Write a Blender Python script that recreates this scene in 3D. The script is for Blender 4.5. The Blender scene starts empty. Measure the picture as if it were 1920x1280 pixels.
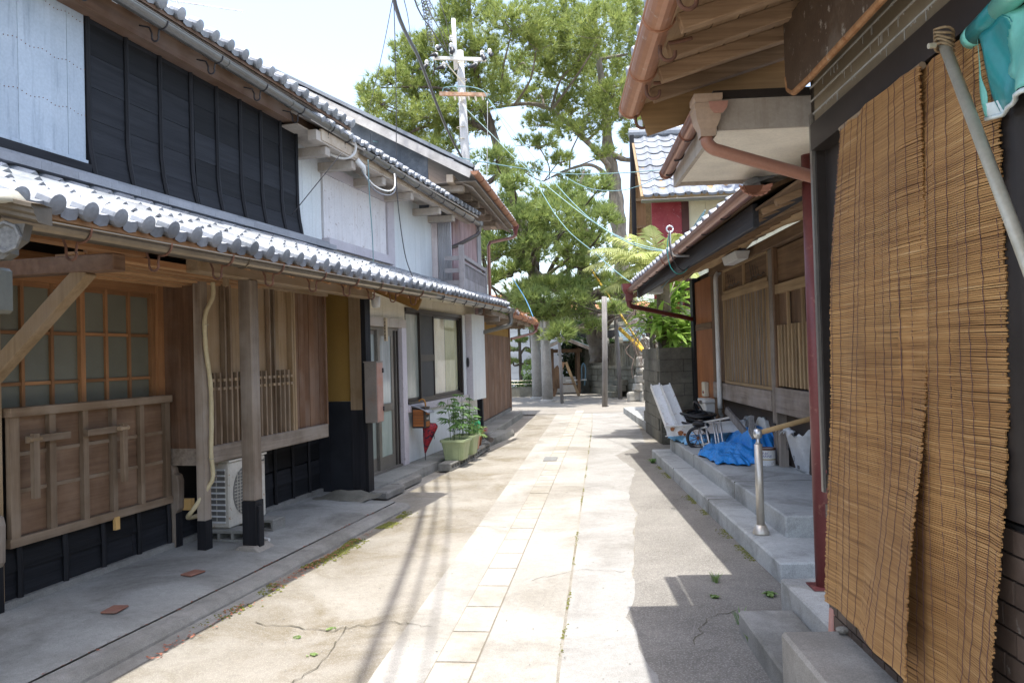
import bpy, math, random
import numpy as np
from mathutils import Vector, Matrix, Euler
random.seed(7); RNG = np.random.default_rng(11)
R_ = math.radians
SC = bpy.context.scene
COL = SC.collection
# ------------------------------------------------------------------ camera
CAM_H = 1.55; FPX = 1493.0; ROLL = 0.028; PITCH = math.atan(26/1493.0)
cam = bpy.data.cameras.new('camera'); camo = bpy.data.objects.new('camera', cam); COL.objects.link(camo)
cam.sensor_width = 36.0; cam.lens = 36.0*FPX/1920; cam.clip_start = 0.05; cam.clip_end = 600
camo.location = (0, 0, CAM_H)
camo.rotation_euler = (Matrix.Rotation(R_(90)+PITCH, 3, 'X') @ Matrix.Rotation(-ROLL, 3, 'Z')).to_euler()
SC.camera = camo
# ------------------------------------------------------------------ light
SUN_X, SUN_Y = 0.012, 0.165                 # shadow displacement per metre of height
w = bpy.data.worlds.new('World'); SC.world = w; w.use_nodes = True
nt = w.node_tree; nt.nodes.clear()
sky = nt.nodes.new('ShaderNodeTexSky'); sky.sky_type = 'NISHITA'; sky.sun_disc = False
elev = math.atan(1/math.hypot(SUN_X, SUN_Y)); az = math.atan2(-SUN_X, -SUN_Y)   # direction towards the sun, from +Y
sky.sun_elevation = elev; sky.sun_rotation = az
sky.air_density = 1.0; sky.dust_density = 3.0; sky.ozone_density = 1.0
bg = nt.nodes.new('ShaderNodeBackground'); bg.inputs['Strength'].default_value = 0.15
wo = nt.nodes.new('ShaderNodeOutputWorld')
hs = nt.nodes.new('ShaderNodeHueSaturation'); hs.inputs['Saturation'].default_value = .88
nt.links.new(sky.outputs[0], hs.inputs['Color']); nt.links.new(hs.outputs[0], bg.inputs[0]); nt.links.new(bg.outputs[0], wo.inputs[0])
sl = bpy.data.lights.new('sun', 'SUN'); sl.energy = 2.3; sl.angle = R_(0.53); sl.color = (1.0, 0.965, 0.91)
so = bpy.data.objects.new('sun', sl); COL.objects.link(so)
so.rotation_euler = Vector((SUN_X, SUN_Y, -1)).to_track_quat('-Z', 'Y').to_euler()
SC.view_settings.view_transform = 'Standard'; SC.view_settings.look = 'None'
SC.view_settings.exposure = 1.76; SC.view_settings.gamma = 1.0; SC.view_settings.use_curve_mapping = False
SC.cycles.max_bounces = 8; SC.cycles.diffuse_bounces = 5; SC.cycles.use_denoising = True

# ------------------------------------------------------------------ points and frames
_c, _s = math.cos(ROLL), math.sin(ROLL); _cp, _sp = math.cos(PITCH), math.sin(PITCH)
def at(px, py, d):
    """The point d metres ahead of the street's start that the photograph shows at pixel px, py."""
    cx = (px-960)/FPX; cy = (640-py)/FPX
    X = cx*_c+cy*_s; Y = -cx*_s+cy*_c
    r = Vector((X, _cp-Y*_sp, _sp+Y*_cp)); return Vector((0, 0, CAM_H)) + r*(d/r.y)
class Frame:
    """A facade's frame: u runs along it, v out of it, z up; local axes are (v, u, z)."""
    def __init__(s, x, y, deg): s.o = Vector((x, y, 0)); s.a = R_(deg)
    def w(s, v, u, z=0):
        return s.o + Vector((math.cos(s.a)*v+math.sin(s.a)*u, -math.sin(s.a)*v+math.cos(s.a)*u, z))
    def inv(s, p):
        d = Vector(p)-s.o; return Vector((d.x*math.cos(s.a)-d.y*math.sin(s.a), d.x*math.sin(s.a)+d.y*math.cos(s.a), p[2]))
LF = Frame(-2.44, 6.29, 13.5)     # left houses
MF = Frame(-0.08, 20.78, 7.2)     # third house on the left
RF = Frame(1.97, 11.5, 2.3)       # house on the right with the steps
FF = Frame(1.65, 4.4, 3.0)        # shop front on the right
WF = Frame(0, 0, 0)

# ------------------------------------------------------------------ mesh helpers
class MB:
    def __init__(s): s.v = []; s.f = []
    def add(s, vs, fs):
        b = len(s.v); s.v += [tuple(q) for q in vs]; s.f += [tuple(b+i for i in f) for f in fs]; return s
    def bx(s, x0, x1, y0, y1, z0, z1):
        if x0 > x1: x0, x1 = x1, x0
        if y0 > y1: y0, y1 = y1, y0
        if z0 > z1: z0, z1 = z1, z0
        return s.add([(x0,y0,z0),(x1,y0,z0),(x1,y1,z0),(x0,y1,z0),(x0,y0,z1),(x1,y0,z1),(x1,y1,z1),(x0,y1,z1)],
                     [(0,3,2,1),(4,5,6,7),(0,1,5,4),(1,2,6,5),(2,3,7,6),(3,0,4,7)])
    def bar(s, a, b, w, h, up=(0,0,1)):
        """a box beam from a to b, w across and h along up"""
        a = Vector(a); b = Vector(b); d = (b-a).normalized(); up = Vector(up)
        sd = d.cross(up); 
        if sd.length < 1e-5: sd = d.cross(Vector((1,0,0)))
        sd.normalize(); u2 = sd.cross(d).normalized()
        q = []
        for p in (a, b):
            for i, j in ((-1,-1),(1,-1),(1,1),(-1,1)): q.append(p+sd*(i*w/2)+u2*(j*h/2))
        return s.add(q, [(0,1,2,3),(7,6,5,4),(0,4,5,1),(1,5,6,2),(2,6,7,3),(3,7,4,0)])
    def prism(s, poly, axis, a, b):
        """extrude a 2D polygon along axis x, y or z from a to b"""
        def P(p, t):
            return {'x': (t, p[0], p[1]), 'y': (p[0], t, p[1]), 'z': (p[0], p[1], t)}[axis]
        n = len(poly); vs = [P(p, a) for p in poly]+[P(p, b) for p in poly]
        fs = [tuple(range(n))[::-1], tuple(range(n, 2*n))]+[(i, (i+1) % n, n+(i+1) % n, n+i) for i in range(n)]
        return s.add(vs, fs)
    def tube(s, pts, r, n=8, cap=True):
        pts = [Vector(p) for p in pts]; m = len(pts)
        rs = r if isinstance(r, (list, tuple)) else [r]*m
        T = []
        for i in range(m):
            t = pts[min(i+1, m-1)]-pts[max(i-1, 0)]; T.append(t.normalized() if t.length > 1e-9 else Vector((0,0,1)))
        N = T[0].orthogonal().normalized(); vs = []
        for i in range(m):
            N = (N-T[i]*N.dot(T[i])); N = N.normalized() if N.length > 1e-6 else T[i].orthogonal().normalized()
            B = T[i].cross(N)
            for k in range(n):
                a = 2*math.pi*k/n; vs.append(pts[i]+(N*math.cos(a)+B*math.sin(a))*rs[i])
        fs = [(i*n+k, i*n+(k+1) % n, (i+1)*n+(k+1) % n, (i+1)*n+k) for i in range(m-1) for k in range(n)]
        if cap: fs += [tuple(range(n))[::-1], tuple((m-1)*n+k for k in range(n))]
        return s.add(vs, fs)
    def lathe(s, prof, n=16, c=(0,0), cap=True):
        vs = []; m = len(prof)
        for r, z in prof:
            for k in range(n):
                a = 2*math.pi*k/n; vs.append((c[0]+r*math.cos(a), c[1]+r*math.sin(a), z))
        fs = [(i*n+k, i*n+(k+1) % n, (i+1)*n+(k+1) % n, (i+1)*n+k) for i in range(m-1) for k in range(n)]
        if cap: fs += [tuple(range(n))[::-1], tuple((m-1)*n+k for k in range(n))]
        return s.add(vs, fs)
    def grid(s, nu, nv, fn):
        vs = [fn(i/nu, j/nv) for j in range(nv+1) for i in range(nu+1)]
        fs = [(j*(nu+1)+i, j*(nu+1)+i+1, (j+1)*(nu+1)+i+1, (j+1)*(nu+1)+i) for j in range(nv) for i in range(nu)]
        return s.add(vs, fs)
    def mesh(s, name, m, smooth=False):
        me = bpy.data.meshes.new(name); me.from_pydata(s.v, [], s.f)
        if m: me.materials.append(m)
        if smooth: me.polygons.foreach_set('use_smooth', [True]*len(me.polygons))
        me.update(); return me
    def build(s, name, m, parent=None, smooth=False, bev=0, loc=None, thick=0):
        o = bpy.data.objects.new(name, s.mesh(name, m, smooth)); COL.objects.link(o)
        if parent: o.parent = parent
        if loc is not None: o.location = loc
        if thick:
            q = o.modifiers.new('s', 'SOLIDIFY'); q.thickness = thick; q.offset = 0
        if bev:
            q = o.modifiers.new('b', 'BEVEL'); q.width = bev; q.segments = 1; q.limit_method = 'ANGLE'; q.angle_limit = R_(40)
        return o
def place(name, me, parent=None, loc=(0,0,0), rot=(0,0,0), sc=(1,1,1), bev=0):
    o = bpy.data.objects.new(name, me); COL.objects.link(o)
    if parent: o.parent = parent
    o.location = loc; o.rotation_euler = rot; o.scale = sc
    if bev:
        q = o.modifiers.new('b', 'BEVEL'); q.width = bev; q.segments = 1
    return o
def tag(o, label, cat, group=None, kind=None):
    if label: o['label'] = label
    if cat: o['category'] = cat
    if group: o['group'] = group
    if kind: o['kind'] = kind
    return o
def thing(name, label, cat, fr=WF, v=0, u=0, z=0, rot=0, group=None):
    o = bpy.data.objects.new(name, None); COL.objects.link(o); o.empty_display_size = .1
    o.location = fr.w(v, u, z); o.rotation_euler = (0, 0, -fr.a+rot)
    return tag(o, label, cat, group)
def dup(root, loc=None, rotz=None, label=None):
    r = root.copy(); COL.objects.link(r)
    for ch in list(root.children):
        c = ch.copy(); COL.objects.link(c); c.parent = r
        for g in ch.children:
            d = g.copy(); COL.objects.link(d); d.parent = c
    if loc is not None: r.location = loc
    if rotz is not None: r.rotation_euler = (0, 0, rotz)
    if label: r['label'] = label
    return r
UNIT = MB().bx(-.5, .5, -.5, .5, -.5, .5)
_unit = {}
def board(name, m, parent, x0, x1, y0, y1, z0, z1, rot=(0,0,0), bev=0):
    """one plank, slat, pane or beam: own object, unit-box mesh shared per material"""
    if m.name not in _unit: _unit[m.name] = UNIT.mesh('board_'+m.name, m)
    return place(name, _unit[m.name], parent, ((x0+x1)/2, (y0+y1)/2, (z0+z1)/2), rot, (abs(x1-x0), abs(y1-y0), abs(z1-z0)))
def struct(o): o['kind'] = 'structure'; return o
def stuff(o): o['kind'] = 'stuff'; return o
def text(name, body, m, parent, loc, rot, size, ext=0.0008, align='CENTER'):
    cu = bpy.data.curves.new(name, 'FONT'); cu.body = body; cu.size = size; cu.align_x = align; cu.align_y = 'CENTER'; cu.extrude = ext
    o = bpy.data.objects.new(name, cu); COL.objects.link(o); o.parent = parent; o.location = loc; o.rotation_euler = rot
    dg = bpy.context.evaluated_depsgraph_get(); me = bpy.data.meshes.new_from_object(o.evaluated_get(dg))
    bpy.data.objects.remove(o); bpy.data.curves.remove(cu)
    me.materials.clear(); me.materials.append(m)
    q = bpy.data.objects.new(name, me); COL.objects.link(q); q.parent = parent; q.location = loc; q.rotation_euler = rot
    return q

# ------------------------------------------------------------------ materials
class NT:
    def __init__(s, name):
        s.m = bpy.data.materials.new(name); s.m.use_nodes = True; s.t = s.m.node_tree; s.t.nodes.clear()
        s.out = s.n('ShaderNodeOutputMaterial'); s.b = s.n('ShaderNodeBsdfPrincipled'); s.l(s.b.outputs[0], s.out.inputs[0])
    def n(s, t, **k):
        q = s.t.nodes.new(t)
        for a, b in k.items(): setattr(q, a, b)
        return q
    def l(s, a, b): s.t.links.new(a, b)
    def set(s, node, **k):
        for a, b in k.items(): node.inputs[a.replace('_', ' ')].default_value = b
        return node
    def coord(s, scale=(1,1,1), rand=True, space='Object'):
        tc = s.n('ShaderNodeTexCoord'); v = tc.outputs[space]
        if rand:
            oi = s.n('ShaderNodeObjectInfo'); cb = s.n('ShaderNodeCombineXYZ')
            mu = s.n('ShaderNodeMath', operation='MULTIPLY'); mu.inputs[1].default_value = 37.0; s.l(oi.outputs['Random'], mu.inputs[0])
            for i in range(3): s.l(mu.outputs[0], cb.inputs[i])
            ad = s.n('ShaderNodeVectorMath', operation='ADD'); s.l(v, ad.inputs[0]); s.l(cb.outputs[0], ad.inputs[1]); v = ad.outputs[0]
        mp = s.n('ShaderNodeMapping'); mp.inputs['Scale'].default_value = scale; s.l(v, mp.inputs[0]); return mp.outputs[0]
    def wcoord(s, scale=(1,1,1)):
        g = s.n('ShaderNodeNewGeometry'); mp = s.n('ShaderNodeMapping'); mp.inputs['Scale'].default_value = scale
        s.l(g.outputs['Position'], mp.inputs[0]); return mp.outputs[0]
    def noise(s, vec, scale=5, detail=4, rough=.55, dist=0):
        q = s.n('ShaderNodeTexNoise'); q.inputs['Scale'].default_value = scale; q.inputs['Detail'].default_value = detail
        q.inputs['Roughness'].default_value = rough; q.inputs['Distortion'].default_value = dist
        if vec: s.l(vec, q.inputs['Vector'])
        return q.outputs['Fac']
    def ramp(s, fac, stops):
        q = s.n('ShaderNodeValToRGB'); cr = q.color_ramp
        while len(cr.elements) < len(stops): cr.elements.new(.5)
        for e, (p, c) in zip(cr.elements, stops):
            e.position = p; e.color = (c[0], c[1], c[2], 1) if not isinstance(c, (int, float)) else (c, c, c, 1)
        s.l(fac, q.inputs[0]); return q.outputs[0]
    def mix(s, fac, a, b, mode='MIX'):
        q = s.n('ShaderNodeMix', data_type='RGBA', blend_type=mode)
        for sock, val in ((q.inputs['Factor'], fac), (q.inputs['A'], a), (q.inputs['B'], b)):
            if hasattr(val, 'is_linked') or hasattr(val, 'links'): s.l(val, sock)
            elif isinstance(val, (int, float)): sock.default_value = val
            else: sock.default_value = (val[0], val[1], val[2], 1)
        return [o for o in q.outputs if o.type == 'RGBA'][0]
    def objval(s, col, lo=.82, hi=1.15):
        """the whole piece a little lighter or darker than its neighbours"""
        oi = s.n('ShaderNodeObjectInfo'); mr = s.n('ShaderNodeMapRange'); mr.inputs[3].default_value = lo; mr.inputs[4].default_value = hi
        s.l(oi.outputs['Random'], mr.inputs[0]); hs = s.n('ShaderNodeHueSaturation'); s.l(mr.outputs[0], hs.inputs['Value']); s.l(col, hs.inputs['Color'])
        return hs.outputs[0]
    def bump(s, h, strength=.3, dist=.01):
        q = s.n('ShaderNodeBump'); q.inputs['Strength'].default_value = strength; q.inputs['Distance'].default_value = dist
        s.l(h, q.inputs['Height']); s.l(q.outputs[0], s.b.inputs['Normal']); return q
    def done(s, col, rough=.7, metal=0, spec=.5):
        if hasattr(col, 'links'): s.l(col, s.b.inputs['Base Color'])
        else: s.b.inputs['Base Color'].default_value = (col[0], col[1], col[2], 1)
        if hasattr(rough, 'links'): s.l(rough, s.b.inputs['Roughness'])
        else: s.b.inputs['Roughness'].default_value = rough
        s.b.inputs['Metallic'].default_value = metal; s.b.inputs['Specular IOR Level'].default_value = spec
        return s.m
def wood(name, c1, c2, axis='z', k=1.0, rough=.75, grey=None, bump=.35, var=(.8, 1.18), ga=.5, world=True):
    q = NT(name)
    sc = {'z': (26*k, 26*k, 1.1*k), 'y': (26*k, 1.1*k, 26*k), 'x': (1.1*k, 26*k, 26*k)}[axis]
    def gc(scale):     # metres in the thing's own frame, whatever the plank's scale: world position shifted per piece
        g = q.n('ShaderNodeNewGeometry'); oi = q.n('ShaderNodeObjectInfo'); cb = q.n('ShaderNodeCombineXYZ')
        mu = q.n('ShaderNodeMath', operation='MULTIPLY'); mu.inputs[1].default_value = 29.0; q.l(oi.outputs['Random'], mu.inputs[0])
        for i in range(3): q.l(mu.outputs[0], cb.inputs[i])
        rt = q.n('ShaderNodeVectorRotate', rotation_type='Z_AXIS'); rt.inputs['Angle'].default_value = ga_rot; q.l(g.outputs['Position'], rt.inputs['Vector'])
        ad = q.n('ShaderNodeVectorMath', operation='ADD'); q.l(rt.outputs[0], ad.inputs[0]); q.l(cb.outputs[0], ad.inputs[1])
        mp = q.n('ShaderNodeMapping'); mp.inputs['Scale'].default_value = scale; q.l(ad.outputs[0], mp.inputs[0]); return mp.outputs[0]
    ga_rot = R_(13.5) if name.startswith('L') else R_(3)
    v = gc(sc); n1 = q.noise(v, 1.0, 7, .65, .4)
    v2 = gc((2.2, 2.2, 2.2)); n2 = q.noise(v2, 1.0, 4, .6)
    c = q.ramp(n1, [(.3, c1), (.7, c2)])
    dk = q.ramp(n2, [(.25, .62), (.6, 1.0)]); c = q.mix(.75, c, dk, 'MULTIPLY')
    if grey: c = q.mix(q.ramp(n2, [(.42, 0.0), (.72, ga)]), c, grey)
    c = q.objval(c, *var); q.bump(n1, bump, .006)
    return q.done(c, rough, 0, .3)
def mottled(name, c1, c2, scale=3, rough=.7, metal=0, bump=.15, fine=60, stain=None, sa=.6, spec=.4, var=(.93, 1.07), bd=.004, streak=False, dirt=None):
    """paint, plaster, plastic, stone: two tones in patches, a fine grain, optional stains"""
    q = NT(name); v = q.wcoord((1, 1, 1)); a = q.noise(v, scale, 6, .6); f = q.noise(v, fine, 3, .6)
    c = q.ramp(a, [(.3, c1), (.7, c2)])
    if stain:
        v2 = q.wcoord((7, 7, .6) if streak else (1, 1, 1)); s_ = q.noise(v2, 2.2 if streak else scale*.55, 6, .65)
        c = q.mix(q.ramp(s_, [(.52, 0.0), (.72, sa)]), c, stain)
    if dirt:
        d_ = q.noise(q.wcoord(), 17, 5, .7); c = q.mix(q.ramp(d_, [(.6, 0.0), (.68, .8)]), c, dirt)
    c = q.mix(.35, c, q.ramp(f, [(.3, .75), (.7, 1.15)]), 'MULTIPLY')
    c = q.objval(c, *var); q.bump(f, bump, bd)
    return q.done(c, rough, metal, spec)
def plain(name, c, rough=.5, metal=0, spec=.5): return mottled(name, tuple(x*.88 for x in c), tuple(min(1, x*1.08) for x in c), 6, rough, metal, .05, 80, spec=spec)
M_ = {}
def W(n, *a, **k): M_[n] = wood(n, *a, **k); return M_[n]
W('L_orange_z', (.26,.12,.05), (.40,.21,.095), 'z', k=1.4, var=(.7, 1.2)); W('L_orange_y', (.26,.12,.05), (.40,.21,.095), 'y', k=1.4, var=(.7, 1.2)); W('L_orange_x', (.27,.11,.04), (.42,.2,.085), 'x')
W('L_tan_z', (.25,.165,.085), (.40,.28,.155), 'z', grey=(.30,.25,.2)); W('L_tan_y', (.25,.17,.09), (.38,.27,.16), 'y', grey=(.32,.27,.23))
W('L_brown_z', (.12,.06,.032), (.24,.13,.07), 'z', grey=(.2,.16,.13)); W('L_brown_y', (.13,.07,.04), (.25,.145,.085), 'y', grey=(.24,.19,.16))
W('L_bench_y', (.125,.07,.04), (.215,.13,.075), 'y', grey=(.26,.195,.145), ga=.3)
W('L_frame_z', (.15,.098,.058), (.285,.20,.128), 'z', grey=(.30,.25,.19), ga=.5); W('L_frame_y', (.15,.098,.058), (.29,.205,.13), 'y', grey=(.31,.265,.21), ga=.55)
W('L_grey_z', (.155,.112,.08), (.33,.262,.195), 'z', grey=(.37,.33,.285), ga=.65, bump=.6); W('L_grey_y', (.165,.125,.09), (.34,.275,.21), 'y', grey=(.38,.34,.295), ga=.65, bump=.5)
W('L_char_y', (.004,.0045,.006), (.015,.016,.019), 'y', k=.8, rough=.75, bump=.9, var=(.45, 1.8)); W('L_char_z', (.005,.0055,.007), (.02,.02,.024), 'z', rough=.7, bump=.8)
W('L_soffit_y', (.36,.19,.085), (.52,.31,.16), 'y'); W('L_soffit_x', (.33,.17,.08), (.46,.27,.14), 'x')
W('L_pale_z', (.40,.31,.22), (.56,.46,.34), 'z'); W('L_pale_y', (.40,.31,.22), (.56,.46,.35), 'y')
W('R_grey_z', (.13,.105,.085), (.32,.265,.215), 'z', grey=(.34,.31,.28), ga=.7, bump=.8); W('R_grey_y', (.14,.11,.09), (.3,.245,.2), 'y', grey=(.33,.3,.28), ga=.7, bump=.6)
W('R_brown_z', (.11,.062,.036), (.23,.14,.08), 'z'); W('R_brown_y', (.12,.07,.04), (.25,.16,.09), 'y')
W('R_tan_y', (.25,.165,.085), (.42,.3,.17), 'y'); W('R_tan_z', (.25,.16,.085), (.42,.3,.17), 'z')
W('R_orange_z', (.30,.115,.045), (.44,.185,.075), 'z'); W('R_rafter_x', (.24,.15,.085), (.42,.285,.175), 'x', k=1.6, bump=.5); W('R_rafter_y', (.24,.155,.09), (.40,.28,.17), 'y', k=1.2)
W('R_char_y', (.008,.008,.01), (.035,.035,.04), 'y', rough=.5, bump=1.0); W('R_char_z', (.008,.008,.01), (.03,.03,.034), 'z', rough=.55, bump=.7)
W('R_log_y', (.30,.19,.095), (.46,.32,.18), 'y', k=.6); W('R_post_z', (.15,.14,.13), (.30,.28,.265), 'z', bump=.5)
white_wall = mottled('white_siding', (.60,.63,.63), (.70,.72,.71), 1.5, .6, stain=(.45,.43,.38), sa=.25, streak=True)
white_wall_warm = mottled('cream_siding', (.58,.53,.42), (.68,.63,.52), 1.5, .6, stain=(.45,.4,.3), sa=.25, streak=True)
pink_tin = mottled('pale_pink_tin', (.64,.61,.60), (.74,.71,.70), 3, .55, stain=(.36,.25,.19), sa=.35, dirt=(.30,.22,.17), streak=True)
lilac = mottled('lilac_paint', (.47,.43,.45), (.57,.53,.545), 3, .6, dirt=(.3,.25,.24))
blue_tin = mottled('pale_blue_tin', (.36,.42,.48), (.47,.53,.585), 2.2, .5, stain=(.16,.2,.25), sa=.65, streak=True)
rust = mottled('rust_spots', (.16,.05,.02), (.30,.12,.04), 30, .9)
rust_white = mottled('rusty_white_paint', (.60,.62,.63), (.74,.75,.75), 4, .45, stain=(.30,.12,.04), sa=.5, dirt=(.26,.1,.035))
tile_m = mottled('roof_tile_silver', (.215,.23,.25), (.33,.345,.365), 5, .42, metal=.1, fine=40, bump=.15, var=(.72, 1.18), stain=(.16,.18,.165), sa=.55)
tile_far = mottled('roof_tile_grey', (.21,.225,.25), (.32,.34,.365), 4, .4, fine=30, bump=.15, var=(.75, 1.18), stain=(.2,.2,.2), sa=.5)
tile_rust = mottled('roof_tile_orange', (.42,.15,.07), (.55,.24,.12), 3, .7, var=(.8, 1.15))
gut_bronze = mottled('bronze_gutter', (.17,.135,.095), (.22,.18,.13), 3, .28, metal=.75, fine=20, bump=.04)
gut_grey = mottled('grey_gutter', (.15,.145,.13), (.20,.195,.18), 3, .32, metal=.5, fine=20, bump=.04)
gut_brown = mottled('brown_gutter', (.23,.105,.075), (.32,.16,.115), 3, .32, metal=.55, fine=20, bump=.05)
gut_copper = mottled('copper_brown_gutter', (.36,.175,.10), (.44,.225,.135), 3, .42, metal=.3, fine=25, bump=.06, dirt=(.5,.42,.36))
pipe_dark = plain('dark_brown_pipe', (.07,.055,.05), .4); pipe_red = mottled('red_brown_paint', (.13,.035,.035), (.19,.055,.05), 4, .42, dirt=(.26,.12,.09))
pipe_pink = mottled('dusty_pink_plastic', (.42,.2,.15), (.5,.27,.2), 5, .5)
iron = mottled('rusty_iron', (.09,.05,.035), (.19,.085,.05), 25, .85); iron_dark = plain('dark_iron', (.045,.042,.045), .5, .3)
fasc_grey = mottled('aged_paint_fascia', (.36,.31,.26), (.50,.45,.39), 3, .75, stain=(.25,.19,.13), sa=.5, streak=True)
plaster_y = mottled('ochre_plaster', (.27,.16,.035), (.33,.2,.05), 2, .9, fine=120)
black_plaster = mottled('black_boarding', (.010,.012,.016), (.022,.024,.03), 4, .5, fine=20)
frost = mottled('patterned_glass', (.13,.135,.10), (.19,.19,.15), 1.2, .22, fine=260, bump=.6, spec=.6, bd=.003)
def glassy(name, c1, c2, rough, vs=(5, 5, .8), spec=.6):
    q = NT(name); n = q.noise(q.wcoord(vs), 2.0, 5, .6); q.bump(q.noise(q.wcoord(), 3, 2), .04, .02)
    return q.done(q.objval(q.ramp(n, [(.3, c1), (.7, c2)]), .85, 1.15), rough, 0, spec)
glass_grey = glassy('hazy_door_glass', (.26,.30,.28), (.42,.46,.44), .12); glass_dark = glassy('dark_window_glass', (.035,.04,.042), (.07,.075,.075), .08)
glass_green = glassy('frosted_green_glass', (.28,.33,.29), (.38,.43,.38), .2)
def _clear():
    q = NT('clear_glass'); q.t.nodes.remove(q.b); g = q.n('ShaderNodeBsdfGlossy'); g.inputs['Roughness'].default_value = .03; t = q.n('ShaderNodeBsdfTransparent')
    f = q.n('ShaderNodeFresnel'); f.inputs[0].default_value = 1.45; mx = q.n('ShaderNodeMixShader'); q.l(f.outputs[0], mx.inputs[0]); q.l(t.outputs[0], mx.inputs[1]); q.l(g.outputs[0], mx.inputs[2]); q.l(mx.outputs[0], q.out.inputs[0]); mx.inputs[0].default_value = .07; q.t.links.remove(mx.inputs[0].links[0]); return q.m
clear_glass = _clear()
curtain_m = mottled('cream_curtain', (.66,.60,.46), (.78,.72,.57), 2, .85, fine=200); curtain_g = mottled('green_cream_curtain', (.38,.38,.22), (.48,.47,.3), 2, .85, fine=200)
insect_screen = mottled('dark_insect_screen', (.05,.05,.05), (.07,.07,.068), 2, .7, fine=300)
alu = mottled('brown_grey_aluminium', (.21,.19,.165), (.27,.25,.22), 4, .38, metal=.5, fine=40, bump=.03)
alu_dark = mottled('dark_bronze_aluminium', (.035,.028,.024), (.05,.041,.036), 4, .42, metal=.3, fine=40, bump=.03)
alu_bright = mottled('bright_aluminium', (.55,.55,.54), (.66,.66,.65), 6, .32, metal=.7, fine=50, bump=.03)
steel_champ = mottled('champagne_steel', (.46,.42,.36), (.56,.52,.45), 3, .38, metal=.55, fine=40, bump=.02)
zinc = mottled('galvanised_steel', (.44,.395,.29), (.57,.52,.40), 8, .45, metal=.25, stain=(.28,.2,.1), sa=.5)
ivory = plain('ivory_plastic', (.62,.57,.45), .5); offwhite = mottled('off_white_plastic', (.60,.60,.58), (.72,.72,.70), 4, .45)
ac_m = mottled('aged_white_enamel', (.47,.445,.38), (.60,.57,.50), 5, .45, stain=(.28,.16,.07), sa=.35, dirt=(.33,.16,.06))
ac_coil = plain('condenser_fins', (.20,.20,.19), .5, .4); black_m = plain('black_plastic', (.018,.018,.02), .45); duct_m = mottled('ivory_tape', (.50,.42,.25), (.60,.52,.33), 6, .6, fine=30)
def concrete(name, c1, c2, scale=2.2, stain=None, sa=.5, bump=.35, fine=180, speck=None, rough=.9, moss=None, k2=.9):
    q = NT(name); v = q.wcoord(); a = q.noise(v, scale, 7, .62, .3); f = q.noise(v, fine, 2, .7); m = q.noise(v, 22, 4, .65)
    c = q.ramp(a, [(.28, c1), (.7, c2)])
    if stain: c = q.mix(q.ramp(q.noise(v, k2, 7, .68, .6), [(.47, 0.0), (.66, sa)]), c, stain)
    if moss: c = q.mix(q.ramp(q.noise(v, 1.7, 8, .75), [(.6, 0.0), (.7, .7)]), c, moss)
    c = q.mix(.4, c, q.ramp(m, [(.3, .72), (.65, 1.12)]), 'MULTIPLY')
    c = q.mix(.5, c, q.ramp(f, [(.33, .55), (.62, 1.25)]), 'MULTIPLY')
    if speck:
        vo = q.n('ShaderNodeTexVoronoi'); vo.inputs['Scale'].default_value = speck[0]; q.l(v, vo.inputs['Vector'])
        c = q.mix(q.ramp(vo.outputs['Distance'], [(.22, speck[2]), (.42, 0.0)]), c, speck[1])
    c = q.objval(c, .93, 1.07)
    h = q.mix(.5, q.ramp(f, [(0, 0), (1, 1)]), q.ramp(m, [(0, 0), (1, 1)])); q.bump(h, bump, .008)
    return q.done(c, rough, 0, .3)
g_base = concrete('earth_and_gravel', (.22,.2,.17), (.34,.32,.28), 1.2, bump=.6)
g_road = concrete('weathered_road_concrete', (.195,.175,.14), (.315,.295,.255), 1.1, stain=(.135,.108,.062), sa=.78, bump=.6, speck=(95, (.42,.40,.36), .3), k2=1.3)
g_lane = concrete('pale_road_concrete', (.272,.26,.232), (.36,.346,.315), 1.0, stain=(.16,.14,.105), sa=.62, bump=.35)
g_lane2 = concrete('grey_road_concrete', (.26,.253,.237), (.345,.337,.318), 1.3, stain=(.15,.138,.115), sa=.6, bump=.35)
g_stone = concrete('drain_cover_concrete', (.28,.264,.23), (.365,.344,.302), 2.5, stain=(.16,.14,.10), sa=.6, bump=.25)
g_asph = concrete('worn_asphalt', (.135,.126,.112), (.225,.213,.19), 1.6, stain=(.2,.19,.165), sa=.5, bump=.8, fine=120, speck=(80, (.36,.34,.31), .5))
g_slab = concrete('slab_concrete', (.235,.235,.215), (.33,.33,.305), 1.4, stain=(.12,.115,.10), sa=.72, bump=.12, k2=1.1)
g_kerb = concrete('kerb_concrete', (.19,.185,.165), (.30,.29,.265), 3, stain=(.1,.09,.07), sa=.5, bump=.4)
g_step = concrete('step_concrete', (.35,.365,.36), (.47,.485,.475), 1.6, stain=(.17,.17,.155), sa=.72, bump=.2, k2=1.7)
g_riser = concrete('step_riser_concrete', (.31,.31,.29), (.43,.42,.39), 2.5, stain=(.15,.14,.11), sa=.6, bump=.25, k2=3)
g_block = concrete('block_concrete', (.22,.215,.195), (.32,.315,.29), 3, stain=(.11,.11,.09), sa=.55, bump=.6)
g_mortar = concrete('mortar_render', (.27,.245,.205), (.36,.33,.285), 3, stain=(.2,.18,.15), sa=.4, bump=.35)
g_oldwall = concrete('old_block_concrete', (.12,.115,.095), (.21,.2,.165), 3, stain=(.055,.055,.042), sa=.6, bump=.8, moss=(.07,.085,.03))
g_far = concrete('shrine_ground', (.19,.175,.15), (.29,.27,.24), .8, stain=(.24,.22,.18), sa=.5, bump=.3)
granite = concrete('granite', (.30,.285,.26), (.42,.40,.37), 3, stain=(.2,.19,.165), sa=.5, bump=.5, fine=90)
stone_m = concrete('old_stone', (.125,.12,.095), (.25,.235,.19), 3, stain=(.1,.1,.08), sa=.55, bump=.7, moss=(.11,.12,.05))
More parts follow.
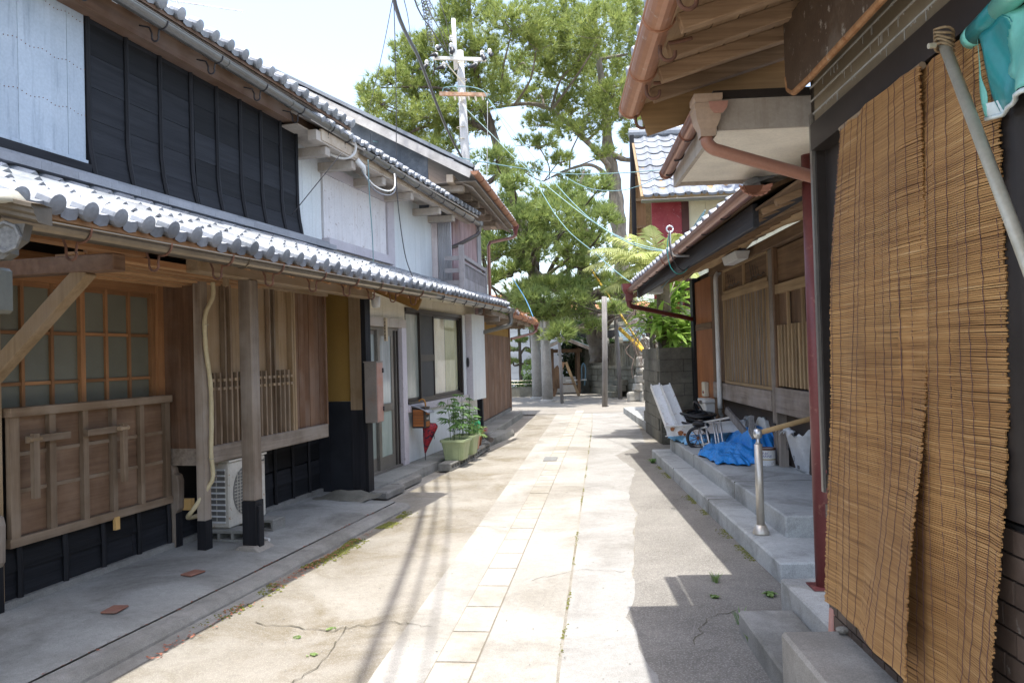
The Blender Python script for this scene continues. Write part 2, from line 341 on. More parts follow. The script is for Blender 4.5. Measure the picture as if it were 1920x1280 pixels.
moss_m = mottled('moss', (.08,.09,.015), (.17,.17,.04), 30, .95, fine=200); litter_m = mottled('dry_red_leaves', (.25,.08,.045), (.36,.15,.09), 60, .9)

# ------------------------------------------------------------------ ground
def sheet(name, left, right, z, m, n=60, kind='structure', jl=0, jr=0):
    """a strip of paving between two polylines given as (y, x)"""
    def ev(pl, y):
        return float(np.interp(y, [p[0] for p in pl], [p[1] for p in pl]))
    y0 = max(left[0][0], right[0][0]); y1 = min(left[-1][0], right[-1][0]); b = MB(); vs = []
    for i in range(n+1):
        y = y0+(y1-y0)*i/n
        vs.append((ev(left, y)+jl*random.uniform(-1, 1), y, z)); vs.append((ev(right, y)+jr*random.uniform(-1, 1), y, z))
    b.add(vs, [(2*i, 2*i+1, 2*i+3, 2*i+2) for i in range(n)])
    o = b.build(name, m); o['kind'] = kind; return o
gr = MB().add([(-200,-60,-.02),(200,-60,-.02),(200,400,-.02),(-200,400,-.02)], [(0,1,2,3)]).build('ground', g_base); struct(gr)
road = sheet('road', [(-4,-4.6),(3.9,-2.35),(9,-1.3),(15,.0),(21,.6)], [(-4,2.2),(21,3.4)], 0, g_road, 80)
sheet('road_lane', [(-4,-1.35),(3.85,-.74),(8.5,-.22),(18.4,.87),(22.5,1.3)], [(-4,-.35),(3.78,.158),(16.8,1.628),(22.5,2.2)], .004, g_lane, 60)
sheet('road_side_lane', [(-4,-.33),(3.78,.175),(16.8,1.645),(22.5,2.21)],
      [(-4,.5),(2.5,.60),(3.2,.61),(3.5,.58),(3.75,.65),(4.1,.61),(4.45,.65),(4.7,.62),(4.95,.72),(5.6,.80),(7.0,1.02),(7.4,1.10),(7.7,1.16),(8.3,1.17),(9.0,1.28),(10.5,1.57),(12,1.5),(13.5,2.2),(15,2.4),(20,3.0),(22.5,3.2)], .004, g_lane2, 220, jr=.012)
sheet('asphalt_patch', [(-4,.45),(2.5,.55),(3.2,.56),(3.5,.53),(3.75,.60),(4.1,.56),(4.45,.60),(4.7,.57),(4.95,.67),(5.6,.81),(7.0,1.03),(7.4,1.11),(7.7,1.17),(8.3,1.18),(9.0,1.22),(10.5,1.50),(12,1.45),(13.3,2.0)],
      [(-4,3.0),(13.3,3.2)], .002, g_asph, 60)
# weeds grow in the long joint beside the lane
far = MB().add([(-14,20.6,.008),(14,20.6,.008),(14,60,.008),(-14,60,.008)], [(0,1,2,3)]).build('shrine_forecourt', g_far); struct(far)
sheet('drain_channel', [(-4,-1.412),(3.83,-.466),(21.3,1.645)], [(-4,-1.19),(3.83,-.246),(21.3,1.865)], .0065, concrete('joint_dirt', (.16,.14,.105), (.25,.225,.18), 6), 40)
# drain cover stones down the middle
st = MB().bx(-.5,.5,-.5,.5,-.05,0).mesh('paving_stone', g_stone)
y = 1.85; i = 0
while y < 21.3:
    L = .44 if i % 1 == 0 else .5
    xl = -.46+(y+L/2-3.83)*(2.10/17.38); ang = math.atan2(2.10, 17.38)
    o = place('paving_stone', st, road, (xl+.105, y+L/2, .0095+random.uniform(-.0015, .0015)), (0, 0, -ang+random.uniform(-.004, .004)), (.205, L-.016, 1))
    y += L; i += 1
grate = MB()
for k in range(9): grate.bx(-.1, .1, -.2+k*.047, -.2+k*.047+.03, 0, .006)
o = grate.build('drain_grate', plain('galvanised_grate', (.34,.34,.33), .5, .4), road, loc=(.52, 11.75, .0125)); o.rotation_euler = (0, 0, -.12); o['kind'] = 'stuff'
# slab in front of the left houses
def lslab(name, poly_vz, u0, u1, m, parent=None):
    n = max(2, int((u1-u0)/.4)); b = MB(); k = len(poly_vz); vs = []
    for i in range(n+1):
        u = u0+(u1-u0)*i/n
        for v, z in poly_vz: vs.append(LF.w(v+random.uniform(-.004, .004), u, z))
    b.add(vs, [(i*k+j, i*k+j+1, (i+1)*k+j+1, (i+1)*k+j) for i in range(n) for j in range(k-1)])
    b.add([vs[j] for j in range(k)]+[LF.w(poly_vz[-1][0], u0, -.02), LF.w(poly_vz[0][0], u0, -.02)], [tuple(range(k+2))])
    b.add([vs[n*k+j] for j in range(k)]+[LF.w(poly_vz[-1][0], u1, -.02), LF.w(poly_vz[0][0], u1, -.02)], [tuple(range(k+2))[::-1]])
    return struct(b.build(name, m))
lslab('pavement', [(-3, .1), (-.4, .1), (.2, .085), (.672, .062)], -5.5, 2.25, g_slab)
lslab('kerb', [(.684, .06), (.76, .057), (.81, .047), (.835, .02), (.842, -.01)], -5.5, 2.25, g_kerb)
lslab('kerb_footing', [(.84, .008), (.90, .006), (.95, .003)], -5.5, -.6, g_kerb)
lslab('house_step', [(-3, .102), (.19, .098), (.20, .03), (.2, -.02)], 2.27, 9.6, g_slab)
b = MB(); 
for (v0, v1, u0, u1, z) in ((.12, .39, 2.72, 3.25, .075), (.2, .33, 3.25, 4.0, .08)):
    vs = [LF.w(v, u, zz) for zz in (0, z) for v, u in ((v0, u0), (v1, u0), (v1, u1), (v0, u1))]
    b.add(vs, [(4,5,6,7),(0,1,5,4),(1,2,6,5),(2,3,7,6),(3,0,4,7)])
struct(b.build('step_edge', g_kerb, bev=.015))
b = MB(); b.grid(10, 6, lambda a, c: tuple(LF.w(-.25+.65*a, 2.1+.5*c, .085+.075*math.sin(math.pi*a)*math.sin(math.pi*c)+.012*math.sin(a*13+c*7))))
o = b.build('foundation_stone', stone_m, smooth=True); tag(o, 'low rounded foundation stone beneath the black corner post', 'stone')
# slab of the third house, rim of the shrine forecourt
def fslab(fr, name, v0, v1, u0, u1, z, m, bev=.01):
    b = MB(); vs = [fr.w(v, u, zz) for zz in (-.05, z) for v, u in ((v0, u0), (v1, u0), (v1, u1), (v0, u1))]
    b.add(vs, [(4,5,6,7),(0,1,5,4),(1,2,6,5),(2,3,7,6),(3,0,4,7)]); return struct(b.build(name, m, bev=bev))
fslab(MF, 'house_step', -3, .37, -6.0, -.55, .12, g_slab)
fslab(RF, 'path_slab', .45, 2.2, 2.1, 8.7, .16, g_step)
# steps of the house on the right
fslab(RF, 'lower_step', 0, .8, -6.25, .02, .14, g_step, .012)
fslab(RF, 'entrance_platform', .25, 3.2, -5.55, -.08, .30, g_step, .012)
fslab(RF, 'entrance_platform', 1.02, 3.2, -.08, 2.0, .10, g_step, .012)
for (v0, v1, u0, u1, z) in ((.12, .2, -4.6, -3.2, .1415), (.62, .72, -4.9, -4.3, .3015), (.45, .6, -3.6, -3.2, .3015)): pass
# kerb between shops, low step, plinth and block in front of the shop
fslab(FF, 'shop_plinth', -.15, .6, -.78, .22, .22, g_riser, .01)
fslab(FF, 'shop_low_step', -.45, -.152, -1.6, -.03, .12, g_kerb, .012)
fslab(FF, 'shop_block_step', -.475, -.19, -3.6, -.965, .33, g_mortar, .014)

# cracks in the road and joints in the steps
crk = plain('crack_dirt', (.09,.08,.055), .95)
def crack(pts, wd, z=.0065):
    b = MB(); P = []
    for (x0, y0), (x1, y1) in zip(pts, pts[1:]):
        for k in range(9): t = k/9; P.append(Vector((x0+(x1-x0)*t+random.gauss(0, .012), y0+(y1-y0)*t+random.gauss(0, .016), z)))
    P.append(Vector((*pts[-1], z))); vs = []
    for i, p in enumerate(P):
        d = (P[min(i+1, len(P)-1)]-P[max(i-1, 0)]).normalized(); n = Vector((-d.y, d.x, 0))*wd*random.uniform(.25, 1); vs += [p+n, p-n]
    b.add(vs, [(2*i, 2*i+1, 2*i+3, 2*i+2) for i in range(len(P)-1)]); struct(b.build('road_crack', crk))
crack([(-1.55, 4.75), (-1.1, 4.6), (-.75, 4.72), (-.5, 4.6)], .005); crack([(-1.0, 4.65), (-1.02, 4.1), (-1.2, 3.6), (-1.05, 3.0)], .004)
crack([(-.9, 7.2), (-.5, 7.35), (-.1, 7.2)], .004); crack([(.1, 5.5), (.45, 5.75), (.75, 5.65)], .003); crack([(.55, 8.9), (.9, 9.3), (1.2, 9.2)], .004); crack([(-.2, 10.6), (.3, 10.9), (.9, 10.8), (1.5, 11.1)], .004)
crack([(.9, 4.2), (1.05, 4.6), (1.3, 4.75)], .004, .0045); crack([(-.75, 9.3), (-.3, 9.6), (.05, 9.55)], .005)
for u in (-1.9, -3.95):
    for (v0, v1, z0, z1) in ((-.0012, .25, .0, .1412), (.2488, 1.3, .14, .3012)):
        vs = [RF.w(v, u+e, z) for z in (z0, z1) for v, e in ((v0, -.003), (v1, -.003), (v1, .003), (v0, .003))]
        b = MB().add(vs, [(4,5,6,7),(0,1,5,4),(1,2,6,5),(2,3,7,6),(3,0,4,7)]); struct(b.build('step_joint', crk))
# ------------------------------------------------------------------ roof tiles, gutters
def pantile(w, l, eave=False, disc=.05, lip=.05, roll=.036):
    b = MB(); n = 9; prof = []
    for i in range(n+1):
        t = i/n
        z = -.014*math.sin(math.pi*t/.6) if t < .6 else roll*math.sin(math.pi*min(1, (t-.6)/.36))
        prof.append((t*w, z))
    vs = []
    for x, dz in ((0, 0), (l*1.06, .022)):
        for yy, z in prof: vs.append((x, yy, z+dz))
    fs = [(i, n+1+i, n+2+i, i+1) for i in range(n)]
    b.add(vs, fs)
    x = l*1.06
    b.add([(x, yy, z+.022) for yy, z in prof]+[(x-.004, yy, z+.022-.02) for yy, z in prof], [(i, n+1+i, n+2+i, i+1) for i in range(n)])
    if eave:
        m = 6; top = [(t*w*.62/m, -.014*math.sin(math.pi*t/m)+.02) for t in range(m+1)]
        b.add([(x+.004, yy, z) for yy, z in top]+[(x+.012, w*.31+(yy-w*.31)*.74, -lip+.012+.004*abs(j-m/2)) for j, (yy, z) in enumerate(top)]
              +[(x-.012, w*.31+(yy-w*.31)*.74, -lip+.012+.004*abs(j-m/2)) for j, (yy, z) in enumerate(top)],
              [(j, m+1+j, m+2+j, j+1) for j in range(m)]+[(m+1+j, 2*m+2+j, 2*m+3+j, m+2+j) for j in range(m)])
        k = 14; cy, cz = w*.80, .018; ring = []
        for q, (xx, rr) in enumerate(((x-.05, disc), (x+.022, disc), (x+.032, disc*.93), (x+.038, disc*.5))):
            for a in range(k): ring.append((xx, cy+rr*math.cos(2*math.pi*a/k), cz+rr*math.sin(2*math.pi*a/k)))
        ring.append((x+.040, cy, cz))
        b.add(ring, [(q*k+a, q*k+(a+1) % k, (q+1)*k+(a+1) % k, (q+1)*k+a) for q in range(3) for a in range(k)]+[(3*k+a, 3*k+(a+1) % k, 4*k) for a in range(k)])
    return b
_tiles = {}
def tiled(parent, v0, z0, v1, z1, u0, u1, pitch, rows, m, disc=.05, lip=.05, skip_rows=(), sag=.004):
    """tiles from the ridge side (v0, z0) down to the eave (v1, z1); every tile a part"""
    L = math.hypot(v1-v0, z0-z1); sg = 1 if v1 > v0 else -1; ang = math.atan2(z0-z1, abs(v1-v0)); l = L/rows
    n = int(round((u1-u0)/pitch)); p = (u1-u0)/n
    key = (round(p, 4), round(l, 4), m.name)
    if key not in _tiles:
        _tiles[key] = (pantile(p, l).mesh('roof_tile', m, True), pantile(p, l, True, disc, lip).mesh('eave_tile', m, False))
    a, e = _tiles[key]
    for r in range(rows):
        if r in skip_rows: continue
        t = r/rows
        for i in range(n):
            ea = r == rows-1
            place('eave_tile' if ea else 'roof_tile', e if ea else a, parent,
                  (v0+(v1-v0)*t+random.uniform(-.004, .004), u0+(i+(sg < 0))*p, z0+(z1-z0)*t+random.uniform(-.003, .003)+sag*math.sin(i*.7+r)), (0, ang+random.uniform(-.008, .008), (math.pi if sg < 0 else 0)+random.uniform(-.006, .006)))
    # sheathing below
    b = MB(); k = .035
    b.add([(v0, u0, z0-k), (v1, u0, z1-k), (v1, u1, z1-k), (v0, u1, z0-k), (v0, u0, z0-k-.03), (v1, u0, z1-k-.03), (v1, u1, z1-k-.03), (v0, u1, z0-k-.03)],
          [(0,1,2,3),(7,6,5,4),(0,4,5,1),(1,5,6,2),(2,6,7,3),(3,7,4,0)])
    return b
def half_gutter(b, p0, p1, r, n=10):
    """an open half-round gutter from p0 to p1"""
    p0 = Vector(p0); p1 = Vector(p1); d = (p1-p0).normalized(); sd = d.cross(Vector((0,0,1))).normalized()
    vs = []
    for p in (p0, p1):
        for rr in (r, r*.9):
            for i in range(n+1):
                a = math.pi*i/n; vs.append(p+sd*(math.cos(a)*rr)+Vector((0,0,-math.sin(a)*rr)))
    k = n+1
    fs = [(i, i+1, 2*k+i+1, 2*k+i) for i in range(n)]+[(k+i, 3*k+i, 3*k+i+1, k+i+1) for i in range(n)]
    fs += [(0, 2*k, 3*k, k), (n, k+n, 3*k+n, 2*k+n), tuple(range(k)), tuple(range(2*k, 3*k))[::-1]]
    b.add(vs, fs)
    for s_ in (1, -1): b.tube([p0+sd*(s_*r), p1+sd*(s_*r)], r*.09, 6)
    return b
def gutter(name, parent, p0, p1, r, m, hooks=(), hm=None, loop=True, collars=(), hr=.006):
    g = half_gutter(MB(), p0, p1, r).build(name, m, parent)
    p0 = Vector(p0); p1 = Vector(p1); d = (p1-p0).normalized(); sd = d.cross(Vector((0,0,1))).normalized()
    for t in collars:
        c = p0.lerp(p1, t); b = MB(); b.tube([c+sd*(math.cos(a)*r*1.04)+Vector((0,0,-math.sin(a)*r*1.04)) for a in np.linspace(0, math.pi, 10)], .006, 5); b.build('joint_collar', m, g)
    for t in hooks:
        c = p0.lerp(p1, t); b = MB()
        arc = [c+sd*(math.cos(a)*r*1.06)+Vector((0,0,-math.sin(a)*r*1.06)) for a in np.linspace(-.1, math.pi*.62, 9)]
        b.tube(arc, hr, 5)
        if loop:      # the bracket dips in a U below the gutter and runs back to the rafter
            e = arc[-1]; U = [e, e+sd*(-.01)+Vector((0,0,-.05))]
            for a in np.linspace(0, math.pi, 7): U.append(e+sd*(-.035+.03*math.cos(a))+Vector((0,0,-.055-.03*math.sin(a))))
            U += [e+sd*(-.065)+Vector((0,0,-.02)), e+sd*(-.085)+Vector((0,0,.025)), e+sd*(-.17)+Vector((0,0,.05))]
            b.tube(U, hr*1.15, 5)
        b.build('bracket', hm, g)
    return g

# ------------------------------------------------------------------ LEFT HOUSE 1: boarded house
H1 = thing('boarded_house', 'charred black and brown board house with bay lattice and fold-down bench panel', 'house', LF)
G = M_
# upper storey, black boards (v=-.3)
vb = -.30
def flare(z): return .05*max(0, (3.25-z)/.4)**2
zs = [2.82, 3.06, 3.29, 3.52, 3.75, 3.97, 4.24]
for a, c in zip(zs, zs[1:]):
    for (u0, u1) in ((-.86, .36), (.362, 2.12)) if c < 4.3 else ():
        b = MB(); o_ = random.uniform(-.0012, .0012); n = 3
        vs = []
        for k in range(n+1):
            z = a+.0006+(c-a-.0014)*k/n; vs += [(vb+flare(z)+.010-.0025*k/n+o_, u0+.002, z), (vb+flare(z)+.010-.0025*k/n+o_, u1-.002, z)]
        vs += [(vb-.03, u0+.002, c-.0012), (vb-.03, u1-.002, c-.0012), (vb-.03+flare(a), u0+.002, a+.001), (vb-.03+flare(a), u1-.002, a+.001)]
        q = 2*n
        b.add(vs, [(2*k, 2*k+1, 2*k+3, 2*k+2) for k in range(n)]+[(q, q+1, q+3, q+2), (0, q+4, q+5, 1), (1, q+5, q+3, q+1), (0, q, q+2, q+4)])
        b.build('wall_board', G['L_char_y'], H1)
for u in (-.845, -.46, -.08, .31, .675, 1.045, 1.4, 1.77, 2.10):
    pts = [(vb+flare(z)+.014, u+.012*max(0, (3.3-z)/.5)**2, z) for z in (4.26, 3.8, 3.4, 3.2, 3.05, 2.95, 2.86)]
    MB().tube(pts, [.021, .02, .02, .021, .022, .022, .018], 6).build('batten', G['L_char_z'], H1)
MB().bx(-2.2, vb-.035, -1.7, 2.10, 2.4, 4.24).build('upper_wall', black_plaster, H1)
# pale blue shutter planks
for i, (u0, u1) in enumerate(((-1.72, -1.43), (-1.428, -1.17), (-1.168, -1.03), (-1.028, -.875))):
    board('shutter_plank', blue_tin, H1, vb-.02, vb+.012+.002*(i % 2), u0, u1, 2.985, 4.24)
board('shutter_rail', blue_tin, H1, vb-.02, vb+.028, -1.72, -.868, 2.962, 2.984)
b = MB()
for z in (3.30, 3.62, 3.95):
    for k in range(26):
        u = -1.7+k*.033; b.lathe([(.0035, -.001), (.0025, .002)], 6)
        for j in range(len(b.v)-12, len(b.v)):
            x, y_, zz = b.v[j]; b.v[j] = (vb+.0155+zz, u+x, z+y_+.01*math.sin(k))
o = b.build('shutter_nails', rust, H1); stuff(o)
board('sill_beam', G['L_char_y'], H1, vb-.02, vb+.05, -1.72, -.86, 2.85, 2.955)
# flashing tiles in two courses along the wall foot
fm = mottled('flashing_tile_grey', (.20,.21,.23), (.27,.28,.30), 4, .5, var=(.85, 1.15))
for r, (v_, z_) in enumerate(((vb+.13, 2.868), (vb+.20, 2.828))):
    u = -1.9+.15*r
    while u < 2.55:
        board('flashing_tile', fm, H1, v_-.12, v_, u, min(u+.298, 2.62), z_-.05, z_); u += .30
# upper eave: beam, rafters, fascia, tiles, gutter
board('eave_beam', G['L_brown_y'], H1, -.285, -.17, -2.2, 2.95, 4.0, 4.27)
for k in range(17):
    board('rafter', G['L_brown_y'], H1, -.3, -.055, -2.1+k*.31, -2.055+k*.31, 4.145, 4.20, (0, .42, 0)); board('rafter_end', offwhite, H1, -.062, -.05, -2.102+k*.31, -2.053+k*.31, 4.075, 4.15)
board('rafter_fascia', fasc_grey, H1, -.048, -.02, -2.3, 2.9, 4.155, 4.205)
up = tiled(H1, -1.1, 4.72, .02, 4.215, -2.4, 2.8, .215, 5, tile_m, .052, .05); up.build('roof_boarding', G['L_brown_y'], H1)
gutter('upper_gutter', H1, (.035, -2.6, 4.10), (.035, 2.72, 4.035), .052, gut_grey, [(u+2.6)/5.32 for u in (-1.16, -.47, .22, .91, 1.6, 2.25, 2.66)], iron_dark, True, (.3, .55, .75, .9))
# lower roof
low = tiled(H1, -.24, 2.765, .90, 2.31, -4.9, 2.78, .2075, 5, tile_m, .054, .062); low.build('roof_boarding', G['L_soffit_y'], H1)
gutter('lower_gutter', H1, (.965, -5.0, 2.18), (.965, 2.76, 2.252), .056, gut_bronze, [(u+5.0)/7.76 for u in (-2.33, -1.74, -1.15, -.54, .1, .7, 1.22, 1.74, 2.3)], iron, True, (.28, .52, .8))
board('eave_fascia', G['L_tan_y'], H1,   .86, .885, -4.9, 2.78, 2.215, 2.262)
for k in range(18): board('rafter', G['L_soffit_x'], H1, -.1, .86, -2.5+k*.305, -2.455+k*.305, 2.37, 2.41, (0, .40, 0))
board('outer_purlin', G['L_orange_y'], H1, .52, .62, -3.4, -1.42, 2.20, 2.33)
b = MB(); b.bx(-.058, .058, -.56, 2.50, 2.205, 2.33)
o = b.build('eave_beam', G['L_tan_y'], H1, loc=(.31, 0, 0), bev=.012)
for k, v_ in enumerate((-.28, -.19, -.10, -.01, .08, .17)):
    board('soffit_slat', G['L_soffit_y'], H1, v_, v_+.075, -1.55, .75, 2.168+.011*k, 2.186+.011*k)
board('soffit_edge', G['L_orange_y'], H1, .235, .265, -1.5, .95, 2.225, 2.262)
board('soffit_hanger', G['L_tan_z'], H1, .29, .32, -.16, -.12, 2.14, 2.35)
board('verge_board', mottled('yellow_brown_varnish', (.20,.105,.02), (.27,.15,.035), 3, .5), H1, -.28, .87, 2.72, 2.75, 2.30, 2.43, (0, .41, 0))
# bracket arm and brace carrying the eave at the near end
MB().bx(-.45, .58, -1.66, -1.56, 2.10, 2.20).build('bracket_arm', G['L_brown_y'], H1, bev=.006)
MB().bar((-.34, -1.61, 1.50), (.36, -1.61, 2.12), .095, .085, (0, 1, 0)).build('brace', G['L_tan_z'], H1, bev=.006)
board('corner_post', G['L_tan_z'], H1, -.44, -.33, -1.70, -1.55, .1, 2.42)
# window of two sashes (v=-.43)
vw = -.43
wf = MB().bx(vw-.05, vw+.03, -1.5, .03, 2.12, 2.20).build('window', G['L_orange_y'], H1)
board('window_head', G['L_orange_y'], wf, vw-.05, vw+.02, -1.55, .06, 2.2, 2.32)
board('window_strip', offwhite, wf, vw+.021, vw+.032, -1.5, .02, 2.201, 2.222)
cols = [-1.5, -1.30, -1.06, -.80, -.555, -.315, -.065]; rows_ = [1.24, 1.455, 1.785, 2.115]
for i in range(6):
    for j in range(3): board('pane', frost, wf, vw-.012, vw-.006, cols[i]+.012, cols[i+1]-.012, rows_[j]+.012, rows_[j+1]-.012)
for i, u in enumerate(cols):
    w_ = .021 if i in (0, 3, 6) else .0125
    board('stile' if i in (0, 3, 6) else 'glazing_bar', G['L_orange_z'], wf, vw-.02, vw+.014+(.012 if i in (3, 6) else 0), u-w_, u+w_, 1.22, 2.12)
for z in rows_[1:3]:
    for u0, u1 in zip(cols, cols[1:]): board('cross_bar', G['L_orange_y'], wf, vw-.018, vw+.008, u0+.013, u1-.013, z-.011, z+.011)
board('top_rail', G['L_orange_y'], wf, vw-.02, vw+.012, -1.5, -.04, 2.085, 2.119)
board('window_jamb', G['L_orange_z'], wf, vw-.05, vw+.05, -.035, .035, 1.2, 2.2)
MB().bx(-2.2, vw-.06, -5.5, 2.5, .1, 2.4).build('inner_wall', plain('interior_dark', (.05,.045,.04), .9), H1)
# wainscot and plinth below (v=-.35)
for u0, u1 in ((-1.58, -.42), (-.418, .5), (.502, 1.5), (1.502, 2.56)):
    for z0, z1 in ((.14, .30), (.302, .455), (.472, .64), (.642, .80)):
        if u0 < .4 and z1 > .5: continue
        b = MB().prism([(-.37, z0), (-.338+random.uniform(-.003, .004), z0), (-.350, z1), (-.37, z1)], 'y', u0, u1); b.build('wainscot_board', G['L_char_y'], H1)
for u in (-1.44, -1.075, -.73, -.365, -.02, .9, 1.25, 1.6, 1.95, 2.3):
    MB().tube([(-.328, u, .13), (-.330, u+.004, .3), (-.335, u, .46 if u < .05 else .8)], .020, 6).build('batten', G['L_char_z'], H1)
board('plinth', g_kerb, H1, -.40, -.30, -1.58, 2.56, .085, .138)
# fold-down bench panel
bp = MB().bx(-.375, -.285, -1.53, .0, 1.255, 1.312).build('bench_panel', G['L_frame_y'], H1, bev=.004)
for z0, z1 in ((.515, .79), (.792, 1.02), (1.022, 1.255)): board('plank', G['L_bench_y'], bp, -.36, -.338, -1.5, -.03, z0, z1)
for z in (.79, 1.02): board('cover_strip', G['L_frame_y'], bp, -.338, -.330, -1.46, -.04, z-.012, z+.012)
board('bottom_rail', G['L_frame_y'], bp, -.365, -.300, -1.53, 0, .456, .512)
for u, w_ in ((-1.485, .035), (-1.19, .026), (-.905, .024), (-.63, .022), (-.34, .022), (-.045, .030)): board('panel_stile', G['L_frame_z'], bp, -.336, -.302, u-w_, u+w_, .512, 1.255)
for (u0, u1, zt, zb, s_) in ((-1.41, -1.08, 1.13, .74, 0), (-.93, -.575, 1.125, .72, 1)):
    board('folding_leg', G['L_frame_y'], bp, -.300, -.262, u0, u1, zt-.045, zt)
    uu = u0+.02 if s_ == 0 else u1-.03
    board('folding_leg', G['L_frame_z'], bp, -.262, -.232, uu-.022, uu+.022, zb, zt+.015)
    MB().tube([(-.245, uu-.05, zt-.02), (-.245, uu+.045, zt-.02)], .017, 10).build('pivot', G['L_tan_y'], bp)
for u in (-1.64, .045):     # carved post feet beside the panel
    b = MB().prism([(-.42, .1), (-.29, .1), (-.29, .36), (-.262, .40), (-.255, .62), (-.27, .67), (-.30, .68), (-.31, .72), (-.33, .75), (-.42, .75)], 'y', u-.04, u+.04)
    b.build('carved_post_foot', G['L_grey_z'], H1, bev=.006)
    board('black_post_foot', G['L_char_z'], H1, -.33, -.283, u-.034, u+.042, .09, .41)
nw = W('L_new_z', (.55,.33,.11), (.66,.42,.17), 'z')
for u in (-.655, .085): board('repair_block', nw, H1, -.31, -.288 if u < 0 else -.20, u, u+.045, .38, .47)
# bay with lattice (front v=0)
for z0, z1 in ((.88, 2.26),): board('bay_side', G['L_brown_z'], H1, -.40, -.072, .035, .058, z0, z1)
board('bay_sill', G['L_grey_y'], H1, -.40, -.075, .03, .06, .745, .88)
board('bay_post', G['L_grey_z'], H1, -.07, .0, -.02, .062, .32, 2.24); board('bay_post', G['L_char_z'], H1, -.073, .003, -.023, .065, .07, .32)
MB().bx(-.06, .012, .075, 2.10, .755, .892).build('bay_sill', G['L_grey_y'], H1, bev=.006)
for i in range(7):
    u0 = .1+.188*i; board('back_board', G['L_pale_z'] if 0 else G['L_tan_z'], H1, -.062, -.045, u0, u0+.187, .89, 2.24)
for u0 in (.10, .80):
    for k in range(8):
        u = u0+.043+k*.081
        if u > 1.44: break
        tall = k in (2, 3) and 1 or 0
        board('lattice_slat', G['L_frame_z'], H1, -.040, .0, u-.012, u+.012, .892, 2.24 if tall else 1.475)
    for z in (1.345, 1.415):
        for k in range(9):
            u = u0+.002+k*.081
            if u < 1.44: board('lattice_tie', G['L_tan_y'], H1, -.038, .006, u-.018+.01, u+.03, z-.012, z+.012)
for u in (1.40, 1.445): board('bay_mullion', G['L_tan_z'], H1, -.05, .006, u-.017, u+.017, .892, 2.24)
for k in range(6): board('end_board', G['L_brown_z'], H1, -.045, -.028+.004*(k % 2), 1.465+k*.105, 1.568+k*.105, .892, 2.24)
board('bay_end_post', G['L_brown_z'], H1, -.06, .004, 2.085, 2.12, .88, 2.24)
board('bay_floor', G['L_brown_y'], H1, -.36, -.06, .06, 2.1, .76, .80)
board('bay_head', G['L_tan_y'], H1, -.07, .03, .0, 2.12, 2.22, 2.30)
MB().bx(-.36, -.06, 2.09, 2.115, .88, 2.3).build('bay_return', G['L_brown_z'], H1)
# outer post on a concrete pad
MB().bx(.262, .375, .085, .20, .46, 2.21).build('eave_post', G['L_grey_z'], H1, bev=.008)
MB().bx(.258, .379, .081, .204, .11, .46).build('eave_post_sleeve', G['L_char_z'], H1, bev=.004)
board('post_shoe', G['L_char_z'], H1, .379, .40, .095, .165, .10, .42)
MB().prism([(.20, .07), (.44, .07), (.385, .112), (.255, .112)], 'y', .03, .26).build('post_pad', g_mortar, H1, bev=.006)
# end wall facing the street start: ochre plaster over black boards (u = 2.6)
MB().bx(-1.2, .055, 2.58, 2.66, 1.095, 2.30).build('plaster_panel', plaster_y, H1)
for k in range(5): board('black_board', black_plaster, H1, -.62+k*.135, -.487+k*.135, 2.565+.004*(k % 2), 2.66, .1, 1.09)
board('black_board', black_plaster, H1, -1.2, -.622, 2.57, 2.66, .1, 1.09)
board('corner_board', G['L_tan_z'], H1, .057, .19, 2.55, 2.66, 1.0, 2.26); board('corner_board', G['L_char_z'], H1, .057, .205, 2.548, 2.66, .1, .999)
board('corner_post', G['L_char_z'], H1, .19, .245, 2.56, 2.70, .1, 2.24)
# ivory taped hose down the bay post
d_ = [(.05, .07, 2.2), (.055, .06, 2.08), (.03, -.01, 1.93), (.022, .0, 1.68), (.03, .04, 1.4), (.03, .045, 1.1), (.03, .03, .85), (.035, .04, .66), (-.01, .02, .56), (-.09, -.03, .42), (-.17, .0, .34), (-.16, .15, .33)]
def smooth(pts, n=6):
    pts = [Vector(p) for p in pts]; out = []
    for i in range(len(pts)-1):
        a, b_, c, d = pts[max(i-1, 0)], pts[i], pts[i+1], pts[min(i+2, len(pts)-1)]
        for k in range(n):
            t = k/n; out.append(.5*((2*b_)+(c-a)*t+(2*a-5*b_+4*c-d)*t*t+(3*b_-a-3*c+d)*t**3))
    out.append(pts[-1]); return out
hz = thing('taped_hose', 'ivory taped pipe bundle running down the lattice bay to the outdoor unit', 'pipe', LF)
b = MB().tube(smooth(d_), [.0175+.001*math.sin(i*1.9) for i in range(len(smooth(d_)))], 9); b.build('hose', duct_m, hz, True)
for z, u in ((1.86, -.005), (.80, .03)): MB().tube([(.03+.024*math.cos(a), u+.024*math.sin(a), z) for a in np.linspace(0, 6.28, 12)], .0035, 5).build('clip', zinc, hz)
# ------------------------------------------------------------------ LEFT HOUSE 2: white house
H2 = thing('white_house', 'white sided house with glass sliding door, tin shuttered upper floor and long tiled eave', 'house', LF)
for o_ in []: pass
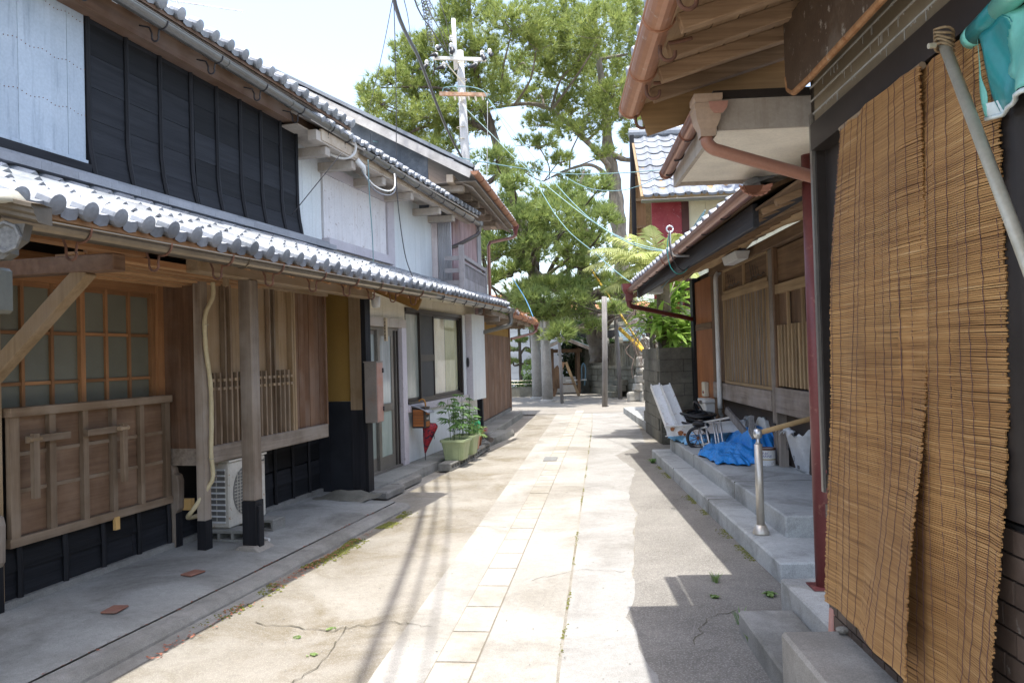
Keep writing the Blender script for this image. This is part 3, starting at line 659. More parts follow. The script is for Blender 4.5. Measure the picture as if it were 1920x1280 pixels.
# lower wall (v=-.19)
vl = -.19
def siding(parent, m, v, u0, u1, z0, z1, pitch=.15):
    u = u0
    while u < u1-.01:
        e = min(u+pitch, u1); board('siding_panel', m, parent, v-.03, v+random.uniform(-.001, .0015), u+.0015, e-.0015, z0, z1); u = e
siding(H2, white_wall_warm, vl, 2.75, 4.88, 2.085, 2.52, .27)
siding(H2, white_wall, vl, 4.80, 8.40, .10, .80, .30)
siding(H2, white_wall_warm, vl, 4.88, 8.42, 2.265, 2.52, .3)
MB().bx(-2.4, vl-.06, 2.7, 8.4, .1, 2.42).build('inner_wall', plain('white_house_core', (.16,.15,.14), .9), H2)
board('door_lintel', fasc_grey, H2, vl-.02, vl+.045, 2.72, 4.82, 1.965, 2.08)
dr = MB().bx(vl-.08, vl+.0, 2.8, 4.66, 1.925, 1.963).build('sliding_door', alu, H2)
board('threshold', alu, dr, vl-.08, vl+.02, 2.8, 4.66, .10, .13)
def sash(parent, v, u0, u1, z0, z1, m, gm, fr_=.045, mid=None, low=.12, gl2=None):
    board('stile', m, parent, v-.015, v+.015, u0, u0+fr_, z0, z1); board('stile', m, parent, v-.015, v+.015, u1-fr_, u1, z0, z1)
    board('top_rail', m, parent, v-.014, v+.014, u0+fr_, u1-fr_, z1-fr_, z1); board('bottom_rail', m, parent, v-.014, v+.014, u0+fr_, u1-fr_, z0, z0+low)
    if mid:
        board('cross_rail', m, parent, v-.014, v+.014, u0+fr_, u1-fr_, mid-.05, mid+.05)
        board('pane', gl2 or gm, parent, v-.004, v+.002, u0+fr_, u1-fr_, z0+low, mid-.05); board('pane', gm, parent, v-.004, v+.002, u0+fr_, u1-fr_, mid+.05, z1-fr_)
    else: board('pane', gm, parent, v-.004, v+.002, u0+fr_, u1-fr_, z0+low, z1-fr_)
sash(dr, vl-.055, 2.85, 3.98, .13, 1.925, alu, glass_grey, .06, .92, .16, glass_green)
sash(dr, vl-.02, 3.92, 4.44, .13, 1.925, alu, glass_grey, .075, .92, .16, glass_green)
for k in range(4): board('sash_edge', alu if k % 2 == 0 else alu_dark, dr, vl-.06+.012*k, vl-.03+.012*k, 4.445+k*.04, 4.478+k*.04, .13, 1.925)
MB().bx(vl-.06, vl+.05, 4.64, 4.80, .1, 1.965).build('door_jamb', lilac, H2, bev=.004)
np_ = MB().bx(vl+.045, vl+.075, 4.02, 4.075, 1.78, 2.08).build('nameplate', W('L_plate_z', (.45,.36,.24), (.55,.45,.31), 'z'), H2)
b = MB()
for z in (2.02, 1.975, 1.94, 1.90, 1.85, 1.82):   # brush strokes of the worn name
    for k in range(3): b.bx(vl+.052+.006*k, vl+.056+.006*k, 4.017, 4.0195, z-.012+.004*k, z+.008)
b.build('nameplate_writing', black_m, np_)
# lower window and shutter box
wn = MB().bx(vl-.04, vl+.028, 4.88, 7.50, 2.205, 2.262).build('window', alu_dark, H2)
board('window_sill', alu_dark, wn, vl-.04, vl+.03, 4.88, 7.50, .905, .945)
sash(wn, vl-.02, 4.90, 5.46, .945, 2.205, alu_dark, glassy('patterned_pale_glass', (.26,.28,.24), (.40,.42,.36), .2), .03, None, .04)
sash(wn, vl+.008, 5.42, 6.05, .945, 2.205, alu_dark, insect_screen, .028, 1.55, .03)
sash(wn, vl-.015, 6.02, 7.44, .945, 2.205, alu_dark, clear_glass, .035, None, .04)
for u0, u1, m in ((6.06, 6.72, curtain_m), (6.74, 7.38, curtain_g)):
    MB().grid(24, 10, lambda a, c, u0=u0, u1=u1: (vl-.045+.012*math.sin(a*19+c*1.5)*(1-.5*c), u0+(u1-u0)*a, .99+1.17*c)).build('curtain', m, wn, True)
board('stile', alu_dark, wn, vl-.04, vl+.03, 7.44, 7.50, .945, 2.205)
board('window_frame', white_wall, H2, vl-.04, vl+.035, 7.502, 7.66, .80, 2.264)
board('window_ledge', lilac, H2, vl-.02, vl+.055, 4.80, 7.69, .80, .90)
sb = MB().bx(vl-.04, -.052, 7.695, 8.50, .795, 2.285).build('shutter_box', lilac, H2)
for k in range(4): board('box_panel', white_wall, sb, -.052, -.045, 7.70+k*.2, 7.897+k*.2, .79, 2.285)
MB().lathe([(.001, 0), (.04, 0), (.04, .02), (.001, .024)], 12).build('finger_pull', black_m, sb, loc=(vl+.06, 7.69, 1.45)).rotation_euler = (R_(90), 0, 0)
sb.children[-1].scale = (.6, 2.2, 1)
sb.children[-1].rotation_euler = (R_(90), 0, 0)
# lower eave: ceiling, fascia, tiles, gutter
board('eave_ceiling', white_wall_warm, H2, vl, .36, 2.8, 8.3, 2.425, 2.44)
board('eave_fascia', fasc_grey, H2, .362, .385, 2.8, 8.35, 2.36, 2.47)
low = tiled(H2, -.48, 2.835, .42, 2.46, 2.80, 8.40, .2, 5, tile_m, .046, .05); low.build('roof_boarding', G['L_soffit_y'], H2)
gutter('lower_gutter', H2, (.455, 2.80, 2.375), (.455, 8.48, 2.362), .05, gut_grey, [.02, .12, .22, .31, .40, .49, .58, .67, .76, .85, .95], iron_dark, False, (.3, .6))
b = MB()
for k in range(11):
    u = 3.2+k*.5; b.tube([(.455, u, 2.33), (.42, u+.02, 2.30), (.38, u+.16, 2.32)], .0045, 5)
stuff(b.build('bracket_stays', iron_dark, H2))
MB().lathe([(.035, -.16), (.05, -.05), (.075, -.02), (.078, .04), (.07, .045)], 12, (.455, 8.52)).build('rainwater_head', gut_grey, H2, loc=(0, 0, 2.36))
MB().tube(smooth([(.455, 8.52, 2.24), (.455, 8.52, 2.15), (.40, 8.5, 2.09), (0.1, 8.47, 2.02), (-.19, 8.44, 1.95)]), .038, 9).build('rain_pipe', gut_grey, H2, True)
# upper storey (v=-.45)
vu = -.45
siding(H2, white_wall, vu, 1.2, 2.97, 2.72, 3.98, .22); siding(H2, white_wall, vu, 5.12, 6.86, 2.60, 3.98, .24)
for u0, u1 in ((2.985, 3.27), (3.272, 3.47), (3.472, 3.78), (3.782, 4.10), (4.102, 4.33), (4.332, 4.66), (4.662, 4.87)):
    board('tin_shutter', pink_tin, H2, vu-.02, vu+.02, u0, u1, 2.98, 3.74)
board('shutter_head', lilac, H2, vu-.02, vu+.035, 2.98, 4.9, 3.742, 3.86)
MB().bx(vu-.02, vu+.09, 2.98, 4.98, 2.87, 2.985).build('shutter_rail', lilac, H2, bev=.004)
board('shutter_track', fasc_grey, H2, vu-.02, vu+.05, 2.98, 4.9, 2.83, 2.868)
MB().bx(vu-.03, vu+.05, 4.88, 5.12, 2.70, 3.86).build('upper_post', lilac, H2, bev=.004)
for u in (2.30, 2.95, 3.85, 4.85, 6.05, 6.75):
    MB().bx(vu-.02, -.02, u-.055, u+.055, 3.745, 3.845).build('eave_bracket', fasc_grey, H2, bev=.006)
board('upper_purlin', fasc_grey, H2, -.10, .0, 2.0, 7.72, 3.85, 3.955)
board('eave_soffit', fasc_grey, H2, vu, -.10, 1.8, 7.85, 3.955, 3.97)
board('upper_fascia', mottled('stained_fascia', (.42,.34,.25), (.56,.48,.38), 3, .75, stain=(.22,.11,.05), sa=.55), H2, -.015, .012, 2.1, 7.85, 3.87, 3.985)
up = tiled(H2, -1.2, 4.62, .05, 4.05, 1.8, 7.95, .22, 4, tile_far, .035, .04); up.build('roof_boarding', fasc_grey, H2)
gutter('upper_gutter', H2, (.075, 3.0, 3.965), (.075, 7.9, 3.87), .045, gut_grey, [.05, .15, .25, .36, .47, .58, .69, .80, .91], iron_dark, False, (.5,))
MB().lathe([(.03, -.14), (.045, -.05), (.07, -.02), (.07, .05), (.06, .055)], 12, (.075, 7.93)).build('rainwater_head', gut_grey, H2, loc=(0, 0, 3.86))
MB().tube([(.075, 7.93, 3.74), (.03, 7.88, 3.67), (-.2, 7.45, 3.45), (-.45, 6.9, 3.28)], .034, 8).build('rain_pipe', pipe_dark, H2)
MB().tube(smooth([(-.42, 6.9, 2.83), (-.38, 7.1, 2.82), (-.25, 7.35, 2.78), (-.22, 7.45, 2.7), (-.2, 8.0, 2.72), (-.1, 8.9, 2.68), (.1, 9.6, 2.62)]), .032, 8).build('roof_pipe', plain('purple_brown_pipe', (.16,.10,.11), .4), H2, True)
MB().bx(-2.4, vu-.035, 1.0, 6.85, 2.6, 4.0).build('upper_core', white_wall, H2)
# service wire bracket, white
sv = thing('wire_bracket', 'white curved service wire bracket with porcelain grips under the tiled eave end', 'bracket', LF)
MB().tube(smooth([(.03, 2.80, 4.12), (.05, 2.86, 3.98), (.02, 2.84, 3.88), (-.05, 2.74, 3.83), (-.12, 2.60, 3.84), (-.17, 2.52, 3.9)]), .016, 8).build('arm', offwhite, sv, True); sv.children[-1].scale = (1, 1, 1)
MB().tube([(.0, 2.98, 3.86), (.05, 3.06, 3.79), (.05, 3.10, 3.72)], [.035, .03, .022], 8).build('porcelain_grip', offwhite, sv, True)
for k, dz in enumerate((0, .05)): MB().tube(smooth([(.03, 3.05, 3.76), (.12, 3.2, 3.60-dz), (.2, 3.42, 3.57-dz), (.22, 3.6, 3.66-dz), (.18, 3.7, 3.84-dz)]), .0085, 6).build('loop_cable', plain('grey_cable', (.2,.21,.23), .5) if k else offwhite, sv, True)

# ------------------------------------------------------------------ LEFT HOUSE 3: gabled house with balcony
H3 = thing('gabled_house', 'far left house with grey balcony, pink boarded upper floor and rust stained gutters', 'house', MF)
pink_wood = mottled('faded_pink_boards', (.36,.24,.24), (.47,.33,.33), 3, .7, stain=(.3,.26,.25), sa=.5, streak=True)
corr = mottled('grey_corrugated_sheet', (.33,.32,.33), (.42,.41,.42), 3, .5, metal=.3, stain=(.25,.2,.18), sa=.4, streak=True)
for k in range(12): board('wall_board', pink_wood, H3, .0, .05+.003*(k % 2), -7.35+k*.21, -7.144+k*.21, 2.4, 4.3)
MB().bx(-3, .0, -7.75, -4.75, 2.4, 4.3).build('upper_wall', pink_wood, H3)
for k in range(3): board('gable_board', mottled('pinkish_white_boards', (.56,.47,.45), (.70,.62,.60), 3, .7, stain=(.35,.28,.26), sa=.4, streak=True) if k == 0 else bpy.data.materials['pinkish_white_boards'], H3, -.72+k*.2, -.523+k*.2, -7.80, -7.752, 2.4, 4.32)
for k in range(8):  MB().tube([(-.10+k*.028, -7.79, 2.42), (-.10+k*.028, -7.79, 4.3)], .017, 6).build('corrugated_rib', corr, H3)
for k in range(9):  MB().tube([(.065, -4.95+k*.04, 2.42), (.065, -4.95+k*.04, 4.3)], .022, 6).build('corrugated_rib', corr, H3)
MB().bx(-.05, .06, -4.98, -4.58, 2.4, 4.28).build('corner_sheet', corr, H3)
bsh = mottled('weathered_black_sheet', (.05,.06,.075), (.12,.135,.155), 5, .5, stain=(.3,.31,.32), sa=.5)
zr_ = lambda v: 4.40+(.62-v)*.5435-.09
for k in range(5):
    a, c = -2.42+k*.46, -1.964+k*.46; MB().prism([(a, 3.86), (c, 3.86), (c, zr_(c)), (a, zr_(a))], 'y', -8.36, -8.33).build('gable_sheet', bsh, H3)
# roof: gable end faces the street start, eave along the street
v0r, z0r, v1r, z1r = -2.6, 6.15, .62, 4.40
sl_ = (z0r-z1r)/(v1r-v0r)
b = MB()
for dz, t in ((0, .05),):
    b.add([(v0r, -8.55, z0r), (v1r, -8.55, z1r), (v1r, -3.5, z1r), (v0r, -3.5, z0r), (v0r, -8.55, z0r-.05), (v1r, -8.55, z1r-.05), (v1r, -3.5, z1r-.05), (v0r, -3.5, z0r-.05)], [(0,1,2,3),(7,6,5,4),(0,4,5,1),(1,5,6,2),(2,6,7,3),(3,7,4,0)])
b.build('roof_boarding', fasc_grey, H3)
rt = tiled(H3, v0r, z0r+.05, v1r, z1r+.045, -8.55, -3.55, .25, 11, tile_far, .045, .04)
MB().bar((v0r, -8.56, z0r-.06), (v1r-.02, -8.56, z1r-.045), .04, .13).build('barge_board', mottled('flaking_white_board', (.38,.35,.32), (.56,.53,.49), 6, .8, stain=(.2,.18,.16), sa=.5), H3)
MB().bar((v0r, -8.52, z0r+.08), (v1r+.02, -8.52, z1r+.075), .14, .05).build('verge_capping', tile_far, H3)
MB().bx(.0, .64, -8.4, -3.6, 4.27, 4.285).build('eave_soffit', mottled('slatted_soffit', (.2,.165,.13), (.3,.25,.2), 4, .8), H3)
for k in range(60): board('soffit_slat', bpy.data.materials['slatted_soffit'], H3, .20, .60, -8.35+k*.08, -8.31+k*.08, 4.27, 4.29, (0, .45, 0))
for u in (-8.2, -7.5, -6.8, -6.1, -5.4, -4.75): MB().bx(.0, .42, u-.06, u+.06, 4.16, 4.26).build('eave_bracket', G['L_grey_y'], H3)
board('eave_purlin', G['L_pale_y'], H3, .20, .30, -8.5, -3.7, 4.26, 4.38)
gutter('upper_gutter', H3, (.66, -8.6, 4.39), (.66, -3.4, 4.39), .06, mottled('rusted_gutter', (.28,.12,.06), (.42,.21,.12), 8, .7, stain=(.2,.17,.13), sa=.5), [.1, .25, .4, .55, .7, .85], iron, False)
MB().lathe([(.03, -.2), (.05, -.08), (.08, 0), (.08, .05)], 10, (.66, -3.45)).build('rainwater_head', pipe_red, H3, loc=(0, 0, 4.33))
MB().tube([(.66, -3.45, 4.15), (.6, -3.6, 4.08), (.25, -4.45, 3.88), (.22, -4.5, 3.8), (.22, -4.5, 2.7)], .035, 8).build('rain_pipe', gut_brown, H3)
# balcony
bw = mottled('grey_balcony_paint', (.25,.225,.22), (.36,.335,.33), 5, .8, stain=(.16,.14,.13), sa=.5)
bal = MB().bx(.05, .32, -8.05, -5.7, 2.60, 2.66).build('balcony', bw, H3)
for u in (-8.05, -5.72): board('balcony_post', bw, bal, .28, .36, u-.04, u+.04, 2.5, 3.34 if u < -7 else 3.22)
board('balcony_rail', bw, bal, .29, .35, -8.0, -5.75, 3.14, 3.20); board('balcony_rail', bw, bal, .29, .34, -8.0, -5.75, 3.06, 3.09)
board('balcony_panel', bw, bal, .30, .335, -8.0, -5.76, 2.64, 2.83)
for k in range(22): board('baluster', bw, bal, .30, .33, -7.96+k*.10, -7.925+k*.10, 2.83, 3.06)
for z in (3.15, 2.95, 2.76): board('side_rail', bw, bal, .05, .29, -8.07, -8.04, z-.05, z+.02)
for z in (2.62,): board('side_panel', bw, bal, .05, .29, -8.065, -8.045, z, z+.13)
# lower storey of brown boards with tiled pent roof
for k in range(12): board('lower_board', G['L_brown_z'], H3, -.02, .012+.003*(k % 2), -4.9+k*.41, -4.494+k*.41, .22, 2.02)
board('lower_plaster', plaster_y, H3, -.04, .0, -5.4, .0, 2.022, 2.32); board('corner_post', G['L_brown_z'], H3, -.1, .03, -.09, .03, .12, 2.32)
MB().bx(-3, -.045, -6.2, .02, .1, 2.6).build('lower_core', G['L_brown_y'], H3); board('lower_plinth', g_kerb, H3, -.08, .03, -5.2, .02, .12, .20)
board('black_post', G['L_char_z'], H3, .04, .16, -5.45, -5.31, .12, 2.3); board('post_foot', g_step, H3, .02, .18, -5.48, -5.28, .10, .15)
for k in range(4): MB().bx(-.02, .5, -5.2+k*1.5, -5.1+k*1.5, 2.22, 2.31).build('eave_bracket', G['L_grey_y'], H3)
board('lower_purlin', G['L_grey_y'], H3, .38, .50, -6.2, .9, 2.31, 2.40)
low = tiled(H3, -.3, 2.86, .58, 2.47, -6.3, .98, .25, 4, tile_far, .045, .05); low.build('roof_boarding', G['L_grey_y'], H3)
for k in range(5): MB().lathe([(.001, 0), (.06, 0), (.07, .05), (.05, .1), (.001, .12)], 10, (.55-.22*k, 1.0)).build('verge_tile', tile_far, H3, True, loc=(0, 0, 2.47+.10*k))
gutter('lower_gutter', H3, (.62, -4.1, 2.40), (.62, 1.02, 2.40), .055, bpy.data.materials['rusted_gutter'], [.3, .5, .7, .9], iron, False)
MB().lathe([(.03, -.2), (.05, -.08), (.08, 0), (.08, .05)], 10, (.62, 1.0)).build('rainwater_head', pipe_red, H3, loc=(0, 0, 2.36))
MB().tube([(.62, 1.0, 2.2), (.55, .85, 2.13), (.06, .05, 1.98)], .035, 8).build('rain_pipe', gut_brown, H3)
ndl = MB()
for k in range(260):
    p = Vector((.55+random.uniform(-.06, .12), random.uniform(-4, 1.05), 2.50+random.uniform(-.02, .03))); d = Vector((random.uniform(-1, 1), random.uniform(-1, 1), random.uniform(-1.2, .2))).normalized()*.14
    ndl.bar(p, p+d, .008, .008)
stuff(ndl.build('fallen_needles', mottled('brown_pine_needles', (.3,.13,.06), (.45,.24,.13), 30, .9), H3))

# ------------------------------------------------------------------ small things along the left side
mb = thing('meter_box', 'tall grey brown metal box with a rusty red door edge beside the sliding door', 'meter box', LF, .315, 2.59, .86)
MB().bx(-.07, .07, -.085, .085, 0, .66).build('case', mottled('grey_brown_enamel', (.20,.175,.15), (.26,.23,.2), 4, .5, stain=(.26,.11,.045), sa=.5), mb, bev=.004)
board('lid', bpy.data.materials['grey_brown_enamel'], mb, -.078, .078, -.092, .092, .655, .668)
board('door', mottled('faded_red_brown', (.34,.20,.15), (.43,.27,.22), 8, .6, stain=(.4,.16,.08), sa=.6), mb, .07, .077, -.08, .08, .01, .65)
for z in (.12, .54): MB().bx(.077, .088, .06, .085, z, z+.05).build('hinge', iron_dark, mb)
lp = thing('porch_lamp', 'small clear glass porch lamp on the black post under the tiled eave', 'lamp', LF, .30, 2.74, 2.15)
MB().lathe([(.001, -.03), (.04, -.025), (.05, .02), (.05, .085), (.042, .1), (.001, .1)], 14).build('glass', offwhite, lp, True); MB().tube([(0, 0, .09), (-.02, 0, .13), (-.07, 0, .1)], .012, 6).build('bracket', zinc, lp)
ax = thing('outdoor_unit', 'rusty white air conditioner outdoor unit standing on two hollow blocks', 'air conditioner', LF, -.13, .60, .185)
MB().bx(-.125, .125, -.28, .28, 0, .545).build('casing', ac_m, ax, bev=.012)
board('lid', ac_m, ax, -.135, .135, -.29, .29, .546, .562)
b = MB()
for k in range(9): b.bx(-.095, .0, -.2835, -.281, .06+k*.048, .092+k*.048)
for k in range(9): b.bx(.012, .085, -.2835, -.281, .06+k*.048, .092+k*.048)
stuff(b.build('coil_vents', ac_coil, ax))
for k in range(10): board('vent_bar', rust_white, ax, -.10, .09, -.290, -.2836, .045+k*.048, .058+k*.048)
fg = MB().lathe([(.21, 0), (.21, .004), (.19, .006)], 28).build('fan_grille', ac_coil, ax, loc=(.1255, -.02, .28)); fg.rotation_euler = (0, R_(90), 0)
b = MB()
for k in range(15): b.tube([(.134, -.02-.2*math.cos(math.asin(max(-1, min(1, (-7+k)/7.2)))), .28+.2*(-7+k)/7.2), (.134, -.02+.2*math.cos(math.asin(max(-1, min(1, (-7+k)/7.2)))), .28+.2*(-7+k)/7.2)], .003, 4)
for k in range(9): b.tube([(.138, -.18+k*.04, .10), (.138, -.18+k*.04, .46)], .0025, 4)
stuff(b.build('grille_wires', ac_m, ax))
text('lettering', 'National', iron_dark, ax, (.1266, .20, .50), (R_(90), 0, R_(90)), .034)
def hollow_block(label, fr, v, u, z, rot, group, m=None):
    t = thing('concrete_block', label, 'block', fr, v, u, z, rot, group); m = m or g_block
    b = MB(); L, Wd, Hh = .39, .19, .10
    b.bx(-L/2, L/2, -Wd/2, -Wd/2+.0, 0, Hh) if 0 else None
    for y0, y1, z0, z1, x0, x1 in ((-Wd/2, Wd/2, 0, .026, -L/2, L/2), (-Wd/2, Wd/2, Hh-.026, Hh, -L/2, L/2)): b.bx(x0, x1, y0, y1, z0, z1)
    for x0, x1 in ((-L/2, -L/2+.026), (-.075, -.05), (.05, .075), (L/2-.026, L/2)): b.bx(x0, x1, -Wd/2, Wd/2, .026, Hh-.026)
    b.build('block_body', m, t, bev=.003); return t
hollow_block('hollow block under the near end of the outdoor unit', LF, -.02, .36, .083, R_(2), 'blocks under the outdoor unit')
hollow_block('hollow block under the far end of the outdoor unit', LF, -.02, .80, .083, R_(-4), 'blocks under the outdoor unit')
dp = thing('drain_pipe', 'short grey plastic drain pipe lying beside the weathered eave post', 'pipe', LF, .25, .34, .105); MB().tube([(-.12, .05, 0), (.1, -.02, 0)], .014, 8).build('tube', offwhite, dp)
for i, (v, u, lab) in enumerate(((.34, -1.42, 'red clay tile set in the slab nearest the bench panel'), (.31, -.62, 'red clay tile lying on the slab near the eave post'))):
    t = thing('clay_tile', lab, 'tile', LF, v, u, .082, R_(8-20*i), 'red clay tiles on the slab'); MB().bx(-.05, .05, -.068, .068, 0, .012).build('tile_body', mottled('clay', (.19,.085,.055), (.28,.14,.10), 12, .85, stain=(.2,.18,.16), sa=.75) if i == 0 else bpy.data.materials['clay'], t, bev=.004)
# mailbox with hooked umbrella
ml = thing('mailbox', 'brown wood slatted mailbox with curved grey roof on the door jamb', 'mailbox', LF, -.04, 5.02, .575)
mbk = plain('dark_brown_metal', (.045,.035,.03), .45)
MB().bx(-.10, .10, -.10, .10, 0, .27).build('body', mbk, ml, bev=.008)
MB().grid(10, 1, lambda a, c: (-.135+.29*a, -.125+.25*c, .31-.09*(a**2)*1.1+.0)).build('curved_roof', mottled('pale_grey_roof_metal', (.30,.31,.33), (.38,.39,.41), 4, .4, metal=.4), ml, True, thick=.012)
MB().bx(-.1, .1, -.1, .1, .27, .29).build('body_top', mbk, ml)
mw = W('L_mail_y', (.30,.10,.03), (.42,.17,.06), 'x', 1)
for k in range(6): board('side_slat', mw, ml, -.075, .075, -.108, -.100, .025+k*.039, .060+k*.039)
for k in range(2): board('front_slat', mw, ml, .100, .107, -.07, .07, .02+k*.036, .052+k*.036)
board('front_slat', mw, ml, .100, .107, -.07, .07, .185, .235)
text('lettering', 'mail', offwhite, ml, (.1015, 0, .135), (R_(90), 0, R_(90)), .06)
MB().bx(-.16, -.09, -.02, .05, .17, .24).build('mounting', offwhite, ml)
um = thing('umbrella', 'folded red and navy umbrella hanging by its wooden crook behind the mailbox', 'umbrella', LF, -.05, 5.19, .10)
def cone(a, c):
    t = a; ang = c*2*math.pi; r = (.012+.115*t*(1-.15*math.cos(3*ang+t*3)))*(1 if t < .9 else 1-.4*(t-.9)/.1)
    return (.055*t*1.5+r*math.cos(ang), r*.7*math.sin(ang), .10+.42*t)
MB().grid(14, 18, cone).build('canopy', (lambda q: q.done(q.ramp(q.noise(q.wcoord((1, 1, 1)), 16, 3, .6, 1.5), [(.42, (.42,.02,.03)), (.5, (.30,.012,.025)), (.56, (.03,.012,.03)), (.72, (.02,.022,.06))]), .55))(NT('umbrella_cloth')), um, True)
MB().tube([(0, 0, 0), (.0, 0, .11)], [.006, .009], 6).build('tip', iron_dark, um)
MB().tube(smooth([(.08, 0, .52), (.03, 0, .72), (.02, 0, .80), (.0, .01, .845), (-.045, .02, .86), (-.085, .02, .835)]), .012, 7).build('crook', W('L_crook_z', (.4,.18,.04), (.5,.25,.07), 'z'), um, True)
MB().bar((.14, -.02, .42), (.15, -.02, .30), .018, .004).build('strap', black_m, um)
# planters on blocks
for i, (u, v, lab) in enumerate(((4.98, .37, 'hollow block under the nearer green planter'), (5.38, .37, 'hollow block between the two green planters'), (5.80, .35, 'hollow block under the farther green planter'), (6.22, .31, 'hollow block in front of the pink pot'), (6.64, .28, 'hollow block under the terracotta pot'), (7.05, .25, 'hollow block farthest along the planter row'))):
    hollow_block(lab, LF, v, u, .003, R_(90), 'hollow blocks under the planters')
hollow_block('hollow block standing behind the terracotta pot by the wall end', LF, .05, 7.55, .10, R_(88), 'hollow blocks under the planters')
gp = plain('pale_green_plastic', (.36,.42,.23), .5); soil = mottled('potting_soil', (.05,.035,.025), (.1,.07,.05), 30, .95)
def planter(lab, v, u, w, l, h, m, z=.105):
    t = thing('planter', lab, 'planter', LF, v, u, z, 0, 'plastic plant pots on the hollow blocks')
    b = MB(); nx = 14
    def ring(wx, ly, zz, wob=0):
        out = []
        for k in range(48):
            a = 2*math.pi*k/48; cx, cy = math.cos(a), math.sin(a); e = .30
            x = math.copysign(abs(cx)**e, cx)*wx*(1-wob*(k % 2)); y_ = math.copysign(abs(cy)**e, cy)*ly*(1-wob*(k % 2)); out.append((x, y_, zz))
        return out
    R0 = [ring(w*.36, l*.36, 0, .04), ring(w*.42, l*.42, h*.6, .03), ring(w*.46, l*.46, h*.88), ring(w*.5, l*.5, h*.89), ring(w*.5, l*.5, h), ring(w*.455, l*.455, h), ring(w*.43, l*.43, h*.75)]
    vs = [p for r in R0 for p in r]; n = 48
    b.add(vs, [(i*n+k, i*n+(k+1) % n, (i+1)*n+(k+1) % n, (i+1)*n+k) for i in range(len(R0)-1) for k in range(n)]+[tuple(range(n))[::-1]])
    b.build('pot', m, t); MB().add(ring(w*.44, l*.44, h*.82), [tuple(range(48))]).build('soil', soil, t)
    return t
planter('larger pale green ribbed planter nearest the umbrella', .385, 5.28, .38, .44, .285, gp)
planter('second pale green planter behind the larger one', .36, 5.86, .36, .40, .285, gp)
planter('square pink plastic pot beyond the green planters', .28, 6.44, .24, .26, .22, plain('salmon_plastic', (.52,.25,.17), .5))
def roundpot(lab, v, u, r, h, m):
    t = thing('flower_pot', lab, 'flower pot', LF, v, u, .105)
    MB().lathe([(r*.68, 0), (r*.95, h*.8), (r*1.05, h*.8), (r*1.07, h), (r*.92, h), (r*.88, h*.8), (.001, h*.78)], 20).build('pot', m, t, True); return t
roundpot('round terracotta pot with the red geranium', .20, 6.95, .105, .20, plain('terracotta', (.38,.14,.06), .7))
def leafy(name, lab, cat, v, u, z, stems, m, ms):
    """a plant of lobed leaves on thin stems: each leaf its own part"""
    t = thing(name, lab, cat, LF, v, u, z)
    lobes = MB()
    pts = [(0, 0, 0)]; k = 7
    for i in range(k):
        a = math.pi*(-.5+.15*i+ .05) ; tip = (math.cos(a-.0)*1.0*(.75+.25*math.cos((i-3)*.5)), math.sin(a), -.12)
        pts.append(tip)
        if i < k-1:
            a2 = a+.075*math.pi; pts.append((math.cos(a2)*.45, math.sin(a2)*.45, .05))
    lobes.add(pts, [(0, i, i+1) for i in range(1, len(pts)-1)])
    me = lobes.mesh('leaf', m)
    for (x, y_, h, lean, sz, n, lo) in stems:
        tip = Vector((x+lean[0], y_+lean[1], h)); base = Vector((x, y_, 0))
        MB().tube([base, base.lerp(tip, .5)+Vector((.01, -.01, 0)), tip], [.006, .005, .003], 5).build('stem', ms, t)
        for i in range(n):
            f = lo+(1-lo)*i/max(1, n-1); p = base.lerp(tip, f); a = i*2.4+x*9; rr = sz*(1.15-.35*f)
            place('leaf', me, t, p+Vector((math.cos(a), math.sin(a), .25))*rr*.35, (random.uniform(-.3, .3), random.uniform(.1, .5), a), (rr, rr, rr))
    return t
def leafmat(name, c1, c2, tr=.35, sc=14):
    q = NT(name); n = q.noise(q.wcoord(), sc, 4, .6); c = q.objval(q.ramp(n, [(.3, c1), (.7, c2)]), .75, 1.3)
    q.done(c, .5, 0, .35); tl = q.n('ShaderNodeBsdfTranslucent'); q.l(c, tl.inputs[0]); mx = q.n('ShaderNodeMixShader'); mx.inputs[0].default_value = tr
    q.l(q.b.outputs[0], mx.inputs[1]); q.l(tl.outputs[0], mx.inputs[2]); q.l(mx.outputs[0], q.out.inputs[0]); return q.m
leaf_g = leafmat('leaf_green', (.08,.17,.05), (.17,.29,.09)); leaf_y = leafmat('leaf_light_green', (.16,.26,.07), (.28,.38,.14)); stem_g = plain('green_stem', (.10,.16,.05), .6)
leafy('okra_plant', 'tall thin plant with drooping lobed leaves in the nearer green planter', 'plant', .36, 5.28, .33, [(-.05, -.02, .62, (-.03, 0), .17, 9, .4), (.05, .05, .55, (.05, .02), .16, 9, .3), (.02, -.08, .30, (.03, -.04), .09, 4, .4)], leaf_g, stem_g)
leafy('okra_plant', 'bushy broad leaved plant in the second green planter', 'plant', .34, 5.86, .33, [(-.04, 0, .64, (.0, .02), .18, 10, .25), (.05, .0, .46, (.05, -.02), .16, 9, .25)], leaf_g, stem_g)
leafy('pale_leaf_plant', 'pale lime leaves fanning in front of the pink pot', 'plant', .36, 6.30, .26, [(0, 0, .24, (.05, -.02), .14, 5, .35), (.02, .1, .22, (.06, .05), .11, 5, .3)], leaf_y, stem_g)
leafy('herb_plant', 'feathery green herb growing in the pink pot', 'plant', .27, 6.46, .30, [(.03*math.cos(k), .03*math.sin(k), .34+.04*(k % 3), (.09*math.cos(k*1.7), .09*math.sin(k*1.7)), .055, 8, .2) for k in range(9)], leaf_g, stem_g)
leafy('geranium', 'geranium foliage with one bright red flower head in the terracotta pot', 'plant', .20, 6.95, .28, [(.02, 0, .12, (.06*math.cos(k*1.3), .08*math.sin(k*1.3)), .08, 4, .4) for k in range(6)], leaf_y, stem_g)
gt = [o for o in COL.objects if o.name.startswith('geranium')][0]
b = MB()
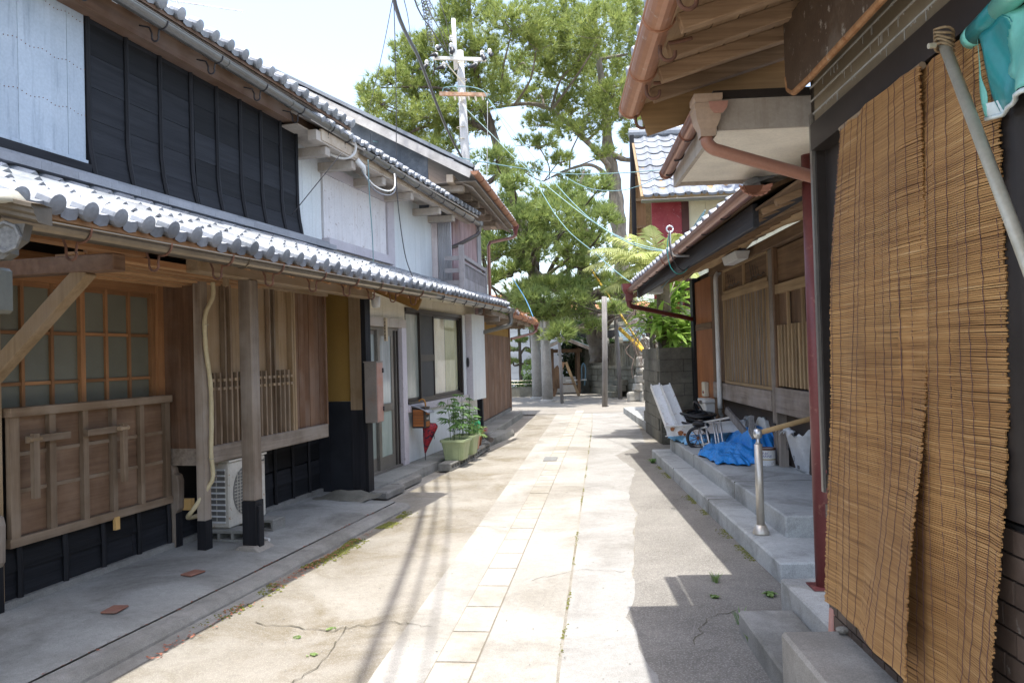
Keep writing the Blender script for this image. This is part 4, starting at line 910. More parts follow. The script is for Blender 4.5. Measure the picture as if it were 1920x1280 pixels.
for k in range(26):
    p = Vector((.14+random.gauss(0, .022), .03+random.gauss(0, .03), .06+random.gauss(0, .016))); b.grid(3, 2, lambda a, c, p=p: tuple(p+Vector((math.cos(a*6.28)*.016*c, math.sin(a*6.28)*.016*c, .006*c))))
b.build('flower_head', plain('geranium_red', (.75,.03,.015), .5), gt); MB().tube([(.04, 0, .02), (.09, .02, .06), (.14, .03, .05)], .004, 5).build('flower_stem', stem_g, gt)
st_k = thing('plant_stakes', 'dark green plant stakes standing in the green planters', 'stakes', LF, .36, 5.5, .30)
for x, y_, h in ((.0, -.25, .56), (.05, .36, .68), (-.02, .28, .50)): MB().tube([(x, y_, 0), (x+.01, y_+.01, h)], .005, 5).build('stake', plain('stake_green', (.05,.09,.03), .5) if 'stake_green' not in bpy.data.materials else bpy.data.materials['stake_green'], st_k)
wc = thing('plastic_bottle', 'bright green plastic bottle standing behind the geranium', 'bottle', LF, .12, 7.2, .30)
MB().lathe([(.001, 0), (.075, 0), (.08, .02), (.08, .06), (.072, .075), (.08, .09), (.08, .15), (.06, .19), (.001, .2)], 16).build('bottle_body', plain('bright_green_plastic', (.07,.62,.24), .3), wc, True)
bpipe = thing('gutter_pipe', 'short black brown pipe lying at the end of the planter row', 'pipe', LF, .33, 7.15, .19, R_(-33)); MB().tube([(-.22, .1, .05), (.2, -.1, .0)], .042, 12).build('tube', pipe_dark, bpipe)
# neighbour's porch roof corner at the very left
npo = thing('porch_corner', 'corner of a bronze moulded porch eave with an octagonal end boss', 'porch roof'); p0 = at(-60, 352, 2.9); p1 = at(62, 379, 2.9)
p0 = p1+(p0-p1)*7; d = (p1-p0).normalized(); npo.location = p1
pr = [(0, 0), (.012, -.005), (.012, -.02), (-.005, -.026), (-.005, -.04), (-.018, -.05), (-.018, -.062), (-.03, -.07), (-.12, -.07), (-.12, 0)]
b = MB(); vs = [Vector((0, -q[0], q[1])) for q in pr]+[-d*(-0)+(p0-p1)+Vector((0, -q[0], q[1])) for q in pr]; n = len(pr)
vs = [v_+(d*(.03 if i == 0 else 0)) for i, v_ in enumerate(vs)]
b.add(vs, [tuple(range(n)), tuple(range(n, 2*n))[::-1]]+[(i, n+i, n+(i+1) % n, (i+1) % n) for i in range(n)]); b.build('moulding', mottled('dark_bronze_moulding', (.10,.078,.05), (.15,.12,.085), 4, .45), npo)
b = MB().prism([(-.5, -.07), (-.055, -.07), (-.07, -.13), (-.11, -.16), (-.11, -.18), (-.14, -.20), (-.5, -.20)], 'y', .04, .09); b.build('end_panel', mottled('grey_bronze', (.10,.09,.075), (.15,.14,.12), 4, .5, metal=.4), npo)
og = MB().lathe([(.001, 0), (.042, 0), (.05, .012), (.06, .012), (.062, 0)], 8, cap=False).build('octagon_boss', mottled('corroded_boss', (.13,.13,.125), (.22,.22,.21), 60, .6, metal=.3), npo, loc=(-.125, .036, -.12)); og.rotation_euler = (R_(90), 0, 0)
MB().lathe([(.001, .06), (.05, .05), (.075, .02), (.08, 0)], 14).build('cream_dome', plain('cream_dome_paint', (.34,.32,.25), .5), npo, True, loc=(-.13, .03, .0))
MB().bx(-.33, -.135, .0, .1, -.40, -.23).build('lamp_case', mottled('green_bronze_case', (.10,.10,.08), (.14,.14,.115), 4, .45, metal=.3), npo, bev=.012)
# television aerial on the boarded house
an = thing('aerial', 'thin white television aerial on the boarded house roof', 'antenna'); q0 = at(333, 30, 9.0); an.location = q0
MB().tube([(0, 0, -1.0), at(333, 2, 9.0)-q0], .014, 6).build('mast', offwhite, an); MB().tube([at(298, -2, 9.0)-q0, at(455, 22, 9.4)-q0], .010, 6).build('boom', rust_white, an)
for px in (310, 333): MB().tube([at(px-4, -14, 8.9)-q0, at(px+5, 16, 9.2)-q0], .006, 5).build('element', offwhite, an)
# ------------------------------------------------------------------ RIGHT HOUSE with steps
HR = thing('lattice_house', 'weathered brown house with slatted windows and log beam behind the concrete steps', 'house', RF)
wr = .97
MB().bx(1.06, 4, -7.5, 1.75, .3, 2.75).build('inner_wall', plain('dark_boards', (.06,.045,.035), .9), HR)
MB().bx(.95, 1.07, -2.935, -2.805, .30, 2.62).build('main_post', G['R_grey_z'], HR, bev=.008)
board('cut_post', G['R_grey_z'], HR, .94, 1.02, -3.10, -3.02, .30, .72); board('scorched_patch', G['R_char_z'], HR, .936, .949, -2.93, -2.81, .66, .74)
board('black_post', G['R_char_z'], HR, .93, 1.06, 1.50, 1.73, .10, 2.72)
for u0, u1 in ((.22, .62), (.622, 1.05), (1.052, 1.49)): board('orange_board', G['R_orange_z'], HR, wr, wr+.03, u0, u1, .62, 2.64)
board('orange_rail', G['R_brown_y'], HR, wr-.012, wr-.001, .25, 1.48, 1.86, 1.96)
board('end_post', G['R_brown_z'], HR, .955, 1.06, .03, .19, .3, 2.64)
for k in range(4): board('plank', G['R_brown_z'], HR, wr+.01, wr+.03, -.58+k*.15, -.432+k*.15, 1.10, 2.62)
# slatted window
w1 = MB().bx(.955, 1.0, -2.80, -.55, 2.285, 2.335).build('slatted_window', G['R_tan_y'], HR)
board('head_rail', G['R_tan_y'], w1, .945, 1.0, -2.80, -.55, 2.215, 2.282); board('side_frame', G['R_tan_z'], w1, .955, 1.0, -.60, -.55, 1.12, 2.60)
board('side_frame', G['R_tan_z'], w1, .955, 1.0, -2.80, -2.74, 1.12, 2.60)
MB().bx(1.012, 1.03, -2.75, -.6, 1.11, 2.22).build('back_board', G['R_brown_z'], w1)
board('lower_board', W('R_pale_z', (.28,.23,.17), (.42,.37,.31), 'z', grey=(.36,.18,.08), ga=.55), w1, .994, 1.011, -2.74, -.605, 1.13, 1.75)
for k in range(46):
    u = -.625-k*.0465; board('slat', G['R_tan_z'] if k % 3 else G['R_grey_z'], w1, .968+random.uniform(-.004, .004), .990, u-.011, u+.011, 1.13, 2.215)
board('sill_strip', G['R_tan_y'], w1, .955, 1.0, -2.80, -.55, 1.09, 1.128)
for u0, u1 in ((-2.73, -1.70), (-1.66, -.61)):
    f = MB().bx(.985, 1.0, u0, u1, 2.34, 2.60).build('carved_panel', G['R_brown_y'], w1)
board('panel_post', G['R_tan_z'], w1, .955, 1.0, -1.70, -1.66, 2.335, 2.60); board('panel_top', G['R_tan_y'], w1, .955, 1.0, -2.74, -.6, 2.60, 2.65)
cut = MB()      # cut-out wave and reed shapes of the carved panels
for cu in (-2.25, -1.1):
    for k in range(9):
        x0 = cu-.3+k*.07; cut.bar((.983, x0, 2.39+.02*math.sin(k*2.1)), (.983, x0+.065, 2.39+.02*math.sin((k+1)*2.1)), .003, .012)
    for k in range(4): cut.bar((.983, cu+.1*k-.05, 2.40), (.983, cu+.1*k+.02*(k-1), 2.50+.02*k), .003, .010)
stuff(cut.build('carving', black_m, w1))
MB().bx(.935, .99, -2.80, .15, .865, 1.085).build('skirting_beam', G['R_grey_y'], HR, bev=.006)
# panels right of the post
w2 = MB().bx(.96, 1.0, -5.2, -2.94, 2.12, 2.22).build('slatted_panel', G['R_tan_y'], HR)
for k in range(9): board('back_board', G['R_brown_z'], w2, 1.0, 1.02, -2.945-(k+1)*.22, -2.948-k*.22, 1.14, 2.12)
for k in range(14):
    u = -3.06-k*.115; tl = k % 4 == 3; board('slat', G['R_tan_z'], w2, .962, .985, u-.025, u+.025, 1.15, 2.12 if tl else 1.79)
for z in (1.52, 1.66): board('slat_tie', G['R_tan_y'], w2, .986, .999, -4.7, -2.95, z-.014, z+.014)
MB().bx(1.0, 1.03, -5.2, -2.95, 2.22, 2.6).build('transom_board', G['R_brown_y'], w2); board('transom_post', G['R_brown_z'], w2, .955, 1.0, -3.0, -2.94, 1.13, 2.62)
board('skirting_beam', G['R_grey_y'], HR, .945, .99, -5.2, -2.945, .865, 1.13)
MB().bx(.93, 1.06, -6.5, .2, 2.62, 2.74).build('lintel', G['R_brown_y'], HR, bev=.006)
# log beam, rafters, soffit
lg = [Vector((.80+.02*math.sin(k*1.3), 1.9-k*.62, 2.78+.028*math.sin(k*.9+.5)-.014*math.sin(k*2.2))) for k in range(12)]
MB().tube(smooth(lg, 4), [.085+.010*math.sin(k*.8) for k in range(len(smooth(lg, 4)))], 12).build('log_beam', G['R_log_y'], HR, True)
for k in range(26): board('rafter', G['R_rafter_x'], HR, -.1, 1.1, 1.6-k*.33, 1.645-k*.33, 2.63, 2.68, (0, -.36, 0))
board('soffit', G['R_brown_y'], HR, -.14, 1.2, -7.4, 1.75, 2.685, 2.70, (0, -.36, 0))
MB().bx(-.115, -.075, -6.3, .22, 2.345, 2.50).build('fascia', G['R_char_y'], HR, bev=.004)
MB().bx(.10, .2, -8.2, -5.2, 2.50, 2.66).build('charred_beam', G['R_char_y'], HR, bev=.01)
lo = tiled(HR, 1.6, 3.26, -.16, 2.56, -6.6, .3, .27, 6, tile_far, .045, .045)
lo.build('roof_boarding', G['R_brown_y'], HR)
gutter('gutter', HR, (-.215, -6.72, 2.535), (-.215, .12, 2.465), .056, gut_brown, [.12, .22, .32, .42, .51, .6, .69, .78, .86, .93], iron_dark, False, (.5,))
b = MB()
for k in range(9):
    a0 = math.pi*(.04+k*.102); a1 = a0+.09*math.pi
    for a in (a0, a1): pass
    am = (a0+a1)/2; b.add([(.056*math.cos(a0), 0, -.056*math.sin(a0)), (.056*math.cos(a1), 0, -.056*math.sin(a1)), (.10*math.cos(a1), -.05, -.085*math.sin(a1)+.01), (.095*math.cos(am), -.075, -.08*math.sin(am)), (.10*math.cos(a0), -.05, -.085*math.sin(a0)+.01)], [(0, 1, 2, 3, 4)])
b.build('fluted_end', pipe_pink, HR, loc=(-.215, -6.72, 2.535), thick=.006)
b = MB(); R0 = [(.05, -.20), (.055, -.10), (.09, -.03), (.10, .05)]
for (r0, z0), (r1, z1) in zip(R0, R0[1:]): b.add([(-r0, -r0, z0), (r0, -r0, z0), (r0, r0, z0), (-r0, r0, z0), (-r1, -r1, z1), (r1, -r1, z1), (r1, r1, z1), (-r1, r1, z1)], [(0,1,5,4),(1,2,6,5),(2,3,7,6),(3,0,4,7)])
b.build('rainwater_head', pipe_red, HR, loc=(-.24, .2, 2.50))
MB().tube(smooth([(-.24, .2, 2.34), (-.235, .22, 2.25), (-.18, .3, 2.22), (.0, .5, 2.20), (.93, 1.55, 2.06)]), .038, 9).build('rain_pipe', pipe_red, HR, True)
MB().bx(-.06, .10, -.9, -.6, 2.33, 2.42).build('junction_box', offwhite, HR)
# white down pipe, meter, lamp, insulators, wires
MB().tube(smooth([(.98, -.36, 2.63), (.93, -.38, 2.60), (.90, -.42, 2.52), (.90, -.42, 2.3), (.90, -.43, 1.6), (.90, -.43, .74)]), .033, 10).build('white_down_pipe', offwhite, HR, True)
MB().tube([(.90, -.43, .74), (.90, -.43, .68), (.93, -.43, .62)], .026, 8).build('pipe_foot', g_block, HR)
brk = thing('breaker_box', 'small ivory breaker box on the orange boards above the white cooler', 'breaker box', RF, wr-.03, .72, .84)
MB().bx(-.04, .03, -.11, .11, 0, .22).build('case', ivory, brk, bev=.01); board('slot', black_m, brk, -.043, -.038, -.07, .04, .05, .085); board('switch', plain('red_switch', (.5,.04,.03), .5), brk, -.046, -.042, -.07, -.045, .055, .08)
lm = thing('eave_light', 'white angular eave light fixed below the log beam', 'lamp', RF, .80, -2.0, 2.58)
b = MB().prism([(-.09, .10), (.09, .10), (.06, .0), (-.06, .0)], 'y', -.34, .34); b.build('light_case', offwhite, lm, bev=.006); MB().bx(-.03, .03, -.36, .3, .10, .13).build('light_mount', iron_dark, lm)
for u in (-4.6, -3.9, -3.1, -2.2): MB().lathe([(.001, 0), (.022, 0), (.024, .05), (.018, .065), (.001, .07)], 10).build('insulator', ivory, HR, loc=(.70, u, 2.84))
old_wire = plain('old_wire', (.12,.10,.085), .7)
for k in range(3):
    MB().tube(smooth([(.68-.015*k, 1.6-j*.75, 2.855+.02*k-.03*(j % 2)+.01*math.sin(j*3+k)) for j in range(11)], 4), .008, 5).build('eave_wire', old_wire, HR)
MB().tube(smooth([(.72, 1.3, 2.74), (.7, 1.0, 2.66), (.62, 1.6, 2.50), (.6, 1.75, 2.45), (.7, 1.8, 2.7)]), .008, 5).build('hanging_wire', ivory, HR)
hk = thing('wire_hook', 'galvanised service wire hook standing out of the black fascia', 'bracket', RF, -.12, -4.05, 2.44)
MB().tube(smooth([(0, 0, 0), (-.12, -.02, .0), (-.17, -.02, .03), (-.18, -.02, .10), (-.18, -.02, .22)]), .012, 7).build('arm', alu_bright, hk, True)
MB().tube([(-.18+.03*math.cos(a), -.02, .25+.03*math.sin(a)) for a in np.linspace(0, 6.29, 14)], .008, 6).build('ring', alu_bright, hk, True)
MB().tube(smooth([(-.18, -.02, .24), (-.19, -.06, .1), (-.16, -.08, -.06), (-.08, -.04, -.14), (0, .1, -.10), (.05, .2, -.02)]), .006, 5).build('drop_wire', black_m, hk, True)
MB().tube(smooth([(-.18, -.02, .24), (-.2, .02, .1), (-.18, .04, -.08), (-.1, .1, -.16), (0, .2, -.12), (.05, .25, -.02)]), .004, 5).build('drop_wire', plain('teal_wire', (.05,.42,.38), .5), hk, True)

# ------------------------------------------------------------------ things kept on the platform
tarp_m = mottled('blue_tarpaulin', (.015,.24,.70), (.035,.32,.82), 6, .42, fine=22, bump=.7, spec=.4, bd=.03); tarp_f = mottled('faded_blue_tarpaulin', (.10,.36,.68), (.28,.52,.74), 9, .5, fine=22, bump=.7, bd=.03)
def heap(name, lab, cat, fr, v0, v1, u0, u1, z, hf, m, nu=72, nv=60, edge=.018):
    t = thing(name, lab, cat, fr, (v0+v1)/2, (u0+u1)/2, z); W_, L_ = v1-v0, u1-u0
    def fn(a, c):
        x, y_ = a*2-1, c*2-1; rr = max(1e-6, (abs(x)**2.6+abs(y_)**2.6)**(1/2.6)); e = max(0, 1-rr**3)
        sq = 1/max(1, rr*1.0) ; ang = math.atan2(y_, x)
        wob = 1+.07*math.sin(ang*7)+.05*math.sin(ang*13+1)+.03*math.sin(ang*23)
        fold = .018*math.sin(x*6+y_*4)+.009*math.sin(x*13-y_*10)+.006*math.sin(x*23+y_*21)+.004*abs(math.sin(x*31-y_*17+2*math.sin(y_*6)))+.003*math.sin(x*57+y_*43)+.010*abs(math.sin(ang*9))*rr
        h = max(.004, hf(x, y_)*e+fold*(e**.4)*.8+.006)+edge*(.5+.5*math.sin(ang*19))*rr**4
        return (x*sq*wob*W_/2, y_*sq*wob*L_/2, h)
    MB().grid(nu, nv, fn).build('cover', m, t, True, thick=.003); return t
heap('tarpaulin', 'bright blue tarpaulin spread over a low heap in front of the paint can', 'tarpaulin', RF, .30, .86, -2.95, -1.55, .303, lambda x, y: .09+.10*max(0, x+.2)+.03*y, tarp_m)
heap('tarpaulin', 'blue tarpaulin bundle with grey rope pushed under the slatted wall', 'tarpaulin', RF, .72, 1.22, -2.75, -1.0, .303, lambda x, y: .30+.06*x-.05*math.sin(y*3), tarp_m)
heap('tarpaulin', 'faded pale blue tarpaulin wrapped heap under the black hose coil', 'tarpaulin', RF, .28, 1.0, -1.05, .02, .303, lambda x, y: .20+.12*max(0, x), tarp_f)
heap('tarpaulin', 'faded blue tarpaulin corner hanging over the platform edge by the rusty beam', 'tarpaulin', RF, .22, .60, -.55, .05, .303, lambda x, y: .10, tarp_f, 20, 20)
heap('tarpaulin', 'dark blue tarpaulin in the gap right of the house post', 'tarpaulin', RF, 1.3, 1.7, -4.1, -3.0, .303, lambda x, y: .42-.1*y, mottled('navy_tarpaulin', (.01,.09,.25), (.02,.14,.34), 6, .45))
heap('plastic_bag', 'crumpled white plastic bag in the dark gap below the skirting beam', 'bag', RF, .98, 1.25, -2.35, -1.75, .60, lambda x, y: .16+.05*math.sin(x*5), mottled('crumpled_white_plastic', (.5,.5,.47), (.66,.66,.63), 14, .4, bump=.4), 22, 22)
heap('plastic_bag', 'grey clear plastic bag left of the white bag under the beam', 'bag', RF, 1.0, 1.3, -1.65, -.95, .56, lambda x, y: .16, mottled('grey_plastic', (.12,.12,.12), (.22,.22,.21), 9, .35, bump=.3), 22, 22)
rp = thing('rope', 'loose grey rope lying across the blue tarpaulin bundle', 'rope', RF, .86, -2.3, .60)
for k in range(5): MB().tube(smooth([(-.12+.012*k, -.45, -.03), (-.09+.02*k, -.2, .02+.006*k), (.0+.01*k, .1, .09), (.08, .38-.03*k, .15)]), .011, 6).build('strand', mottled('grey_rope', (.22,.21,.2), (.34,.33,.31), 40, .9) if k == 0 else bpy.data.materials['grey_rope'], rp, True)
cb = thing('cooler_box', 'white lidded cooler box standing against the concrete block wall', 'cooler', RF, .98, .42, .50)
MB().prism([(-.14, 0), (.14, 0), (.16, .27), (-.16, .27)], 'y', -.25, .25).build('box_body', offwhite, cb, bev=.015); MB().bx(-.175, .175, -.27, .27, .272, .325).build('lid', offwhite, cb, bev=.012); MB().bx(-.19, -.176, -.06, .06, .25, .30).build('latch', iron_dark, cb)
board('box_stand', G['R_grey_y'], cb, -.18, .18, -.28, .28, -.2, -.004)
hc = thing('hose_coil', 'thick coil of black hose lying on the pale blue tarpaulin', 'hose', RF, .60, -.35, .545)
hp = []
for k in range(11*20+1):
    a = k*2*math.pi/20; r = .27+.05*math.sin(k*.11)+.025*math.sin(k*.47); hp.append((r*.75*math.cos(a)+.02*math.sin(k*.05), r*1.25*math.sin(a), .02+.055*(1+math.sin(k*.083+a*.5))+.02*math.sin(k*.31)))
MB().tube(hp, .016, 7).build('hose', black_m, hc, True)
MB().tube(smooth([(.05, -.2, .14), (.0, -.1, .26), (-.03, .05, .28), (.02, .1, .14)]), .015, 7).build('hose_end', black_m, hc, True)
def hbeam(name, lab, a, b_, wd, ht, m, up=(0, 0, 1), group=None):
    t = thing(name, lab, 'steel beam'); t.location = a; a = Vector(a); e = Vector(b_)-a; d = e.normalized(); upv = Vector(up); sd = d.cross(upv).normalized(); u2 = sd.cross(d)
    b = MB()
    for s_ in (1, -1): b.bar(u2*(s_*ht/2), e+u2*(s_*ht/2), wd, .012, up)
    b.bar((0, 0, 0), e, .012, ht, up); b.build('beam_body', m, t); return t
hbeam('steel_beam', 'white steel beam leaning diagonally from the block wall down to the platform', at(1228, 722, 11.5), at(1262, 812, 10.95), .085, .12, rust_white, (1, .2, .3))
hbeam('steel_beam', 'second white steel beam leaning just right of the first diagonal one', at(1247, 722, 11.3), at(1282, 806, 10.9), .085, .12, rust_white, (1, .2, .3))
hbeam('steel_beam', 'rust spotted white steel beam lying level behind the spoked wheel', at(1250, 808, 10.95), at(1400, 797, 10.1), .1, .13, rust_white)
ru = MB()
for k, (dx, dz, r) in enumerate(((.05, .02, .028), (.13, -.03, .035), (.21, -.045, .022), (.17, -.05, .018))):
    n_ = 12; bA = at(1250, 808, 10.95); bD = (at(1400, 797, 10.1)-bA).normalized(); p = bA+bD*(dx*1.6+.05)+Vector((bD.y, -bD.x, 0))*.052+Vector((0, 0, dz*1.2))
    ru.add([p]+[p+bD*(r*1.3*math.cos(2*math.pi*i/n_)*(1+.3*math.sin(i*2.7)))+Vector((0, 0, r*math.sin(2*math.pi*i/n_))) for i in range(n_)], [(0, 1+i, 1+(i+1) % n_) for i in range(n_)])
o = ru.build('rust_patches', rust); tb = [q for q in COL.objects if q.name.startswith('steel_beam')][-1]; o.parent = tb; o.matrix_parent_inverse = Matrix.Translation(-Vector(tb.location)); stuff(o)
tp = thing('plank', 'grey timber plank sloping down in front of the blue tarpaulins', 'plank'); a = at(1362, 768, 9.9); tp.location = a
MB().bar((0, 0, 0), at(1440, 863, 8.95)-a, .03, .085).build('plank_body', G['R_post_z'], tp)
ct = thing('hand_cart', 'folded aluminium hand cart with spoked wheel lying against the blue tarpaulins', 'cart'); c0 = at(1335, 850, 9.75); ct.location = c0
L_ = lambda px, py, d: at(px, py, d)-c0
MB().tube(smooth([L_(1318, 792, 10.2), L_(1350, 786, 9.95), L_(1376, 782, 9.75), L_(1385, 788, 9.68), L_(1390, 805, 9.65), L_(1393, 824, 9.62)]), .014, 8).build('handle', alu_bright, ct, True)
for a, b_ in ((( 1322, 794, 10.15), (1333, 846, 9.85)), ((1350, 788, 9.95), (1357, 842, 9.7)), ((1337, 790, 10.05), (1345, 845, 9.8)), ((1311, 802, 10.2), (1320, 838, 9.95)), ((1312, 803, 10.2), (1326, 800, 10.05)), ((1316, 833, 10.0), (1333, 831, 9.9)), ((1324, 849, 9.85), (1356, 842, 9.6)), ((1343, 795, 10.0), (1350, 840, 9.75))):
    MB().tube([L_(*a), L_(*b_)], .012, 7).build('frame_bar', alu_bright, ct, True)
def wheel(px, py, d, r, ax, spokes=True):
    wv = L_(px, py, d); z = Vector(ax).normalized(); x = z.orthogonal().normalized(); y_ = z.cross(x)
    t = MB().tube([wv+(x*math.cos(a)+y_*math.sin(a))*r for a in np.linspace(0, 2*math.pi, 25)], r*.16 if spokes else r*.3, 8).build('tyre', black_m, ct, True)
    if spokes:
        for k in range(9): MB().tube([wv, wv+(x*math.cos(k*.698)+y_*math.sin(k*.698))*r], .005, 5).build('spoke', iron, t)
        MB().tube([wv-z*.03, wv+z*.03], .018, 8).build('wheel_hub', iron, t)
wheel(1309, 821, 10.25, .135, (.3, 1, .1)); wheel(1330, 848, 9.75, .085, (.15, .25, 1), False); wheel(1314, 796, 10.25, .085, (.15, .25, 1), False)
pc = thing('paint_can', 'small white paint tin with blue lettering and rusty rim beside the house post', 'paint can', RF, .845, -2.93, .302)
MB().lathe([(.001, 0), (.083, 0), (.083, .17), (.079, .175), (.001, .172)], 24).build('tin', rust_white, pc); MB().lathe([(.085, .165), (.0865, .17), (.085, .186), (.08, .186), (.08, .17)], 24).build('rim', iron, pc)
MB().lathe([(.0838, .075), (.0838, .155)], 24, cap=False).build('paper_band', offwhite, pc); MB().lathe([(.0839, .062), (.0839, .073)], 24, cap=False).build('gold_band', plain('dull_gold', (.45,.33,.12), .5), pc)
ink = plain('blue_ink', (.03,.03,.25), .6)
for tx, z in (('P-RC', .132), ('MARINE', .102)):
    tt = text('lettering', tx, ink, pc, (0, 0, 0), (0, 0, 0), .036)
    me = tt.data; a0 = math.radians(243)
    for v_ in me.vertices:      # wrap the line round the tin
        x, y_ = v_.co.x, v_.co.y; a = a0+x/.084; v_.co = (.0845*math.cos(a), .0845*math.sin(a), z+y_)
sk = thing('paper_sack', 'large open white cardboard sack with grey print beside the house post', 'sack', RF, 1.16, -3.42, .302)
def sackf(a, c):
    ang = a*2*math.pi; e = .45; cx = math.copysign(abs(math.cos(ang))**e, math.cos(ang)); cy = math.copysign(abs(math.sin(ang))**e, math.sin(ang))
    s_ = .72+.28*c+.02*math.sin(ang*5+c*4); top = .03*math.sin(ang*3)+.025*math.sin(ang*7) if c > .93 else 0
    return (.17*cx*s_-.05*c, .27*cy*s_, .40*c+top)
MB().grid(48, 14, sackf).build('sack_body', mottled('white_card', (.56,.58,.60), (.66,.68,.69), 5, .7, fine=40), sk, True, thick=.006)
MB().bx(-.12, .1, -.2, .2, 0, .01).build('sack_base', bpy.data.materials['white_card'], sk)
for (x, y_, rz) in ((-.20, .12, .3), (-.22, -.08, -.2)): MB().grid(6, 3, lambda a, c, x=x, y_=y_, rz=rz: (x-.08*c+.02*math.sin(a*5), y_+.2*a-.1, .42+.06*c*math.sin(a*3.1)-.05*c*c+rz*.02)).build('flap', bpy.data.materials['white_card'], sk, True, thick=.004)
text('lettering', '800', black_m, sk, (-.183, -.13, .06), (R_(90), 0, R_(-90)), .05)
b = MB(); b.tube([(-.196+.0*i, .16+.035*math.sin(i*1.1), .24+.045*math.cos(i*.8)) for i in range(14)], .002, 4); b.tube([(-.186, .0+.022*math.cos(i*.6), .13+.03*math.sin(i*.6)) for i in range(12)], .002, 4); stuff(b.build('printed_drawing', black_m, sk))
hr = thing('handrail', 'champagne steel handrail post with wooden rail on the lower step', 'handrail', RF, .10, -5.42, .142)
MB().lathe([(.062, 0), (.062, .012), (.040, .07), (.001, .071)], 20).build('base_cup', steel_champ, hr, True); MB().lathe([(.030, .06), (.030, .68)], 18).build('post', steel_champ, hr, True)
MB().lathe([(.022, .68), (.015, .70), (.015, .735)], 14).build('neck', alu_bright, hr, True); MB().lathe([(.001, .72), (.028, .73), (.036, .76), (.028, .79), (.001, .80)], 16).build('ball_joint', alu_bright, hr, True)
MB().tube([(.02, 0, .768), (.30, .11, .82), (.9, .35, .93)], .020, 12).build('rail', W('R_rail_x', (.42,.27,.12), (.55,.38,.19), 'x'), hr, True)

# ------------------------------------------------------------------ SHOP FRONT on the right
SH = thing('shop_front', 'dark bronze shop front with rolled shutter, tiled plinth and deep timber eave', 'shop', FF)
vf = -.2
board('left_jamb', alu_dark, SH, vf-.02, vf+.1, -.86, -.815, 1.0, 2.75); board('left_jamb', alu, SH, vf-.034, vf-.021, -.845, -.818, .90, 2.6)
MB().bx(.15, .2, -.86, -.80, .22, 2.8).build('side_wall', alu_dark, SH)
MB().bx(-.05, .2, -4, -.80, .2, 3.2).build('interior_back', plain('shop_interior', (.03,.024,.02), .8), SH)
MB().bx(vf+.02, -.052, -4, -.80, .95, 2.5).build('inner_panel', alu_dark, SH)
board('lintel', alu_dark, SH, vf-.05, vf+.05, -3.6, -.885, 2.42, 2.535)
sh_m = mottled('bronze_shutter', (.24,.19,.125), (.31,.25,.17), 3, .45, metal=.25, fine=30); sh_l = mottled('chalk_streaks', (.34,.32,.28), (.46,.44,.40), 12, .8)
for k in range(8):
    z = 2.54+k*.062; board('shutter_slat', sh_m, SH, vf-.02, vf+.0, -3.6, -.815, z, z+.054); board('slat_joint', sh_l, SH, vf-.024, vf-.0, -3.6, -.815, z+.0545, z+.0615)
b = MB()
for k in range(150):
    u = -random.uniform(.83, 2.3); z = 2.54+random.randrange(1, 5)*.062; b.bx(vf-.0232, vf-.021, u, u+random.uniform(.002, .006), z-random.choice((.006, .01, .016, .04)), z)
stuff(b.build('chalk_drips', sh_l, SH))
# hanging valance with rusted lower edge
prof = [(-3.4, 2.655), (-1.15, 2.655), (-.95, 2.665), (-.88, 2.70), (-.86, 2.76), (-.86, 3.0), (-3.4, 3.0)]
MB().prism([(p[0], p[1]) for p in prof], 'x', -.345, -.32).build('valance', mottled('chalky_brown_sheet', (.07,.045,.03), (.11,.075,.05), 4, .6, dirt=(.40,.37,.33), stain=(.3,.28,.25), sa=.45), SH)
b = MB().tube([(-.335, p[0], p[1]) for p in prof[:5]], .014, 7); b.build('valance_edge', mottled('rusted_edge', (.26,.11,.04), (.42,.24,.12), 22, .9, dirt=(.42,.40,.36)), SH)
# right jamb and tiled plinth
board('right_jamb', alu_dark, SH, vf-.03, vf+.1, -2.42, -2.27, 1.08, 2.42); board('right_jamb', alu_dark, SH, vf-.05, vf+.1, -2.56, -2.43, 1.05, 2.6); board('right_panel', alu_dark, SH, vf+.0, vf+.1, -3.6, -2.57, 1.08, 2.42)
brick_m = mottled('brown_wall_tile', (.075,.05,.036), (.125,.088,.065), 9, .55, fine=150, dirt=(.3,.27,.23), var=(.8, 1.2))
MB().bx(vf-.001, vf+.15, -3.8, -.80, .0, 1.06).build('plinth_wall', mottled('dark_mortar', (.022,.02,.018), (.035,.032,.03), 20, .9), SH)
r = 0; z = .02
while z < 1.04:
    u = -.80-(.0 if r % 2 else .055); 
    while u > -3.3:
        board('brick', brick_m, SH, vf-.014+random.uniform(-.0015, .0015), vf-.002, u-.105, u-.004, z, z+.062); u -= .11
    z += .069; r += 1
# eave: soffit boards, rafters, end board, tiles, gutter
def zs_(v): return 2.905+.29*(v+.86)     # underside of the boards
for k in range(9):
    v0 = -.93+k*.118; board('soffit_board', G['R_rafter_y'], SH, v0, v0+.115, -4.2, -.115, zs_(v0+.06), zs_(v0+.06)+.018, (0, -.282, 0))
for k in range(13):
    u = -.36-k*.30; MB().bar((-.875, u, zs_(-.875)-.035), (.25, u, zs_(.25)-.035), .055, .07).build('rafter', G['R_rafter_x'], SH, bev=.004)
MB().bar((-.90, -.115, zs_(-.9)-.075), (.3, -.115, zs_(.3)-.075), .028, .19).build('end_board', W('R_varnish_x', (.22,.13,.055), (.36,.225,.105), 'x'), SH)
board('eave_board', G['R_rafter_y'], SH, -.945, -.905, -4.2, -.10, 2.865, 2.905)
MB().bar((-1.02, -.07, 2.865), (-.86, -.07, 2.90), .04, .03).build('verge_batten', G['R_grey_y'], SH)
lo = tiled(SH, .4, 3.42, -.93, 3.0, -4.2, -.07, .27, 4, tile_far, .05, .05); lo.build('roof_boarding', G['R_brown_y'], SH)
